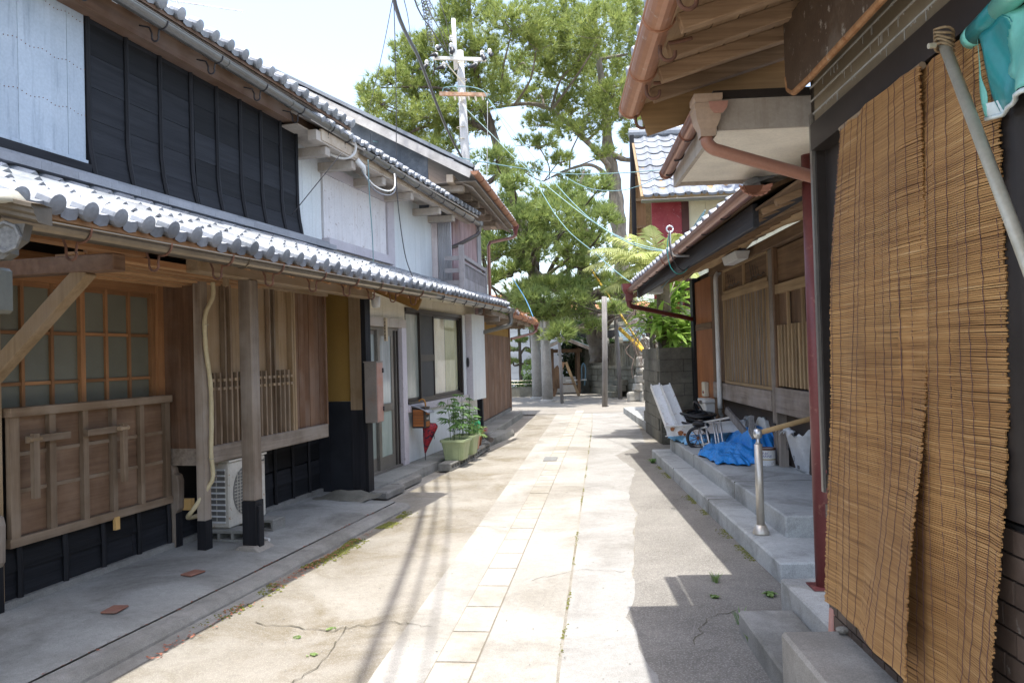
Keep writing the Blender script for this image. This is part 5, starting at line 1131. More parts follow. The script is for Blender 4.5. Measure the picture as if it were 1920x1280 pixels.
gutter('big_gutter', SH, (-.955, -4.2, 2.93), (-.955, -.10, 2.895), .062, gut_copper, [], iron, False, (.999, .86, .72, .6))
for u in (-.12, -.62, -1.12, -1.62):      # forged hooks below the gutter
    MB().tube(smooth([(-.80, u, 2.86), (-.87, u, 2.845), (-.90, u, 2.845)]), .008, 6).build('gutter_hook', iron, SH, True)
    MB().tube(smooth([(-.935, u, 2.835), (-.935, u, 2.80), (-.92, u, 2.775), (-.895, u, 2.77), (-.875, u, 2.785), (-.872, u, 2.81)]), .008, 6).build('gutter_hook', iron, SH, True)
# side canopy with pale soffit, its gutter, rainwater head and pipe
cn = MB().bx(-.60, .15, -.60, .62, 2.62, 2.635).build('side_canopy', plain('cream_soffit_board', (.78,.73,.63), .7), SH)
MB().bx(-.60, .15, -.625, -.602, 2.605, 2.75).build('canopy_end', fasc_grey, cn); board('canopy_cap', alu_dark, cn, -.62, .15, -.635, -.60, 2.752, 2.79)
board('canopy_fascia', fasc_grey, cn, -.625, -.602, -.60, .64, 2.59, 2.70); board('canopy_end', fasc_grey, cn, -.60, .15, .622, .645, 2.6, 2.72)
MB().bx(-.62, .2, -.62, .64, 2.75, 2.79).build('canopy_roof', tile_far, cn)
gutter('canopy_gutter', SH, (-.675, -.56, 2.72), (-.675, .62, 2.68), .040, gut_brown, [.3, .62, .9], iron_dark, False, (.3, .96))
b = MB()
pr = [(.035, -.135), (.038, -.10), (.055, -.06), (.062, -.01), (.066, -.005), (.066, .015), (.058, .018), (.066, .035), (.066, .06)]
for (r0, z0), (r1, z1) in zip(pr, pr[1:]): b.add([(-r0, -r0, z0), (r0, -r0, z0), (r0, r0, z0), (-r0, r0, z0), (-r1, -r1, z1), (r1, -r1, z1), (r1, r1, z1), (-r1, r1, z1)], [(0,1,5,4),(1,2,6,5),(2,3,7,6),(3,0,4,7)])
b.build('rainwater_head', mottled('tan_plastic', (.36,.255,.175), (.44,.32,.23), 4, .45), SH, loc=(-.655, -.63, 2.70))
o = MB().prism([(-.045, .02), (.045, .02), (.04, -.01), (.02, -.035), (-.02, -.035), (-.04, -.01)], 'y', -.07, -.064).build('half_round_cap', pipe_pink, SH, loc=(-.61, -.63, 2.70))
MB().tube(smooth([(-.655, -.63, 2.57), (-.655, -.63, 2.545), (-.63, -.63, 2.515), (-.58, -.63, 2.495), (-.4, -.63, 2.435), (-.12, -.63, 2.345)]), .030, 12).build('rain_pipe', mottled('brown_pipe', (.30,.14,.09), (.37,.18,.12), 3, .4), SH, True)
po = thing('steel_post', 'dark red painted round steel post on the plinth edge', 'post', FF, .035, .03, .222)
MB().lathe([(.043, .006), (.043, 2.5)], 20).build('shaft', pipe_red, po, True); MB().bx(-.075, .075, -.075, .075, 0, .008).build('base_plate', pipe_red, po); MB().bx(-.10, .10, -.1, .1, 2.5, 2.56).build('head_plate', pipe_red, po)
# reed screens
reed_m = (lambda q: q.done(q.mix(.7, q.ramp(q.noise(q.wcoord((2.5, 2.5, 150)), 1, 2, .6), [(.2, (.17,.08,.03)), (.40, (.37,.195,.07)), (.56, (.47,.26,.095)), (.70, (.56,.34,.14)), (.85, (.58,.45,.31))]), q.ramp(q.noise(q.wcoord((1.5, 1.5, 2)), 1.3, 4), [(.35, (.62,.56,.55)), (.65, (1,1,1))]), 'MULTIPLY'), .55, 0, .3))(NT('reed'))
string_m = plain('dark_red_string', (.10,.05,.055), .8)
def screen(lab, u0, u1, zt, zb, vt, vb_, seed, sag=.0, slope=0, k0=0, k1=0):
    t = thing('reed_screen', lab, 'reed screen', FF, vt, u1, zb, group='reed screens over the shop front'); rnd = random.Random(seed)
    def V(f, s): # f 0 top..1 bottom, s 0..1 along
        return (vb_-vt)*f**1.3-.018*math.sin(f*5+s*2.2)-.012*math.sin(s*math.pi*2.3+f*9)*f-.006*math.sin(s*17+f*3)
    b = MB(); n = int((zt-zb)/.0064)
    for k in range(n):
        f = k/n; z = zt-zb-(zt-zb)*f; j0 = rnd.uniform(-.008, .008); j1 = rnd.uniform(-.008, .008); tl = rnd.uniform(-.0022, .0022); r = rnd.uniform(.0030, .0038)
        if rnd.random() < .025: tl *= 3
        m = 7; pts = []
        for i in range(m+1):
            s = i/m; pts.append((V(f, s), (u0-u1)*(1-s)+f*(k0*(1-s)+k1*s)+(j0*(1-s)+j1*s), z+tl*(s-.5)+.003*math.sin(f*30+s*5)+slope*f*(s-.5)))
        b.tube(pts, r, 4, True)
    stuff(b.build('reeds', reed_m, t))
    L = abs(u0-u1); ns = int(L/.062)
    for q in range(ns+1):
        s = (q+.4)/(ns+.8); pts = []
        for i in range(61):
            f = i/60; pts.append((V(f, s)-.0045, (u0-u1)*(1-s)+f*(k0*(1-s)+k1*s)+.004*math.sin(i*2.6+q)+.004*math.sin(f*7+q), (zt-zb)*(1-f)+.004*math.sin(f*40+s*5)+slope*f*(s-.5)))
        MB().tube(pts, .0010, 4).build('string', string_m, t)
    return t
sc2 = screen('reed screen hanging behind at the right, reaching almost to the step', -1.80, -2.36, 2.40, .16, vf-.035, vf-.10, 5, k0=.06, k1=.08)
sc1 = screen('front reed screen at the left whose lower end stands off the tiled plinth', -1.27, -1.97, 2.41, .50, vf-.055, vf-.14, 3, k0=.16, k1=.05)
MB().tube([(0, 0, 1.91), (0, .70, 1.91)], .012, 6).build('top_pole', G['L_tan_y'], sc1)
# flag and its pole
fl = thing('flag_pole', 'weathered steel pole leaning in front of the reed screens', 'pole', FF); A = FF.w(-.30, -2.2, 2.385); fl.location = A; fl.rotation_euler = (0, 0, 0)
B_ = at(1925, 492, 1.82); MB().tube([(0, 0, 0), (B_-A), (B_-A)*3.1], .0155, 14).build('shaft', zinc, fl, True)
for k in range(5): MB().tube([(.024*math.cos(a), .024*math.sin(a), -.01+.012*k-.01*math.cos(a)+.004*math.sin(2*a+k)) for a in np.linspace(0, 6.3, 14)], .004, 5).build('twine', mottled('jute_twine', (.22,.15,.08), (.33,.24,.14), 60, .9) if k == 0 else bpy.data.materials['jute_twine'], fl)
MB().tube([(-.025, 0, .0), (-.045, 0, -.002)], .008, 8).build('bolt', zinc, fl)
bn = thing('banner', 'torn teal and mint vinyl banner hanging from a sleeve on the pole', 'banner'); bn.location = A
teal = mottled('teal_vinyl', (.015,.20,.20), (.03,.27,.27), 3, .3, stain=(.22,.35,.33), sa=.25); mint = mottled('mint_vinyl', (.16,.52,.42), (.23,.60,.50), 3, .3); whitev = mottled('white_vinyl_hem', (.62,.70,.66), (.75,.80,.78), 4, .35)
C_ = at(1950, -60, 1.74)-A; S0 = at(1822, 72, 2.16)-A
def lerp(a, b_, t): return a+(b_-a)*t
for (t0, t1, m) in ((0, .09, mint), (.09, .48, teal), (.48, 1.0, mint)):
    MB().tube([lerp(S0, C_, t0), lerp(S0, C_, t1)], .030, 16).build('sleeve', m, bn, True)
# the cloth below the sleeve: bands of colour, torn left edge, white hem
TL = lerp(S0, C_, .10)+Vector((0, 0, -.028)); TR = lerp(S0, C_, 1.15)+Vector((0, 0, -.028)); BL = at(1853, 224, 2.08)-A; BR = at(1960, 150, 1.68)-A
def cloth(s, t):
    p = lerp(lerp(TL, TR, s), lerp(BL, BR, s), t); n_ = Vector((-.9, -.45, 0)); return tuple(p+n_*(.02*math.sin(s*7+t*3)+.008*math.sin(s*19-t*5)))
def band(name, f0, f1, m, t0=.0, t1=1.0, n=10):
    MB().grid(n, 16, lambda a, c: cloth(f0(c)+(f1(c)-f0(c))*a, t0+(t1-t0)*c)).build(name, m, bn, True, thick=.0012)
wob = lambda t: .42+.05*math.sin(t*9)+.03*math.sin(t*17)
band('cloth_band', lambda t: .10+.04*math.sin(t*6)+.06*t, wob, teal, .0, .96)
band('cloth_band', lambda t: wob(t)-.02, lambda t: 1.0, mint, .0, .96)
band('torn_edge', lambda t: .0+.0*t, lambda t: .045+.02*math.sin(t*11), mint, .0, 1.0, 3)
band('torn_corner', lambda t: .0, lambda t: .16+.05*t, whitev, .82, .985, 4)
MB().tube([Vector(cloth(s, 1.0)) for s in np.linspace(0, 1, 12)], .006, 6).build('hem', whitev, bn, True)
pv = thing('drain_stub', 'short pink plastic drain stub with white collar below the front reed screen', 'pipe', FF, -.235, -.84, .222)
MB().tube([(.03, 0, .16), (.02, 0, .02), (.0, -.02, -.01)], .02, 10).build('stub', pipe_pink, pv, True); MB().tube([(.0, -.02, .008), (-.06, -.02, .004)], .018, 10).build('collar', offwhite, pv, True)
pb = thing('pebble', 'small grey stone on the step beside the pink drain stub', 'stone', FF, -.235, -1.02, .338); MB().grid(8, 6, lambda a, c: (.03*math.cos(a*6.283)*math.sin(c*3.1416)*(1+.2*math.sin(a*9)), .022*math.sin(a*6.283)*math.sin(c*3.1416), .012-.014*math.cos(c*3.1416))).build('pebble_body', g_mortar, pb)
# ------------------------------------------------------------------ END OF THE STREET: shrine and neighbours
# concrete block wall with its returned side
BW = thing('block_wall', 'dark old concrete block wall beside the right house, palm leaves above it', 'wall', RF, .40, 1.74, 0)
blk = MB().bx(-.195, .195, -.06, .06, 0, .193).mesh('wall_block', g_oldwall)
for r in range(8):
    for k in range(4): place('block', blk, BW, (.195+k*.398-(.2 if r % 2 else 0)+(.1 if r % 2 and k == 0 else 0), .06, .01+r*.2), (0, 0, 0), (.5 if r % 2 and k == 0 else 1, 1, 1))
    for k in range(5): place('block', blk, BW, (.06, .33+k*.398+(.2 if r % 2 else 0), .01+r*.2), (0, 0, R_(90)))
MB().bx(.02, 1.58, .015, .10, 0, 1.6).build('wall_core', bpy.data.materials['dark_mortar'], BW)
# red house behind the palm
KF = Frame(2.66, 15.6, 6)
KH = thing('red_house', 'two storey house with grey tiled gable roof, red gable wall and cream boards', 'house', KF)
red_w = mottled('flaking_red_paint', (.24,.022,.035), (.33,.05,.06), 6, .55, dirt=(.45,.3,.3)); cream = mottled('cream_boards', (.58,.54,.40), (.70,.66,.52), 2, .7, stain=(.4,.36,.26), sa=.3, streak=True)
MB().bx(.75, 6, .7, 5.0, 1.0, 4.75).build('main_wall', cream, KH)
for k in range(9): board('cream_board', cream, KH, .95+k*.33, 1.275+k*.33, .66, .695, 2.5, 4.62)
MB().prism([(.72, 1.0), (2.6, 1.0), (2.6, 5.0), (.72, 4.6)], 'x', .42, .54).build('red_wall', red_w, KH); MB().bx(.20, .8, .62, .70, 2.4, 4.60).build('red_wall', red_w, KH)
board('corner_post', mottled('dark_red_wood', (.06,.02,.02), (.10,.035,.03), 6, .7), KH, .80, .94, .60, .69, 2.4, 4.62)
for k in range(5):
    z0 = 3.2+k*.62; board('gable_panel', W('R_panel_z', (.38,.22,.10), (.52,.33,.17), 'z') if k == 0 else M_['R_panel_z'], KH, .02, .22, 2.75, 2.78, z0, z0+.56)
    board('gable_rail', G['R_tan_y'], KH, .0, .42, 2.62, 2.80, z0+.56, z0+.62)
board('bargeboard', G['R_char_z'], KH, -.10, -.0, 2.7, 2.85, 3.6, 6.55)
kt_ = mottled('weathered_grey_tile', (.15,.165,.19), (.25,.27,.30), 4, .55, fine=30, bump=.2, var=(.75, 1.2), stain=(.14,.14,.14), sa=.5)
for s_, u0, z0, u1, z1, rows in ((1, 3.0, 6.58, 0, 4.62, 9),):
    Ls = math.hypot(u1-u0, z1-z0); ang = math.atan2(z0-z1, abs(u0-u1)); l = Ls/rows; p = .31
    a = pantile(p, l).mesh('roof_tile', kt_, True); e = pantile(p, l, True, .045, .05).mesh('eave_tile', kt_)
    for r in range(rows):
        for i in range(13): place('eave_tile' if r == rows-1 else 'roof_tile', e if r == rows-1 else a, KH, (i*p, u0+(u1-u0)*r/rows, z0+(z1-z0)*r/rows+random.uniform(-.006, .006)), (0, ang+random.uniform(-.012, .012), R_(-90)))
b = MB(); b.add([(-.05, 0, 4.58), (4.2, 0, 4.58), (4.2, 3, 6.53), (-.05, 3, 6.53), (-.05, 5.8, 4.6), (4.2, 5.8, 4.6)], [(0, 1, 2, 3), (3, 2, 5, 4)]); b.build('roof_boarding', G['R_tan_y'], KH, thick=.05)
MB().tube([(-.1, 3, 6.68), (4.3, 3, 6.68)], .11, 10).build('ridge', tile_far, KH); MB().bx(.12, .22, 2.95, 3.05, 6.7, 6.95).build('ridge_end', tile_far, KH)
gutter('gutter', KH, (-.05, -.10, 4.50), (4.3, -.10, 4.50), .06, gut_grey, [], iron, False)
gd = MB().lathe([(.05, -.3), (.06, -.1), (.1, 0), (.1, .06)], 8).build('rainwater_head', pipe_red, KH, loc=(1.65, .1, 5.42)); MB().tube([(1.65, .1, 5.2), (1.65, .2, 4.8)], .05, 8).build('rain_pipe', pipe_red, KH)
half_gutter(MB(), (1.8, -.2, 5.35), (2.5, 1.8, 5.9), .08).build('upper_gutter', gut_brown, KH)
# stone torii seen from the side
TO = thing('torii', 'grey stone torii seen edge on, its two round pillars leaning close together', 'torii gate'); t0 = Vector((.84, 27.8, 0)); t1 = Vector((1.12, 26.1, 0)); TO.location = t0; dt = t1-t0
for p, nm in ((Vector((0, 0, 0)), 0), (dt, 1)):
    MB().tube([p+Vector((0, 0, -.05)), p+Vector((-.02, 0, 1.4)), p+Vector((-.045, -.0, 3.0))], [.185, .165, .145], 16).build('pillar', granite, TO, True)
    MB().lathe([(.27, -.02), (.26, .05), (.19, .09)], 14).build('pillar_base', granite, TO, loc=p)
dn = dt.normalized()
MB().bar(-dn*.5+Vector((-.04, 0, 2.52)), dt+dn*.5+Vector((-.04, 0, 2.52)), .14, .22).build('tie_beam', granite, TO)
tb = MB(); pts = [(-dn*1.0)+Vector((-.04, 0, 3.30)), (-dn*.2)+Vector((-.04, 0, 3.12)), dt*.5+Vector((-.04, 0, 3.08)), dt+dn*.25+Vector((-.04, 0, 3.12))]
for a, b_ in zip(pts, pts[1:]): tb.bar(a, b_, .26, .22)
tb.build('top_beam', granite, TO)
MB().bx(-.07, .07, -.03, .03, -.2, .2).build('tablet', granite, TO, loc=dt+Vector((.03, -.17, 2.15)))
MB().tube(smooth([(.0, .0, 2.3), dt*.5+Vector((0, 0, 2.1)), dt+Vector((0, 0, 2.3))]), .03, 7).build('straw_rope', mottled('straw', (.42,.34,.2), (.55,.46,.3), 40, .9), TO, True)
# wooden props under the pine limb
for (px, py, d, tx, ty, r, lab) in ((1054, 756, 25.0, 1047, 617, .055, 'thin pale wooden prop leaning beside the stone torii'), (1134, 763, 22.8, 1133, 556, .085, 'tallest grey wooden prop standing in the lane end'), (1163, 748, 26.4, 1154, 592, .075, 'grey wooden prop with crosspiece under the right pine limb')):
    t = thing('tree_prop', lab, 'wooden prop'); b0 = at(px, py, d); b0.z = 0; t.location = b0; b1 = at(tx, ty, d)
    MB().tube([Vector((0, 0, -.02)), (b1-b0)*.5+Vector((.01, 0, 0)), b1-b0], [r, r*.95, r*.9], 10).build('pole', G['R_post_z'], t, True)
    if 'cross' in lab: MB().bar(b1-b0+Vector((-.35, 0, .03)), b1-b0+Vector((.35, 0, .03)), .09, .07).build('crosspiece', G['R_post_z'], t)
# curved stone retaining wall with stone fence
RW = thing('stone_fence', 'mossy curved stone fence of upright slabs on a stepped block wall', 'stone fence'); c = [Vector(q) for q in ((4.75, 26.0, 0), (4.2, 27.2, 0), (3.75, 28.6, 0), (3.35, 30.0, 0), (2.95, 31.3, 0), (2.55, 32.4, 0))]; RW.location = c[0]
path = smooth(c, 12); dist = [0]
for a, b_ in zip(path, path[1:]): dist.append(dist[-1]+(b_-a).length)
def along(s):
    i = min(len(path)-2, max(0, int(np.searchsorted(dist, s)-1))); t = (s-dist[i])/(dist[i+1]-dist[i]); p = path[i].lerp(path[i+1], t); d = (path[i+1]-path[i]).normalized(); return p-c[0], d
S_ = dist[-1]; sb_ = MB().bx(-.5, .5, -.12, .12, 0, 1).mesh('wall_stone', stone_m); core = MB()
for r in range(4):
    s = -.2*(r % 2)
    while s < S_-.3:
        L = random.choice((.42, .5, .58)); p, d = along(min(S_, max(0, s+L/2))); n = Vector((-d.y, d.x, 0))
        place('wall_stone', sb_, RW, p+n*(-.02+random.uniform(-.012, .012))+Vector((0, 0, .02+r*.235)), (0, 0, math.atan2(d.y, d.x)+random.uniform(-.02, .02)), (L-.025, 1, .222)); s += L
s = .0
while s < S_-.4:
    p, d = along(s+.3); place('ledge_stone', sb_, RW, p+Vector((0, 0, .962)), (0, 0, math.atan2(d.y, d.x)), (.6, 1.45, .12)); s += .61
s = .1; k = 0
slab_ = MB().prism([(-.5, 0), (.5, 0), (.5, .9), (.25, 1), (-.25, 1), (-.5, .9)], 'y', -.05, .05).mesh('fence_slab', stone_m)
while s < S_-.2:
    p, d = along(s); big = k % 6 == 0
    place('fence_post' if big else 'fence_slab', slab_, RW, p+Vector((0, 0, 1.08)), (0, 0, math.atan2(d.y, d.x)+random.uniform(-.05, .05)), (.25 if big else .15, 2.2 if big else 1, 1.02 if big else .72)); s += .27 if big else .195; k += 1
s = .2
while s < S_-.3:
    p, d = along(s+.3); place('fence_rail', sb_, RW, p+Vector((0, 0, 1.78)), (0, 0, math.atan2(d.y, d.x)), (.62, .45, .10)); s += .62
for k in range(14):
    p, d = along(k*S_/14); n = Vector((-d.y, d.x, 0)); core.bar(p-n*.2+Vector((0, 0, .5)), along((k+1)*S_/14-.001)[0]-n*.2+Vector((0, 0, .5)), .2, 1.0)
core.build('wall_core', bpy.data.materials['dark_mortar'], RW)
for k in range(3): p, d = along(2.2); n = Vector((d.y, -d.x, 0)); MB().bx(-.42, .42, -.18, .18, 0, .2).build('stone_step', stone_m, RW, bev=.02, loc=p-Vector((d.y, -d.x, 0))*(-.1)+Vector((-.62+.2*k, -.35+.12*k, .2*k))).rotation_euler = (0, 0, math.atan2(d.y, d.x))
def rock(r, seed, m, n=8):
    rnd = random.Random(seed); b = MB(); off = [rnd.uniform(0, 6) for _ in range(6)]
    def f(a, c):
        th = a*2*math.pi; ph = c*math.pi; x, y_, z = math.cos(th)*math.sin(ph), math.sin(th)*math.sin(ph), -math.cos(ph)
        e = .55; q = [math.copysign(abs(t)**e, t) for t in (x, y_, z)]; k = 1+.10*math.sin(3*q[0]+off[0])+.10*math.sin(3*q[1]+off[1])+.08*math.sin(4*q[2]+off[2])
        return (q[0]*r*k, q[1]*r*k, q[2]*r*k)
    return b.grid(n, n-2, f)
rocks = [rock(.5, k, stone_m, 10).mesh('rough_stone', stone_m, False) for k in range(5)]
RB = thing('rubble_wall', 'sunlit battered rubble stone pier left of the concrete block wall', 'stone wall'); r0 = Vector((4.12, 25.0, 0)); RB.location = r0
pale_stone = concrete('pale_stone', (.33,.315,.28), (.46,.44,.40), 3, stain=(.2,.19,.16), sa=.5, bump=.6)
prk = [rock(.5, k+9, pale_stone, 10).mesh('rough_stone', pale_stone, False) for k in range(4)]
z = 0; r = 0
while z < 1.7:
    h = random.uniform(.24, .34); x = -.45+z*.24
    while x < .75:
        w_ = random.uniform(.26, .42); place('rough_stone', random.choice(prk), RB, (x+w_/2, -.06+z*.05, z+h/2), (random.uniform(-.1, .1), random.uniform(-.08, .08), random.choice((0, 1.57, 3.14))), (w_*1.02, .5, h*1.02)); x += w_
    z += h*.97; r += 1
ST = thing('stone_mound', 'rough dark stone mound wall under the leaning pine trunk', 'stone wall'); s0 = Vector((2.6, 33.2, 0)); ST.location = s0
for r in range(6):
    x = -.2+random.uniform(0, .1)
    while x < 3.2:
        w_ = random.uniform(.38, .6); place('rough_stone', random.choice(rocks), ST, (x, .12*r+random.uniform(-.05, .05), 1.0+.18+r*.30), (random.uniform(-.15, .15), random.uniform(-.15, .15), random.uniform(0, 3)), (w_*1.05, .55, .36)); x += w_*.95
MB().bx(-.2, 3.2, .15, 1.4, 0, 2.5).build('earth_core', bpy.data.materials['dark_mortar'], ST)
# water pavilion, trestle, basin
tealroof = mottled('verdigris_roof', (.20,.28,.28), (.30,.38,.38), 3, .6, stain=(.15,.17,.17), sa=.5); brownw = G['R_brown_z']
PV = thing('water_pavilion', 'small wooden washing pavilion with blue grey gabled roof behind the torii', 'pavilion'); v0 = at(1064, 736, 30.5); v0.z = .05; PV.location = v0
for x in (-.55, .45):
    for y_ in (0, .9): MB().bx(x-.06, x+.06, y_-.06, y_+.06, 0, 1.72).build('post', brownw, PV)
for s_ in (-1, 1):
    a = Vector((-.05, -.3, 2.12)); MB().bar((-.05, .45, 2.12), (-.05+s_*1.12, .45, 1.66), 1.7, .06, (0, 0, 1)).build('roof_slope', tealroof, PV)
    MB().bar((-.05, -.42, 2.07), (-.05+s_*1.1, -.42, 1.60), .05, .12).build('bargeboard', G['R_grey_y'], PV)
MB().bar((-.05, -.45, 2.19), (-.05, 1.35, 2.19), .14, .14).build('ridge', tealroof, PV); MB().bx(-.7, .6, -.08, .0, 1.55, 1.68).build('beam', brownw, PV)
bs = thing('stone_basin', 'pale stone water basin inside the small wooden pavilion', 'basin'); bs.location = v0+Vector((-.1, .3, 0)); MB().bx(-.45, .45, -.3, .3, 0, .62).build('basin_body', granite, bs, bev=.02); MB().bx(-.36, .36, -.22, .22, .60, .625).build('basin_water', glass_dark, bs)
TR = thing('trestle', 'brown wooden A-frame trestle board standing in front of the pavilion', 'trestle'); tr0 = at(1060, 745, 29.0); tr0.z = 0; TR.location = tr0
for x0, x1 in ((-.42, -.02), (.50, .06)): MB().bar((x0, 0, 0), (x1, .1, 1.25), .10, .05, (0, 1, 0)).build('leg', brownw if x0 < 0 else G['R_tan_z'], TR)
MB().prism([(-.45, .3), (-.08, .3), (-.12, .95), (-.25, 1.15), (-.40, 1.0)], 'y', .1, .14).build('board', brownw, TR); MB().bar((-.3, 0, .45), (.36, 0, .45), .06, .05).build('rail', brownw, TR)
ps = thing('garden_hose', 'blue hose on a pale pipe rail beside the stone fence end', 'hose'); h0 = at(1085, 708, 30.5); ps.location = h0
MB().tube(smooth([(-.35, 0, -.2), (-.1, .05, -.25), (.1, 0, -.05), (.12, .0, .35), (.2, .0, .55), (.28, 0, .3), (.22, .05, -.3)]), .03, 6).build('hose', plain('faded_blue_hose', (.15,.27,.36), .5), ps, True); MB().tube([(-.5, 0, -.1), (.3, 0, -.08)], .025, 6).build('rail', offwhite, ps)
SR = thing('small_shrine', 'little shrine with pale blue green sheet roof beyond the stone fence', 'shrine'); q0 = at(1186, 660, 32.0); SR.location = q0
MB().bar((0, -.45, .45), (0, .35, 1.0), 1.05, .05, (0, 0, 1)).build('roof_slope', tealroof, SR)
for k in range(6): MB().bar((-.5, -.45+.13*k, .49+.09*k), (.5, -.45+.13*k, .49+.09*k), .02, .02).build('roof_seam', tealroof, SR)
MB().bx(-.4, .4, -.2, .35, -1.5, .6).build('shrine_body', brownw, SR); MB().bx(-.55, .55, .3, .42, .96, 1.06).build('ridge', G['R_grey_y'], SR)
# low wall and white house behind the torii
lw = thing('planting_bed', 'low concrete wall of a planting bed in front of the white sided building', 'low wall'); lw0 = at(982, 742, 29.5); lw0.z = 0; lw.location = lw0
MB().bx(-1.6, .62, 0, .15, 0, .36).build('bed_wall', stone_m, lw, bev=.01); MB().bx(-1.6, .62, .15, 1.6, 0, .30).build('bed_soil', soil, lw)
for k in range(2): MB().tube([(-1.6, -.02, .48+.12*k), (.62, -.02, .48+.12*k)], .012, 6).build('bed_rail', zinc, lw)
WB = thing('white_building', 'bright white horizontally boarded building behind the stone torii', 'building'); wb0 = Vector((-1.5, 33.0, 0)); WB.location = wb0
wsid = mottled('white_horizontal_siding', (.70,.71,.71), (.78,.79,.79), 2, .6)
for k in range(13): board('siding_board', wsid, WB, 0, 3.6, -.02, .02, .1+k*.24, .1+k*.24+.228)
MB().bx(0.01, 3.59, .021, 4, 0, 3.25).build('building_wall', wsid, WB)
def hip(parent, x0, x1, y0, y1, z0, z1, m, name='roof'): 
    b = MB(); b.add([(x0, y0, z0), (x1, y0, z0), (x1, y1, z0), (x0, y1, z0), (x0+.9, (y0+y1)/2, z1), (x1-.9, (y0+y1)/2, z1)], [(0, 1, 5, 4), (1, 2, 5), (2, 3, 4, 5), (3, 0, 4), (3, 2, 1, 0)]); return b.build(name, m, parent)
def tileroof(parent, x0, x1, y0, z0, y1, z1, m):     # rows of far roof tiles, each row a ridge and furrow strip
    n = int((x1-x0)/.28)
    for k in range(n): MB().tube([(x0+.14+k*.28, y0, z0+.02), (x0+.14+k*.28, y1, z1+.02)], .07, 6).build('tile_course', m, parent)
hip(WB, -.3, 4.0, -.5, 4.5, 3.3, 4.0, tile_far); tileroof(WB, -.2, 3.9, -.48, 3.32, .9, 3.7, tile_far)
OB = thing('orange_roof_house', 'house with orange tiled roof seen above the far left eave', 'house'); ob0 = at(930, 640, 38); OB.location = (ob0.x-2.2, 38, 0)
MB().bx(0, 3.2, 0, 4, 0, 3.7).build('house_wall', wsid, OB); hip(OB, -.4, 3.4, -.6, 4.6, 3.7, 4.6, tile_rust); tileroof(OB, -.3, 3.3, -.58, 3.72, 1.0, 4.25, tile_rust)
CB = thing('cream_building', 'cream walled building with orange roof edge behind the pine trunk', 'building'); CB.location = (2.0, 40, 0)
for k in range(13): board('siding_board', white_wall, CB, 0, 5.6, -.02, .02, .2+k*.26, .2+k*.26+.25)
MB().bx(0, 5.6, .02, 4, 0, 3.5).build('building_wall', white_wall, CB); hip(CB, -.4, 6.0, -.7, 4.7, 3.55, 4.2, tile_rust); tileroof(CB, -.3, 5.9, -.68, 3.57, 1.4, 3.95, tile_rust)
# utility pole
UP = thing('utility_pole', 'pale concrete utility pole with two crossarms rising behind the gabled house roof', 'utility pole'); u0 = at(873, 330, 23.5); u0.z = 0; UP.location = u0
PT = lambda px, py, d=23.5: at(px, py, d)-u0
polec = concrete('pole_concrete', (.40,.40,.395), (.52,.52,.51), 2, stain=(.4,.39,.37), sa=.4, bump=.2)
MB().tube([(0, 0, 0), PT(873, 300), PT(862, 96)], [.150, .132, .105], 16).build('shaft', polec, UP, True)
MB().tube([PT(855, 130, 23.4), PT(850, 36, 23.4)], [.065, .060], 10).build('top_pipe', offwhite, UP, True)
MB().bar(PT(812, 109, 23.3), PT(912, 112, 23.3), .09, .09).build('crossarm', offwhite, UP)
MB().bar(PT(824, 176, 23.2), PT(914, 178, 23.2), .1, .1).build('crossarm', mottled('rusted_arm', (.42,.22,.12), (.55,.36,.24), 9, .8, stain=(.6,.58,.54), sa=.6), UP)
MB().bar(PT(836, 118, 23.25), PT(872, 160, 23.25), .04, .03).build('arm_brace', zinc, UP)
for (px, py, bx_, by, k) in ((818, 104, 812, 100, 1), (846, 98, 852, 92, 1), (904, 100, 913, 108, 1), (800, 118, 792, 125, 1), (832, 122, 824, 124, 1), (892, 117, 884, 122, 1), (820, 90, 826, 88, 1), (846, 86, 852, 95, 1), (846, 72, 845, 80, 0), (918, 97, 925, 100, 1)):
    MB().lathe([(.001, 0), (.05, .01), (.06, .05), (.04, .06), (.06, .08), (.06, .12), (.03, .16), (.001, .16)], 10).build('insulator', offwhite, UP, True, loc=PT(px, py+5, 23.2))
    if k: MB().tube([PT(px, py+3, 23.0), PT((px+bx_)/2, by+2, 23.0), PT(bx_-6, by+5, 22.9)], [.06, .07, .03], 8).build('switch_cover', black_m, UP, True)
for z in (120, 150, 182, 240, 262): MB().tube([PT(866, z)+Vector((.15*math.cos(a), .15*math.sin(a), 0)) for a in np.linspace(0, 6.3, 13)], .012, 5).build('band', zinc, UP)
for k in range(5): MB().tube([PT(852+k*13, 181, 23.1), PT(854+k*13, 188+2*(k % 2), 23.1)], .03, 6).build('cable_clamp', zinc, UP)
MB().tube(smooth([PT(830, 172, 23.1), PT(833, 165, 23.1), PT(850, 163, 23.0), PT(880, 163, 23.0), PT(905, 170, 23.0), PT(914, 182, 23.0)]), .014, 5).build('jumper_cable', plain('turquoise_cable', (.17,.30,.32), .6), UP, True)
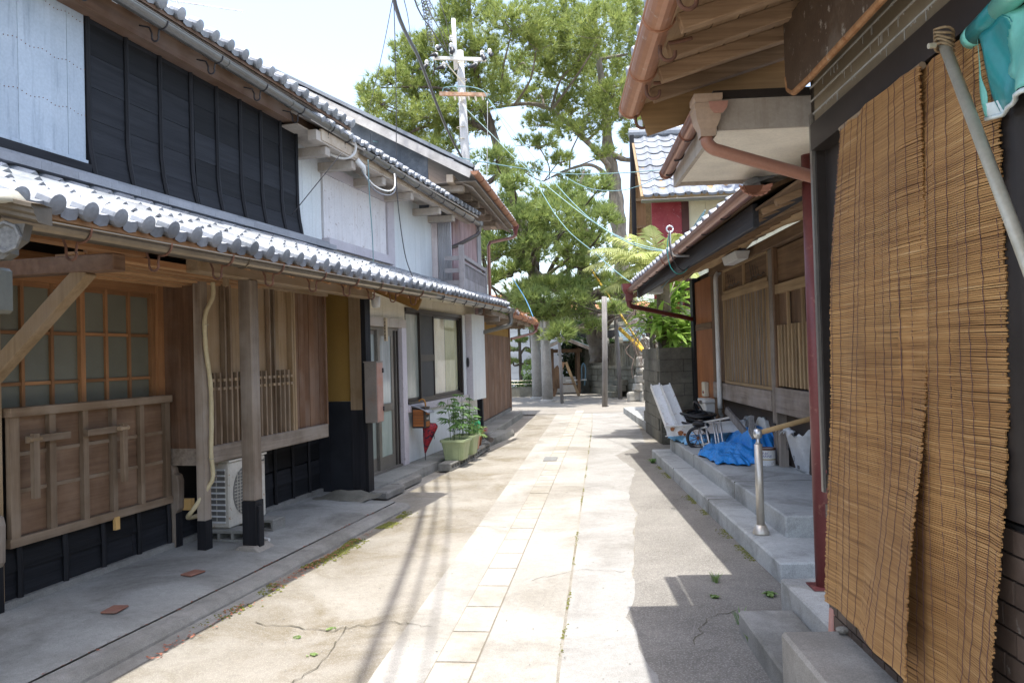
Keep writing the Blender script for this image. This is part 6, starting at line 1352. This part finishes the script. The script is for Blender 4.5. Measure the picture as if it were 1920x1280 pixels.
# overhead wires
tq = bpy.data.materials['turquoise_cable']; wire_d = plain('dark_wire', (.07,.07,.075), .6); wire_p = plain('pale_wire', (.5,.5,.5), .6)
def wire(lab, pts, r, m, group=None):
    pts = [p if isinstance(p, Vector) else at(*p) for p in pts]
    t = thing('overhead_cable', lab, 'cable', group=group); w0 = pts[-1]; t.location = w0
    MB().tube(smooth([p-w0 for p in pts], 7), r, 5).build('strand', m, t, True); return t
wire('thick dark cable dropping from the sky to the foot of the utility pole', [Vector((-.72, -6, 8.6)), Vector((-.86, 2, 8.0)), Vector((-1.05, 7, 7.35)), (735, -20, 11), (790, 120, 15.5), (835, 235, 20), (868, 300, 23)], .034, plain('black_cable', (.05,.05,.055), .5))
wire('turquoise service cable crossing the street from the white house to the red house', [(700, 265, 12.5), (760, 275, 13.2), (900, 303, 14.5), (1050, 325, 15.2), (1150, 325, 15.4), (1250, 318, 15.5)], .0095, tq)
wire('lower turquoise cable sagging between pine branches and the red house', [(1020, 305, 20), (1090, 348, 18), (1150, 358, 16.8), (1200, 348, 16), (1255, 322, 15.4)], .0075, tq)
for i, pts in enumerate(([(915, 185, 23), (960, 260, 21), (1040, 400, 17), (1110, 470, 14.5), (1225, 545, 11), (1320, 400, 8.6)], [(918, 188, 23), (950, 230, 21.5), (1060, 365, 17), (1150, 440, 14.5), (1250, 470, 11.5), (1322, 395, 8.55)], [(870, 200, 23), (920, 250, 22), (975, 305, 20.5), (1090, 400, 17.5), (1180, 452, 15), (1300, 480, 11)])):
    wire(['turquoise cable slanting down from the pole crossarm to the right eave, lowest of three', 'turquoise cable from the crossarm end to the hook on the right fascia, highest of three', 'pale turquoise cable slanting from the pole shaft through the pines, middle of three'][i], pts, .0085, tq if i < 2 else plain('pale_turquoise', (.28,.42,.42), .6))
wire('thin pale vertical cable hanging from the crossarm to the rusty eave', [(914, 190, 22.8), (914, 260, 22.8), (912, 350, 22.8)], .010, wire_p)
for i, (a, b_, d0, d1) in enumerate((((738, -10), (690, 215), 10, 16), ((738, -10), (743, 330), 9.5, 11), ((755, -10), (770, 70), 12, 20), ((790, -10), (812, 90), 14, 23), ((800, -10), (845, 95), 14, 23), ((820, -10), (846, 80), 14, 23))):
    wire(['thin wire running from the sky down to the house two roof ridge', 'thin vertical wire passing in front of the white house eave', 'thin wire at the left of the bundle reaching the pines', 'thin wire to the left end of the upper crossarm', 'thin wire to the middle insulator of the upper crossarm', 'thin wire to the insulator beside the pole top pipe'][i], [(a[0], a[1], d0), ((a[0]+b_[0])/2+2, (a[1]+b_[1])/2, (d0+d1)/2), (b_[0], b_[1], d1)], .006 if i < 2 else .009, wire_d)
cp = []
for k in range(90):
    t = k/89; cp.append(Vector(at(797+12*t, -10+95*t, 13+10*t))+Vector((.09*math.cos(k*1.1), .0, .09*math.sin(k*1.1))))
t = thing('spiral_guard', 'coiled black guard wire spiralling down to the pole top', 'cable'); t.location = cp[0]; MB().tube([p-cp[0] for p in cp], .008, 4).build('coil', wire_d, t)
wire('teal wire dropping from the white bracket to the insulator on the lower tiles', [(690, 300, 8.6), (693, 370, 8.8), (698, 440, 9.1), (700, 490, 9.3)], .006, tq)
wire('thin dark wire across the white siding beside the black boards', [(548, 402, 8.2), (590, 350, 8.1), (640, 288, 8.0)], .005, wire_d)
wire('dark twisted wire hanging down the white siding to the tiles', [(742, 330, 9.6), (748, 400, 9.8), (760, 480, 10.1), (775, 522, 10.3)], .007, wire_d)
ig = thing('roof_insulator', 'white porcelain insulator on the tiles below the teal wire', 'insulator'); ig.location = at(699, 500, 9.3); MB().lathe([(.001, -.06), (.03, -.06), (.015, -.03), (.015, .01), (.035, .015), (.035, .03), (.001, .032)], 12).build('insulator_body', offwhite, ig)
wire('blue wire running down to the corner of the far left roof', [(960, 520, 22), (985, 560, 21.8), (1000, 595, 21.5)], .012, plain('blue_wire', (.08,.25,.45), .5))
yl = mottled('yellow_guard', (.46,.29,.025), (.56,.36,.04), 4, .5, stain=(.3,.2,.05), sa=.4)
for i, (a, b_, d) in enumerate((((1105, 500), (1208, 657), 24.5), ((1162, 616), (1211, 662), 24.0))):
    t = thing('wire_guard', ['longer yellow guy wire guard slanting behind the palm fronds', 'shorter thick yellow guy wire guard above the stone fence'][i], 'wire guard'); p0 = at(*a, d+1.5); p1 = at(*b_, d); t.location = p0
    MB().tube([(0, 0, 0), p1-p0, (p1-p0)*1.3], .034 if i == 0 else .062, 10).build('guard', yl, t, True)
    for f in (.06, .72): MB().tube([(p1-p0)*f, (p1-p0)*(f+.012)], .037 if i == 0 else .066, 10).build('band', black_m, t)

for i, dx in enumerate((.16, .34)):
    wire(['twin of the thick cable, running overhead just right of it', 'thin cable farther right of the thick overhead pair'][i], [Vector((-.72+dx, -6, 8.7)), Vector((-.86+dx*.9, 2, 8.1)), Vector((-1.05+dx*.8, 7, 7.5)), (770+i*22, -30, 13), (812+i*14, 60, 19.5), (840, 100, 23.3)], .016-.004*i, wire_d)
# ------------------------------------------------------------------ PINES
bark = (lambda q: (q.bump(q.noise(q.wcoord((5, 5, 1.5)), 1.6, 6, .7), .9, .05), q.done(q.mix(q.ramp(q.noise(q.wcoord((1, 1, 1)), .8, 5), [(.5, 0.0), (.7, .6)]), q.ramp(q.noise(q.wcoord((6, 6, 1.4)), 1.5, 6, .7), [(.3, (.035,.028,.022)), (.7, (.15,.125,.10))]), (.23,.21,.18)), .95, 0, .2))[1])(NT('pine_bark'))
bark_pale = (lambda q: (q.bump(q.noise(q.wcoord((5, 5, 1.5)), 1.6, 6, .7), .8, .05), q.done(q.ramp(q.noise(q.wcoord((6, 6, 1.4)), 1.5, 6, .7), [(.3, (.10,.085,.07)), (.7, (.28,.25,.21))]), .95, 0, .2))[1])(NT('pale_pine_bark'))
def needlemat(name, c1, c2, c3):
    q = NT(name); a = q.noise(q.wcoord(), 1.1, 5, .65); f = q.noise(q.wcoord(), 9, 3, .6)
    c = q.ramp(a, [(.32, c1), (.66, c2)]); c = q.mix(q.ramp(f, [(.45, 0.0), (.75, .8)]), c, c3)
    c = q.mix(q.ramp(q.noise(q.wcoord(), 5.5, 4, .7), [(.69, 0.0), (.74, .75)]), c, (.22,.10,.035))
    q.done(c, .5, 0, .4); tl = q.n('ShaderNodeBsdfTranslucent'); q.l(c, tl.inputs[0]); mx = q.n('ShaderNodeMixShader'); mx.inputs[0].default_value = .5
    q.l(q.b.outputs[0], mx.inputs[1]); q.l(tl.outputs[0], mx.inputs[2]); q.l(mx.outputs[0], q.out.inputs[0]); return q.m
needle = needlemat('pine_needles', (.15,.215,.055), (.29,.35,.095), (.42,.44,.14))
needle_d = needlemat('dark_pine_needles', (.125,.195,.055), (.25,.315,.09), (.37,.40,.13))
def tri_mesh(name, V, m):
    n = len(V)//3; me = bpy.data.meshes.new(name); me.vertices.add(n*3); me.vertices.foreach_set('co', np.asarray(V, np.float32).ravel())
    me.loops.add(n*3); me.loops.foreach_set('vertex_index', np.arange(n*3, dtype=np.int32)); me.polygons.add(n)
    me.polygons.foreach_set('loop_start', np.arange(0, n*3, 3, dtype=np.int32)); me.polygons.foreach_set('loop_total', np.full(n, 3, np.int32))
    me.materials.append(m); me.update(calc_edges=True); return me
def unit(a): return a/np.maximum(1e-9, np.linalg.norm(a, axis=-1, keepdims=True))
def tufts(C, A, k, ln, wd, spread):
    """k thin needles radiating about axis A from every tuft centre C"""
    n = len(C); D = unit(np.repeat(A, k, 0)+RNG.normal(0, spread, (n*k, 3))); P = np.repeat(C, k, 0)
    S = unit(np.cross(D, RNG.normal(0, 1, (n*k, 3)))); L = ln*np.repeat(RNG.uniform(.55, 1.25, (n, 1)), k, 0)*RNG.uniform(.7, 1.2, (n*k, 1)); w_ = wd*RNG.uniform(.7, 1.3, (n*k, 1))
    base = P+D*L*.08
    return np.stack([base-S*w_, base+S*w_, base+D*L], 1).reshape(-1, 3)
def pine(name, lab, trunk, radii, pads, mb, mn, dens=1.0, extra=(), ln=.29, group='pines behind the shrine fence'):
    """trunk: points; pads: (px, py, rx, ry, depth) cushions of needles, each joined to the trunk by a branch"""
    t = thing(name, lab, 'tree', group=group); b0 = Vector(trunk[0]); t.location = b0; b0n = np.array(b0)
    tp = smooth([Vector(p)-b0 for p in trunk], 6); m = len(tp); rr = list(np.interp(np.linspace(0, 1, m), np.linspace(0, 1, len(radii)), radii))
    rr = [r*(1+.09*math.sin(i*1.7)) for i, r in enumerate(rr)]
    tk = MB().tube(tp, rr, 12); V = []
    nodes = [(p, r) for p, r in zip(tp, rr)]
    for pts, ra in extra:
        q = smooth([Vector(p)-b0 for p in pts], 6); r2 = list(np.interp(np.linspace(0, 1, len(q)), np.linspace(0, 1, len(ra)), ra)); tk.tube(q, [x*(1+.12*math.sin(i*2.1)) for i, x in enumerate(r2)], 9); nodes += list(zip(q, r2))
    for (px, py, rx, ry, d) in pads:
        c = at(px, py, d)-b0; sx = rx*d/FPX; sz = ry*d/FPX; sy = max(.5, min(1.6, sx*.9))
        low = c+Vector((0, 0, -sz*.5))
        best = min(nodes, key=lambda q: (q[0]-low).length+max(0, q[0].z-low.z)*1.2); a = best[0]; r = min(best[1]*.5, .075)
        mid = a.lerp(low, .5)+Vector((random.uniform(-.25, .25), random.uniform(-.2, .2), random.uniform(-.15, .3)))
        if (a-low).length > .3: tk.tube(smooth([a, mid, low], 4), list(np.linspace(r+.02, .022, 9)), 6)
        for k in range(6):
            e = c+Vector((random.uniform(-.8, .8)*sx, random.uniform(-.8, .8)*sy, random.uniform(-.5, .5)*sz)); tk.tube([low, low.lerp(e, .5)+Vector((0, 0, -.05)), e], [.02, .013, .006], 4)
        n = int(dens*72*(sx*sy+sx*sz+sy*sz)/.9*4*.33)+14
        u = unit(RNG.normal(0, 1, (n, 3)))*RNG.uniform(.15, 1, (n, 1))**.5
        lump = 1+.22*np.sin(u[:, :1]*5+px)+.22*np.sin(u[:, 1:2]*6+py)
        P = np.array(c)+u*np.array([sx, sy, sz])*lump
        A = unit(u*np.array([.7, .7, .5])+np.array([0, 0, .75])+RNG.normal(0, .25, (n, 3)))
        V.append(tufts(P, A, 15, ln, .014, .5))
    tk.build('trunk', mb, t, True); V = np.concatenate(V)
    o = bpy.data.objects.new('crown', tri_mesh('crown', V, mn)); COL.objects.link(o); o.parent = t; o['kind'] = 'stuff'; return t
def J(pads, d, dj=1.5): return [(x, y_, rx, ry, d+random.uniform(-dj, dj)) for x, y_, rx, ry in pads]
PA = J([(880,10,70,38),(843,35,35,22),(765,88,35,22),(812,85,45,24),(855,75,40,25),(775,116,48,18),(688,170,20,18),(735,150,38,17),(715,188,38,15),(790,145,55,18),(800,176,65,18),(740,230,52,14),(800,212,68,17),(785,255,52,15),(832,275,46,15),(845,242,44,15),(890,150,45,36),(895,235,32,22),(905,95,40,30),(860,120,35,22),(700,205,25,10),(930,180,32,24),(870,200,40,22)], 31)
g_ = lambda px, py, d, z=None: (lambda p: Vector((p.x, p.y, p.z if z is None else z)))(at(px, py, d))
pine('pine_tree', 'tall pine whose crown spreads left behind the utility pole', [g_(1012, 720, 32, 0), g_(1003, 600, 32), g_(1000, 500, 32), g_(985, 440, 32), g_(962, 370, 31.5), g_(945, 320, 31), g_(925, 250, 31), g_(895, 150, 31), g_(880, 20, 31), g_(880, -60, 31)], [.27, .24, .2, .13, .04], PA, bark, needle,
     extra=[([g_(945, 320, 31), g_(905, 350, 31), g_(880, 360, 31), g_(855, 345, 30.5)], [.12, .07, .04]), ([g_(925, 250, 31), g_(860, 225, 31), g_(790, 240, 31), g_(755, 258, 31)], [.12, .08, .03]), ([g_(925, 230, 31), g_(870, 190, 31), g_(760, 215, 31)], [.09, .05, .02]), ([g_(905, 190, 31), g_(820, 165, 30.5), g_(730, 165, 30.5)], [.08, .05, .02])])
PB = J([(960,40,64,37),(1040,60,73,46),(1125,50,68,46),(1195,70,38,58),(965,120,55,28),(1050,130,73,33),(1140,130,64,37),(1190,165,38,33),(1000,180,47,18),(1075,195,73,25),(1160,205,55,30),(1190,250,34,20),(940,160,30,25),(1015,228,38,15),(1085,245,51,18),(1135,285,24,13),(1005,75,43,33),(1010,268,36,13),(985,318,29,11),(1080,335,30,13),(1050,300,27,11),(1090,90,51,37),(1170,20,51,33),(1210,120,30,37),(1060,20,51,33),(1150,170,43,25),(1215,215,21,33)], 31.5, 4)
pine('pine_tree', 'tallest pine with a straight pale trunk left of the red house roof', [g_(1172, 700, 35, 0), g_(1170, 560, 35), g_(1163, 460, 35), g_(1157, 390, 35), g_(1150, 330, 35), g_(1140, 280, 34.8), g_(1135, 200, 34.5), g_(1120, 90, 34), g_(1110, -60, 34)], [.38, .34, .32, .26, .16, .06], PB, bark_pale, needle,
     extra=[([g_(1140, 285, 34.8), g_(1180, 300, 34.5), g_(1215, 275, 34)], [.16, .10, .05]), ([g_(1148, 320, 35), g_(1100, 265, 33.5), g_(1020, 200, 33), g_(940, 200, 32.5), g_(890, 215, 32.5)], [.14, .11, .07, .04]), ([g_(1150, 340, 35), g_(1110, 310, 34), g_(1060, 320, 33.5), g_(1020, 340, 33.5)], [.1, .06, .02]), ([g_(1135, 200, 34.5), g_(1060, 150, 33.5), g_(990, 130, 33)], [.12, .06, .02])])
PC = J([(930,296,42,18),(937,322,30,12),(955,385,28,28),(925,440,36,22),(982,420,46,30),(940,468,55,22),(990,478,40,20),(1045,402,55,30),(1040,440,55,22),(1095,432,36,26),(1110,395,36,18),(1060,357,26,15),(1125,452,26,16),(1135,410,24,22),(920,520,28,16),(900,455,25,18),(1000,540,55,15),(1135,525,42,16),(975,562,46,16),(1050,538,66,15),(1045,585,40,16),(940,582,36,12),(985,590,40,14),(1160,545,28,14),(1020,612,30,20),(1050,625,28,18),(1090,590,18,12),(1110,612,14,12),(1180,585,30,12),(1160,480,24,14),(1085,495,40,14),(960,505,30,12),(1012,588,34,14),(1020,372,40,18),(1075,378,36,16),(1120,350,34,16),(965,345,30,16),(1000,398,40,16),(1040,602,36,16),(1005,560,40,14),(1075,560,40,14),(1150,580,24,10),(1010,455,34,18),(1075,470,34,16),(905,480,26,16)], 25.6, 2.6)
pine('pine_tree', 'leaning old pine with long low limb resting on wooden props', [g_(1124, 690, 29, 1.2), g_(1120, 650, 29), g_(1110, 610, 28.8), g_(1102, 570, 28.5), g_(1098, 530, 28.3), g_(1094, 490, 28), g_(1098, 450, 28), g_(1085, 400, 28), g_(1088, 355, 28), g_(1095, 320, 28)], [.34, .30, .27, .22, .13, .03], PC, bark, needle_d, dens=1.05,
     extra=[([g_(1104, 565, 28.5), g_(1070, 535, 27.6), g_(1040, 527, 27.2), g_(1010, 520, 27), g_(990, 500, 27), g_(970, 497, 27), g_(950, 515, 27), g_(915, 532, 26.8)], [.24, .22, .19, .16, .12, .04]),
            ([g_(1102, 560, 28.5), g_(1135, 548, 27.6), g_(1165, 555, 27), g_(1195, 565, 26.8)], [.22, .19, .13, .06]), ([g_(1118, 640, 29), g_(1140, 600, 28), g_(1155, 586, 27.2), g_(1190, 590, 26.6)], [.2, .17, .14, .06]),
            ([g_(1094, 490, 28), g_(1075, 490, 27.8), g_(1050, 470, 27.6), g_(1040, 455, 27.5)], [.15, .12, .06]), ([g_(1000, 505, 27.2), g_(1003, 470, 28), g_(1000, 430, 28.5), g_(985, 390, 29)], [.2, .18, .1]), ([g_(1060, 530, 27.5), g_(1066, 505, 27.5), g_(1058, 490, 27.5)], [.1, .07, .05])])
# small cloud-pruned pine in front of the white siding
SPt = J([(978,612,22,6),(955,655,14,4),(1000,658,14,4),(962,678,12,4),(998,680,12,4),(975,638,18,5)], 31, .3)
pine('pine_tree', 'slim clipped pine standing against the white siding', [g_(978, 732, 31, .3), g_(976, 690, 31), g_(974, 640, 31), g_(972, 600, 31), g_(972, 575, 31)], [.08, .06, .03], SPt, bark, needle_d, dens=1.2, ln=.16)
# ------------------------------------------------------------------ broad leaves, palm, shrubs
frond_m = leafmat('palm_leaf', (.24,.29,.08), (.46,.48,.20), .45, 5); strap_m = leafmat('strap_leaf', (.17,.32,.05), (.40,.54,.12), .45, 6); shrub_m = leafmat('shrub_leaf', (.05,.11,.025), (.12,.2,.05), .35, 8); shrub_d = leafmat('dark_shrub_leaf', (.02,.045,.015), (.05,.09,.028), .3, 8)
PL = thing('palm_tree', 'palm with arching feather fronds above the concrete block wall', 'palm tree'); pc_ = at(1242, 520, 14.6); PL.location = (pc_.x, pc_.y, 0); pcl = Vector((0, 0, pc_.z))
MB().tube([(.05, 0, 0), (.03, 0, 1.5), pcl], [.16, .14, .12], 12).build('trunk', mottled('palm_fibre', (.1,.075,.05), (.2,.15,.1), 20, .95), PL, True)
def frond(tip, sag, w_=.30):
    b = MB(); n = 34; tip = Vector(tip); hor = Vector((-tip.y, tip.x, 0)).normalized() if abs(tip.x)+abs(tip.y) > .01 else Vector((1, 0, 0))
    P = [pcl+tip*t+Vector((0, 0, sag*4*t*(1-t)*.5+sag*(t-t*t)))*1.0 for t in np.linspace(0, 1, n+1)]
    b.tube(P, list(np.linspace(.022, .004, n+1)), 5)
    for i in range(3, n+1):
        t = i/n; d = (P[min(i+1, n)]-P[i-1]).normalized(); L = w_*(1.55*math.sin(math.pi*min(1, .12+t*.86)))**.8*random.uniform(.85, 1.1)
        for s_ in (1, -1):
            dr = (hor*s_+d*.75+Vector((0, 0, -.28+random.uniform(-.18, .1)))).normalized(); nn = d.cross(dr).normalized(); w2 = .017; sd = nn.cross(dr)
            a = P[i]; m_ = a+dr*L*.55+Vector((0, 0, .012)); e = a+dr*L+Vector((0, 0, -.06*L/.3))
            b.add([a-sd*w2*.5, a+sd*w2*.5, m_+sd*w2, m_-sd*w2, e], [(0, 1, 2, 3), (3, 2, 4)])
    b.build('frond', frond_m, PL)
for px, py, d, sag in ((1095, 505, 14.3, .32), (1105, 470, 14.0, .30), (1140, 445, 14.8, .28), (1165, 520, 14.0, .30), (1185, 440, 15.0, .22), (1222, 425, 14.8, .10), (1268, 440, 14.4, .2), (1130, 545, 14.2, .2), (1190, 480, 13.6, .3), (1290, 470, 14.9, .25), (1245, 470, 13.5, .2), (1150, 485, 15.4, .34), (1205, 455, 15.6, .2), (1310, 520, 14.2, .3), (1175, 560, 13.9, .15)):
    q = at(px, py, d)-Vector((pc_.x, pc_.y, 0))-pcl; frond(q, sag, .34)
def strap_plant(lab, px, py, d, n, L, seed, m=strap_m):
    rnd = random.Random(seed); t = thing('strap_leaf_plant', lab, 'plant'); c = at(px, py, d); t.location = (c.x, c.y, 0); top = Vector((0, 0, c.z))
    MB().tube([(0, 0, 0), (.03, 0, c.z*.6), top], [.045, .04, .03], 8).build('stem', bark_pale, t)
    b = MB(); w_ = .045; me = []
    for k in range(3):
        b = MB(); vs = []; K = 6
        for i in range(K+1):
            s = i/K; ww = w_*math.sin(math.pi*(.12+.88*s))**.7 if s < 1 else 0.003; x = L*s*(1-.1*k); z = (.35+.15*k)*s-(.55+.18*k)*s*s; vs += [(x, -ww, z*L+.012), (x, 0, z*L), (x, ww, z*L+.012)]
        b.add(vs, [f for i in range(K) for f in ((3*i, 3*i+1, 3*i+4, 3*i+3), (3*i+1, 3*i+2, 3*i+5, 3*i+4))]); me.append(b.mesh('leaf', m, True))
    for i in range(n):
        s = rnd.uniform(.75, 1.15); place('leaf', me[i % 3], t, top+Vector((rnd.uniform(-.05, .05), rnd.uniform(-.05, .05), -.35*rnd.random())), (rnd.uniform(-.3, .3), -rnd.uniform(-.35, 1.0), rnd.uniform(0, 6.28)), (s, s, s))
    return t
for i, a in enumerate(((1255, 560, 15.2, 52, .74, 1), (1235, 610, 14.5, 52, .66, 2), (1285, 600, 14.4, 50, .66, 3), (1275, 535, 15.8, 40, .6, 4), (1218, 585, 15.4, 24, .5, 5), (1300, 640, 14.3, 30, .42, 6), (1262, 632, 14.2, 34, .45, 7))):
    strap_plant(['strap leaved plant just above the block wall below the palm crown', 'bright strap leaved plant overhanging the left end of the block wall', 'strap leaved plant beside the black corner post', 'tall strap leaved plant behind the rain pipe', 'sparse strap leaved plant nearest the yellow wire guards', 'low strap leaves against the black post foot', 'low strap leaved plant rising over the middle of the block wall'][i], *a)
vn = thing('dry_vine', 'tangle of dry brown vine stems left of the strap leaved plants', 'vine'); vc = at(1222, 600, 16.2); vn.location = (vc.x, vc.y, 0)
b = MB()
for k in range(46):
    p = Vector((random.uniform(-.3, .3), random.uniform(-.2, .2), vc.z+random.uniform(-.6, .5))); b.tube(smooth([p, p+Vector((random.uniform(-.2, .2), .05, -.15)), p+Vector((random.uniform(-.3, .3), 0, -.4)), p+Vector((random.uniform(-.2, .2), 0, -.6))], 3), .008, 4)
stuff(b.build('dry_stems', mottled('dry_stem', (.16,.11,.09), (.30,.23,.2), 20, .9), vn)); MB().tube([(0, 0, 0), (.05, 0, 1.2), (0, 0, vc.z)], .04, 7).build('stem', bark, vn)
def leaf_cloud(C, S, n, ln, wd):
    u = unit(RNG.normal(0, 1, (n, 3)))*RNG.uniform(.3, 1, (n, 1))**.45; lump = 1+.2*np.sin(u[:, :1]*7)+.2*np.sin(u[:, 2:]*6+1)
    P = np.array(C)+u*np.array(S)*lump; D = unit(u+RNG.normal(0, .7, (n, 3))+np.array([0, 0, .2])); T = unit(np.cross(D, RNG.normal(0, 1, (n, 3)))); L = ln*RNG.uniform(.6, 1.2, (n, 1)); w_ = wd*RNG.uniform(.7, 1.2, (n, 1))
    a, b_, c, d = P, P+D*L*.5-T*w_, P+D*L, P+D*L*.5+T*w_
    return np.concatenate([np.stack([a, b_, c], 1), np.stack([a, c, d], 1)], 0).reshape(-1, 3)
def shrub(name, lab, px, py, d, S, n, m, ln=.10, base=0.0):
    t = thing(name, lab, 'shrub'); c = at(px, py, d); t.location = (c.x, c.y, base)
    o = bpy.data.objects.new('foliage', tri_mesh('foliage', leaf_cloud((0, 0, c.z-base), S, n, ln, ln*.32), m)); COL.objects.link(o); o.parent = t; o['kind'] = 'stuff'
    tk = MB()
    for k in range(5): tk.tube([(0.03*k, 0, 0), (random.uniform(-.3, .3)*S[0], 0, (c.z-base)*.6), (random.uniform(-.6, .6)*S[0], random.uniform(-.4, .4)*S[1], c.z-base)], [.03, .02, .008], 5)
    tk.build('stem', bark, t); return t
shrub('bush', 'dark evergreen bush between the washing pavilion and the fence end', 1078, 668, 32.0, (.55, .6, .95), 2600, shrub_d, .11)
shrub('bush', 'light green bush on top of the stone mound left of the pine trunk', 1092, 616, 34.0, (.8, .6, .55), 2200, shrub_m, .11, 2.4)
shrub('bush', 'small green bush on the mound right of the pine trunk', 1158, 630, 34.5, (.55, .5, .45), 1200, shrub_m, .11, 2.3)
shrub('bush', 'trailing greenery along the crest of the stone mound', 1110, 640, 33.2, (1.3, .35, .2), 1500, shrub_m, .08, 2.3)
shrub('bush', 'low planting in the bed in front of the white siding', 985, 722, 30.2, (.75, .4, .22), 1300, shrub_m, .08, .3)
shrub('bush', 'tall young green plant in the bed right of the clipped pine', 992, 700, 30.6, (.22, .2, .5), 420, leaf_y, .11, .3)
shrub('bush', 'dark foliage showing low behind the pavilion posts', 1062, 690, 33.5, (.5, .4, .8), 1200, shrub_d, .11)
# ------------------------------------------------------------------ weeds, moss, fallen leaves
def tuft(lab, x, y_, h, n, m=None, broad=False):
    t = thing('weed', lab, 'weed', WF, x, y_, .002)
    b = MB()
    for k in range(n):
        a = random.uniform(0, 6.28); r = random.uniform(.0, .025); l = h*random.uniform(.6, 1.1); o_ = Vector((math.cos(a), math.sin(a), 0)); p = o_*r; s_ = Vector((-o_.y, o_.x, 0))*(.004 if not broad else .012)
        q = p+o_*l*.25+Vector((0, 0, l*.6)); e = p+o_*l*(.55 if not broad else .9)+Vector((0, 0, l*(.95 if not broad else .35)))
        b.add([p-s_, p+s_, q+s_, q-s_, e], [(0, 1, 2, 3), (3, 2, 4)])
    b.build('blades', m or leaf_y, t)
g0 = lambda px, py: (lambda r: (r.x, r.y))(Vector((0, 0, CAM_H))+(at(px, py, 1)-Vector((0, 0, CAM_H)))*(CAM_H/(CAM_H-at(px, py, 1).z)))
for px, py, h, n, br, lab in ((1343, 1092, .07, 16, 0, 'grass tuft in the shade on the patch between the two roof shadows'), (1445, 1118, .045, 30, 1, 'broad leaved weed beside the shop plinth'), (1341, 1121, .03, 10, 1, 'small weed below the shaded grass tuft'), (1390, 1172, .10, 12, 0, 'grass blades at the far corner of the low shop step'), (1412, 1212, .07, 10, 0, 'grass blades along the side of the low shop step'), (1224, 868, .10, 26, 1, 'weed at the far foot of the lower concrete step'), (1478, 1072, .10, 9, 0, 'grass blade by the near end of the lower step'), (1200, 752, .14, 16, 0, 'weed at the foot of the rubble pier'), (620, 1180, .014, 12, 1, 'tiny weed in the sunlit road near the kerb'), (585, 1228, .015, 12, 1, 'tiny weed in the sunlit road nearest the camera'), (555, 1195, .011, 9, 1, 'tiny weed left of the other two road weeds')):
    x, y_ = g0(px, py); tuft(lab, x, y_, h, n, leaf_g if h > .09 else leaf_y, br)
b = MB()
for k in range(2600):
    u = random.triangular(-1.6, 2.1, 1.2); v = .86+abs(random.gauss(0, .055))+.03*math.sin(u*5); p = LF.w(v, u, .004); r = random.uniform(.004, .014)
    if math.sin(u*4.1)+math.sin(u*9.7+1) < -.2: continue
    b.add([p+Vector((r*math.cos(a), r*math.sin(a), 0)) for a in (0, 1.6, 3.1, 4.7)]+[p+Vector((0, 0, r*.6))], [(0, 1, 4), (1, 2, 4), (2, 3, 4), (3, 0, 4)])
stuff(b.build('moss', moss_m))
b = MB()
for k in range(900):
    y_ = random.uniform(2.5, 16); x = .168+(y_-3.78)*(1.47/13.02)+random.gauss(0, .006); r = random.uniform(.003, .008)
    if math.sin(y_*3.1)+math.sin(y_*7.7) < .3: continue
    p = Vector((x, y_, .005)); b.add([p+Vector((r*math.cos(a), r*math.sin(a), 0)) for a in (0, 1.6, 3.1, 4.7)]+[p+Vector((0, 0, r*.7))], [(0, 1, 4), (1, 2, 4), (2, 3, 4), (3, 0, 4)])
stuff(b.build('moss', moss_m))
b = MB()
for k in range(2400):      # moss and grit gathered along the foot of the steps and the edge of the patch
    u = random.uniform(-6.2, 0); v = -abs(random.gauss(0, .03))-.004
    if math.sin(u*3.3)+math.sin(u*8.1+2) < .2: continue
    p = RF.w(v, u, .003); r = random.uniform(.003, .010)
    b.add([p+Vector((r*math.cos(a), r*math.sin(a), 0)) for a in (0, 1.6, 3.1, 4.7)]+[p+Vector((0, 0, r*.5))], [(0, 1, 4), (1, 2, 4), (2, 3, 4), (3, 0, 4)])
stuff(b.build('moss', moss_m))
b = MB()
for k in range(1500):      # loose grit on the road
    x, y_ = random.uniform(-1.6, 2.0), 2.6+14*random.random()**1.6
    if -.9+.13*(y_-4) < x < .4+.12*(y_-4) and random.random() < .8: continue
    if x > 1.65 or x < -2.4+.24*(y_-3.9)+.15: continue
    r = random.uniform(.002, .006); p = Vector((x, y_, .006)); b.add([p+Vector((r*math.cos(a), r*math.sin(a), 0)) for a in (0, 1.6, 3.1, 4.7)]+[p+Vector((0, 0, r*.8))], [(0, 1, 4), (1, 2, 4), (2, 3, 4), (3, 0, 4)])
stuff(b.build('gravel', g_kerb))
b = MB()
for k in range(420):
    c_ = random.choice(((-1.9, -.9, .95, .03), (-.7, .3, .93, .03), (-.2, 1.2, .90, .02), (-5, 2, .68, .008)))
    u = random.uniform(c_[0], c_[1]); v = c_[2]+random.gauss(0, c_[3]); p = LF.w(v, u, .012 if v > .8 else .066); a = random.uniform(0, 6.28); L = random.uniform(.006, .016); d = Vector((math.cos(a), math.sin(a), random.uniform(-.1, .3)))*L; s_ = Vector((-d.y, d.x, 0))*.45
    b.add([p-d, p+s_, p+d, p-s_+Vector((0, 0, .003))], [(0, 1, 2, 3)])
stuff(b.build('fallen_leaves', litter_m))
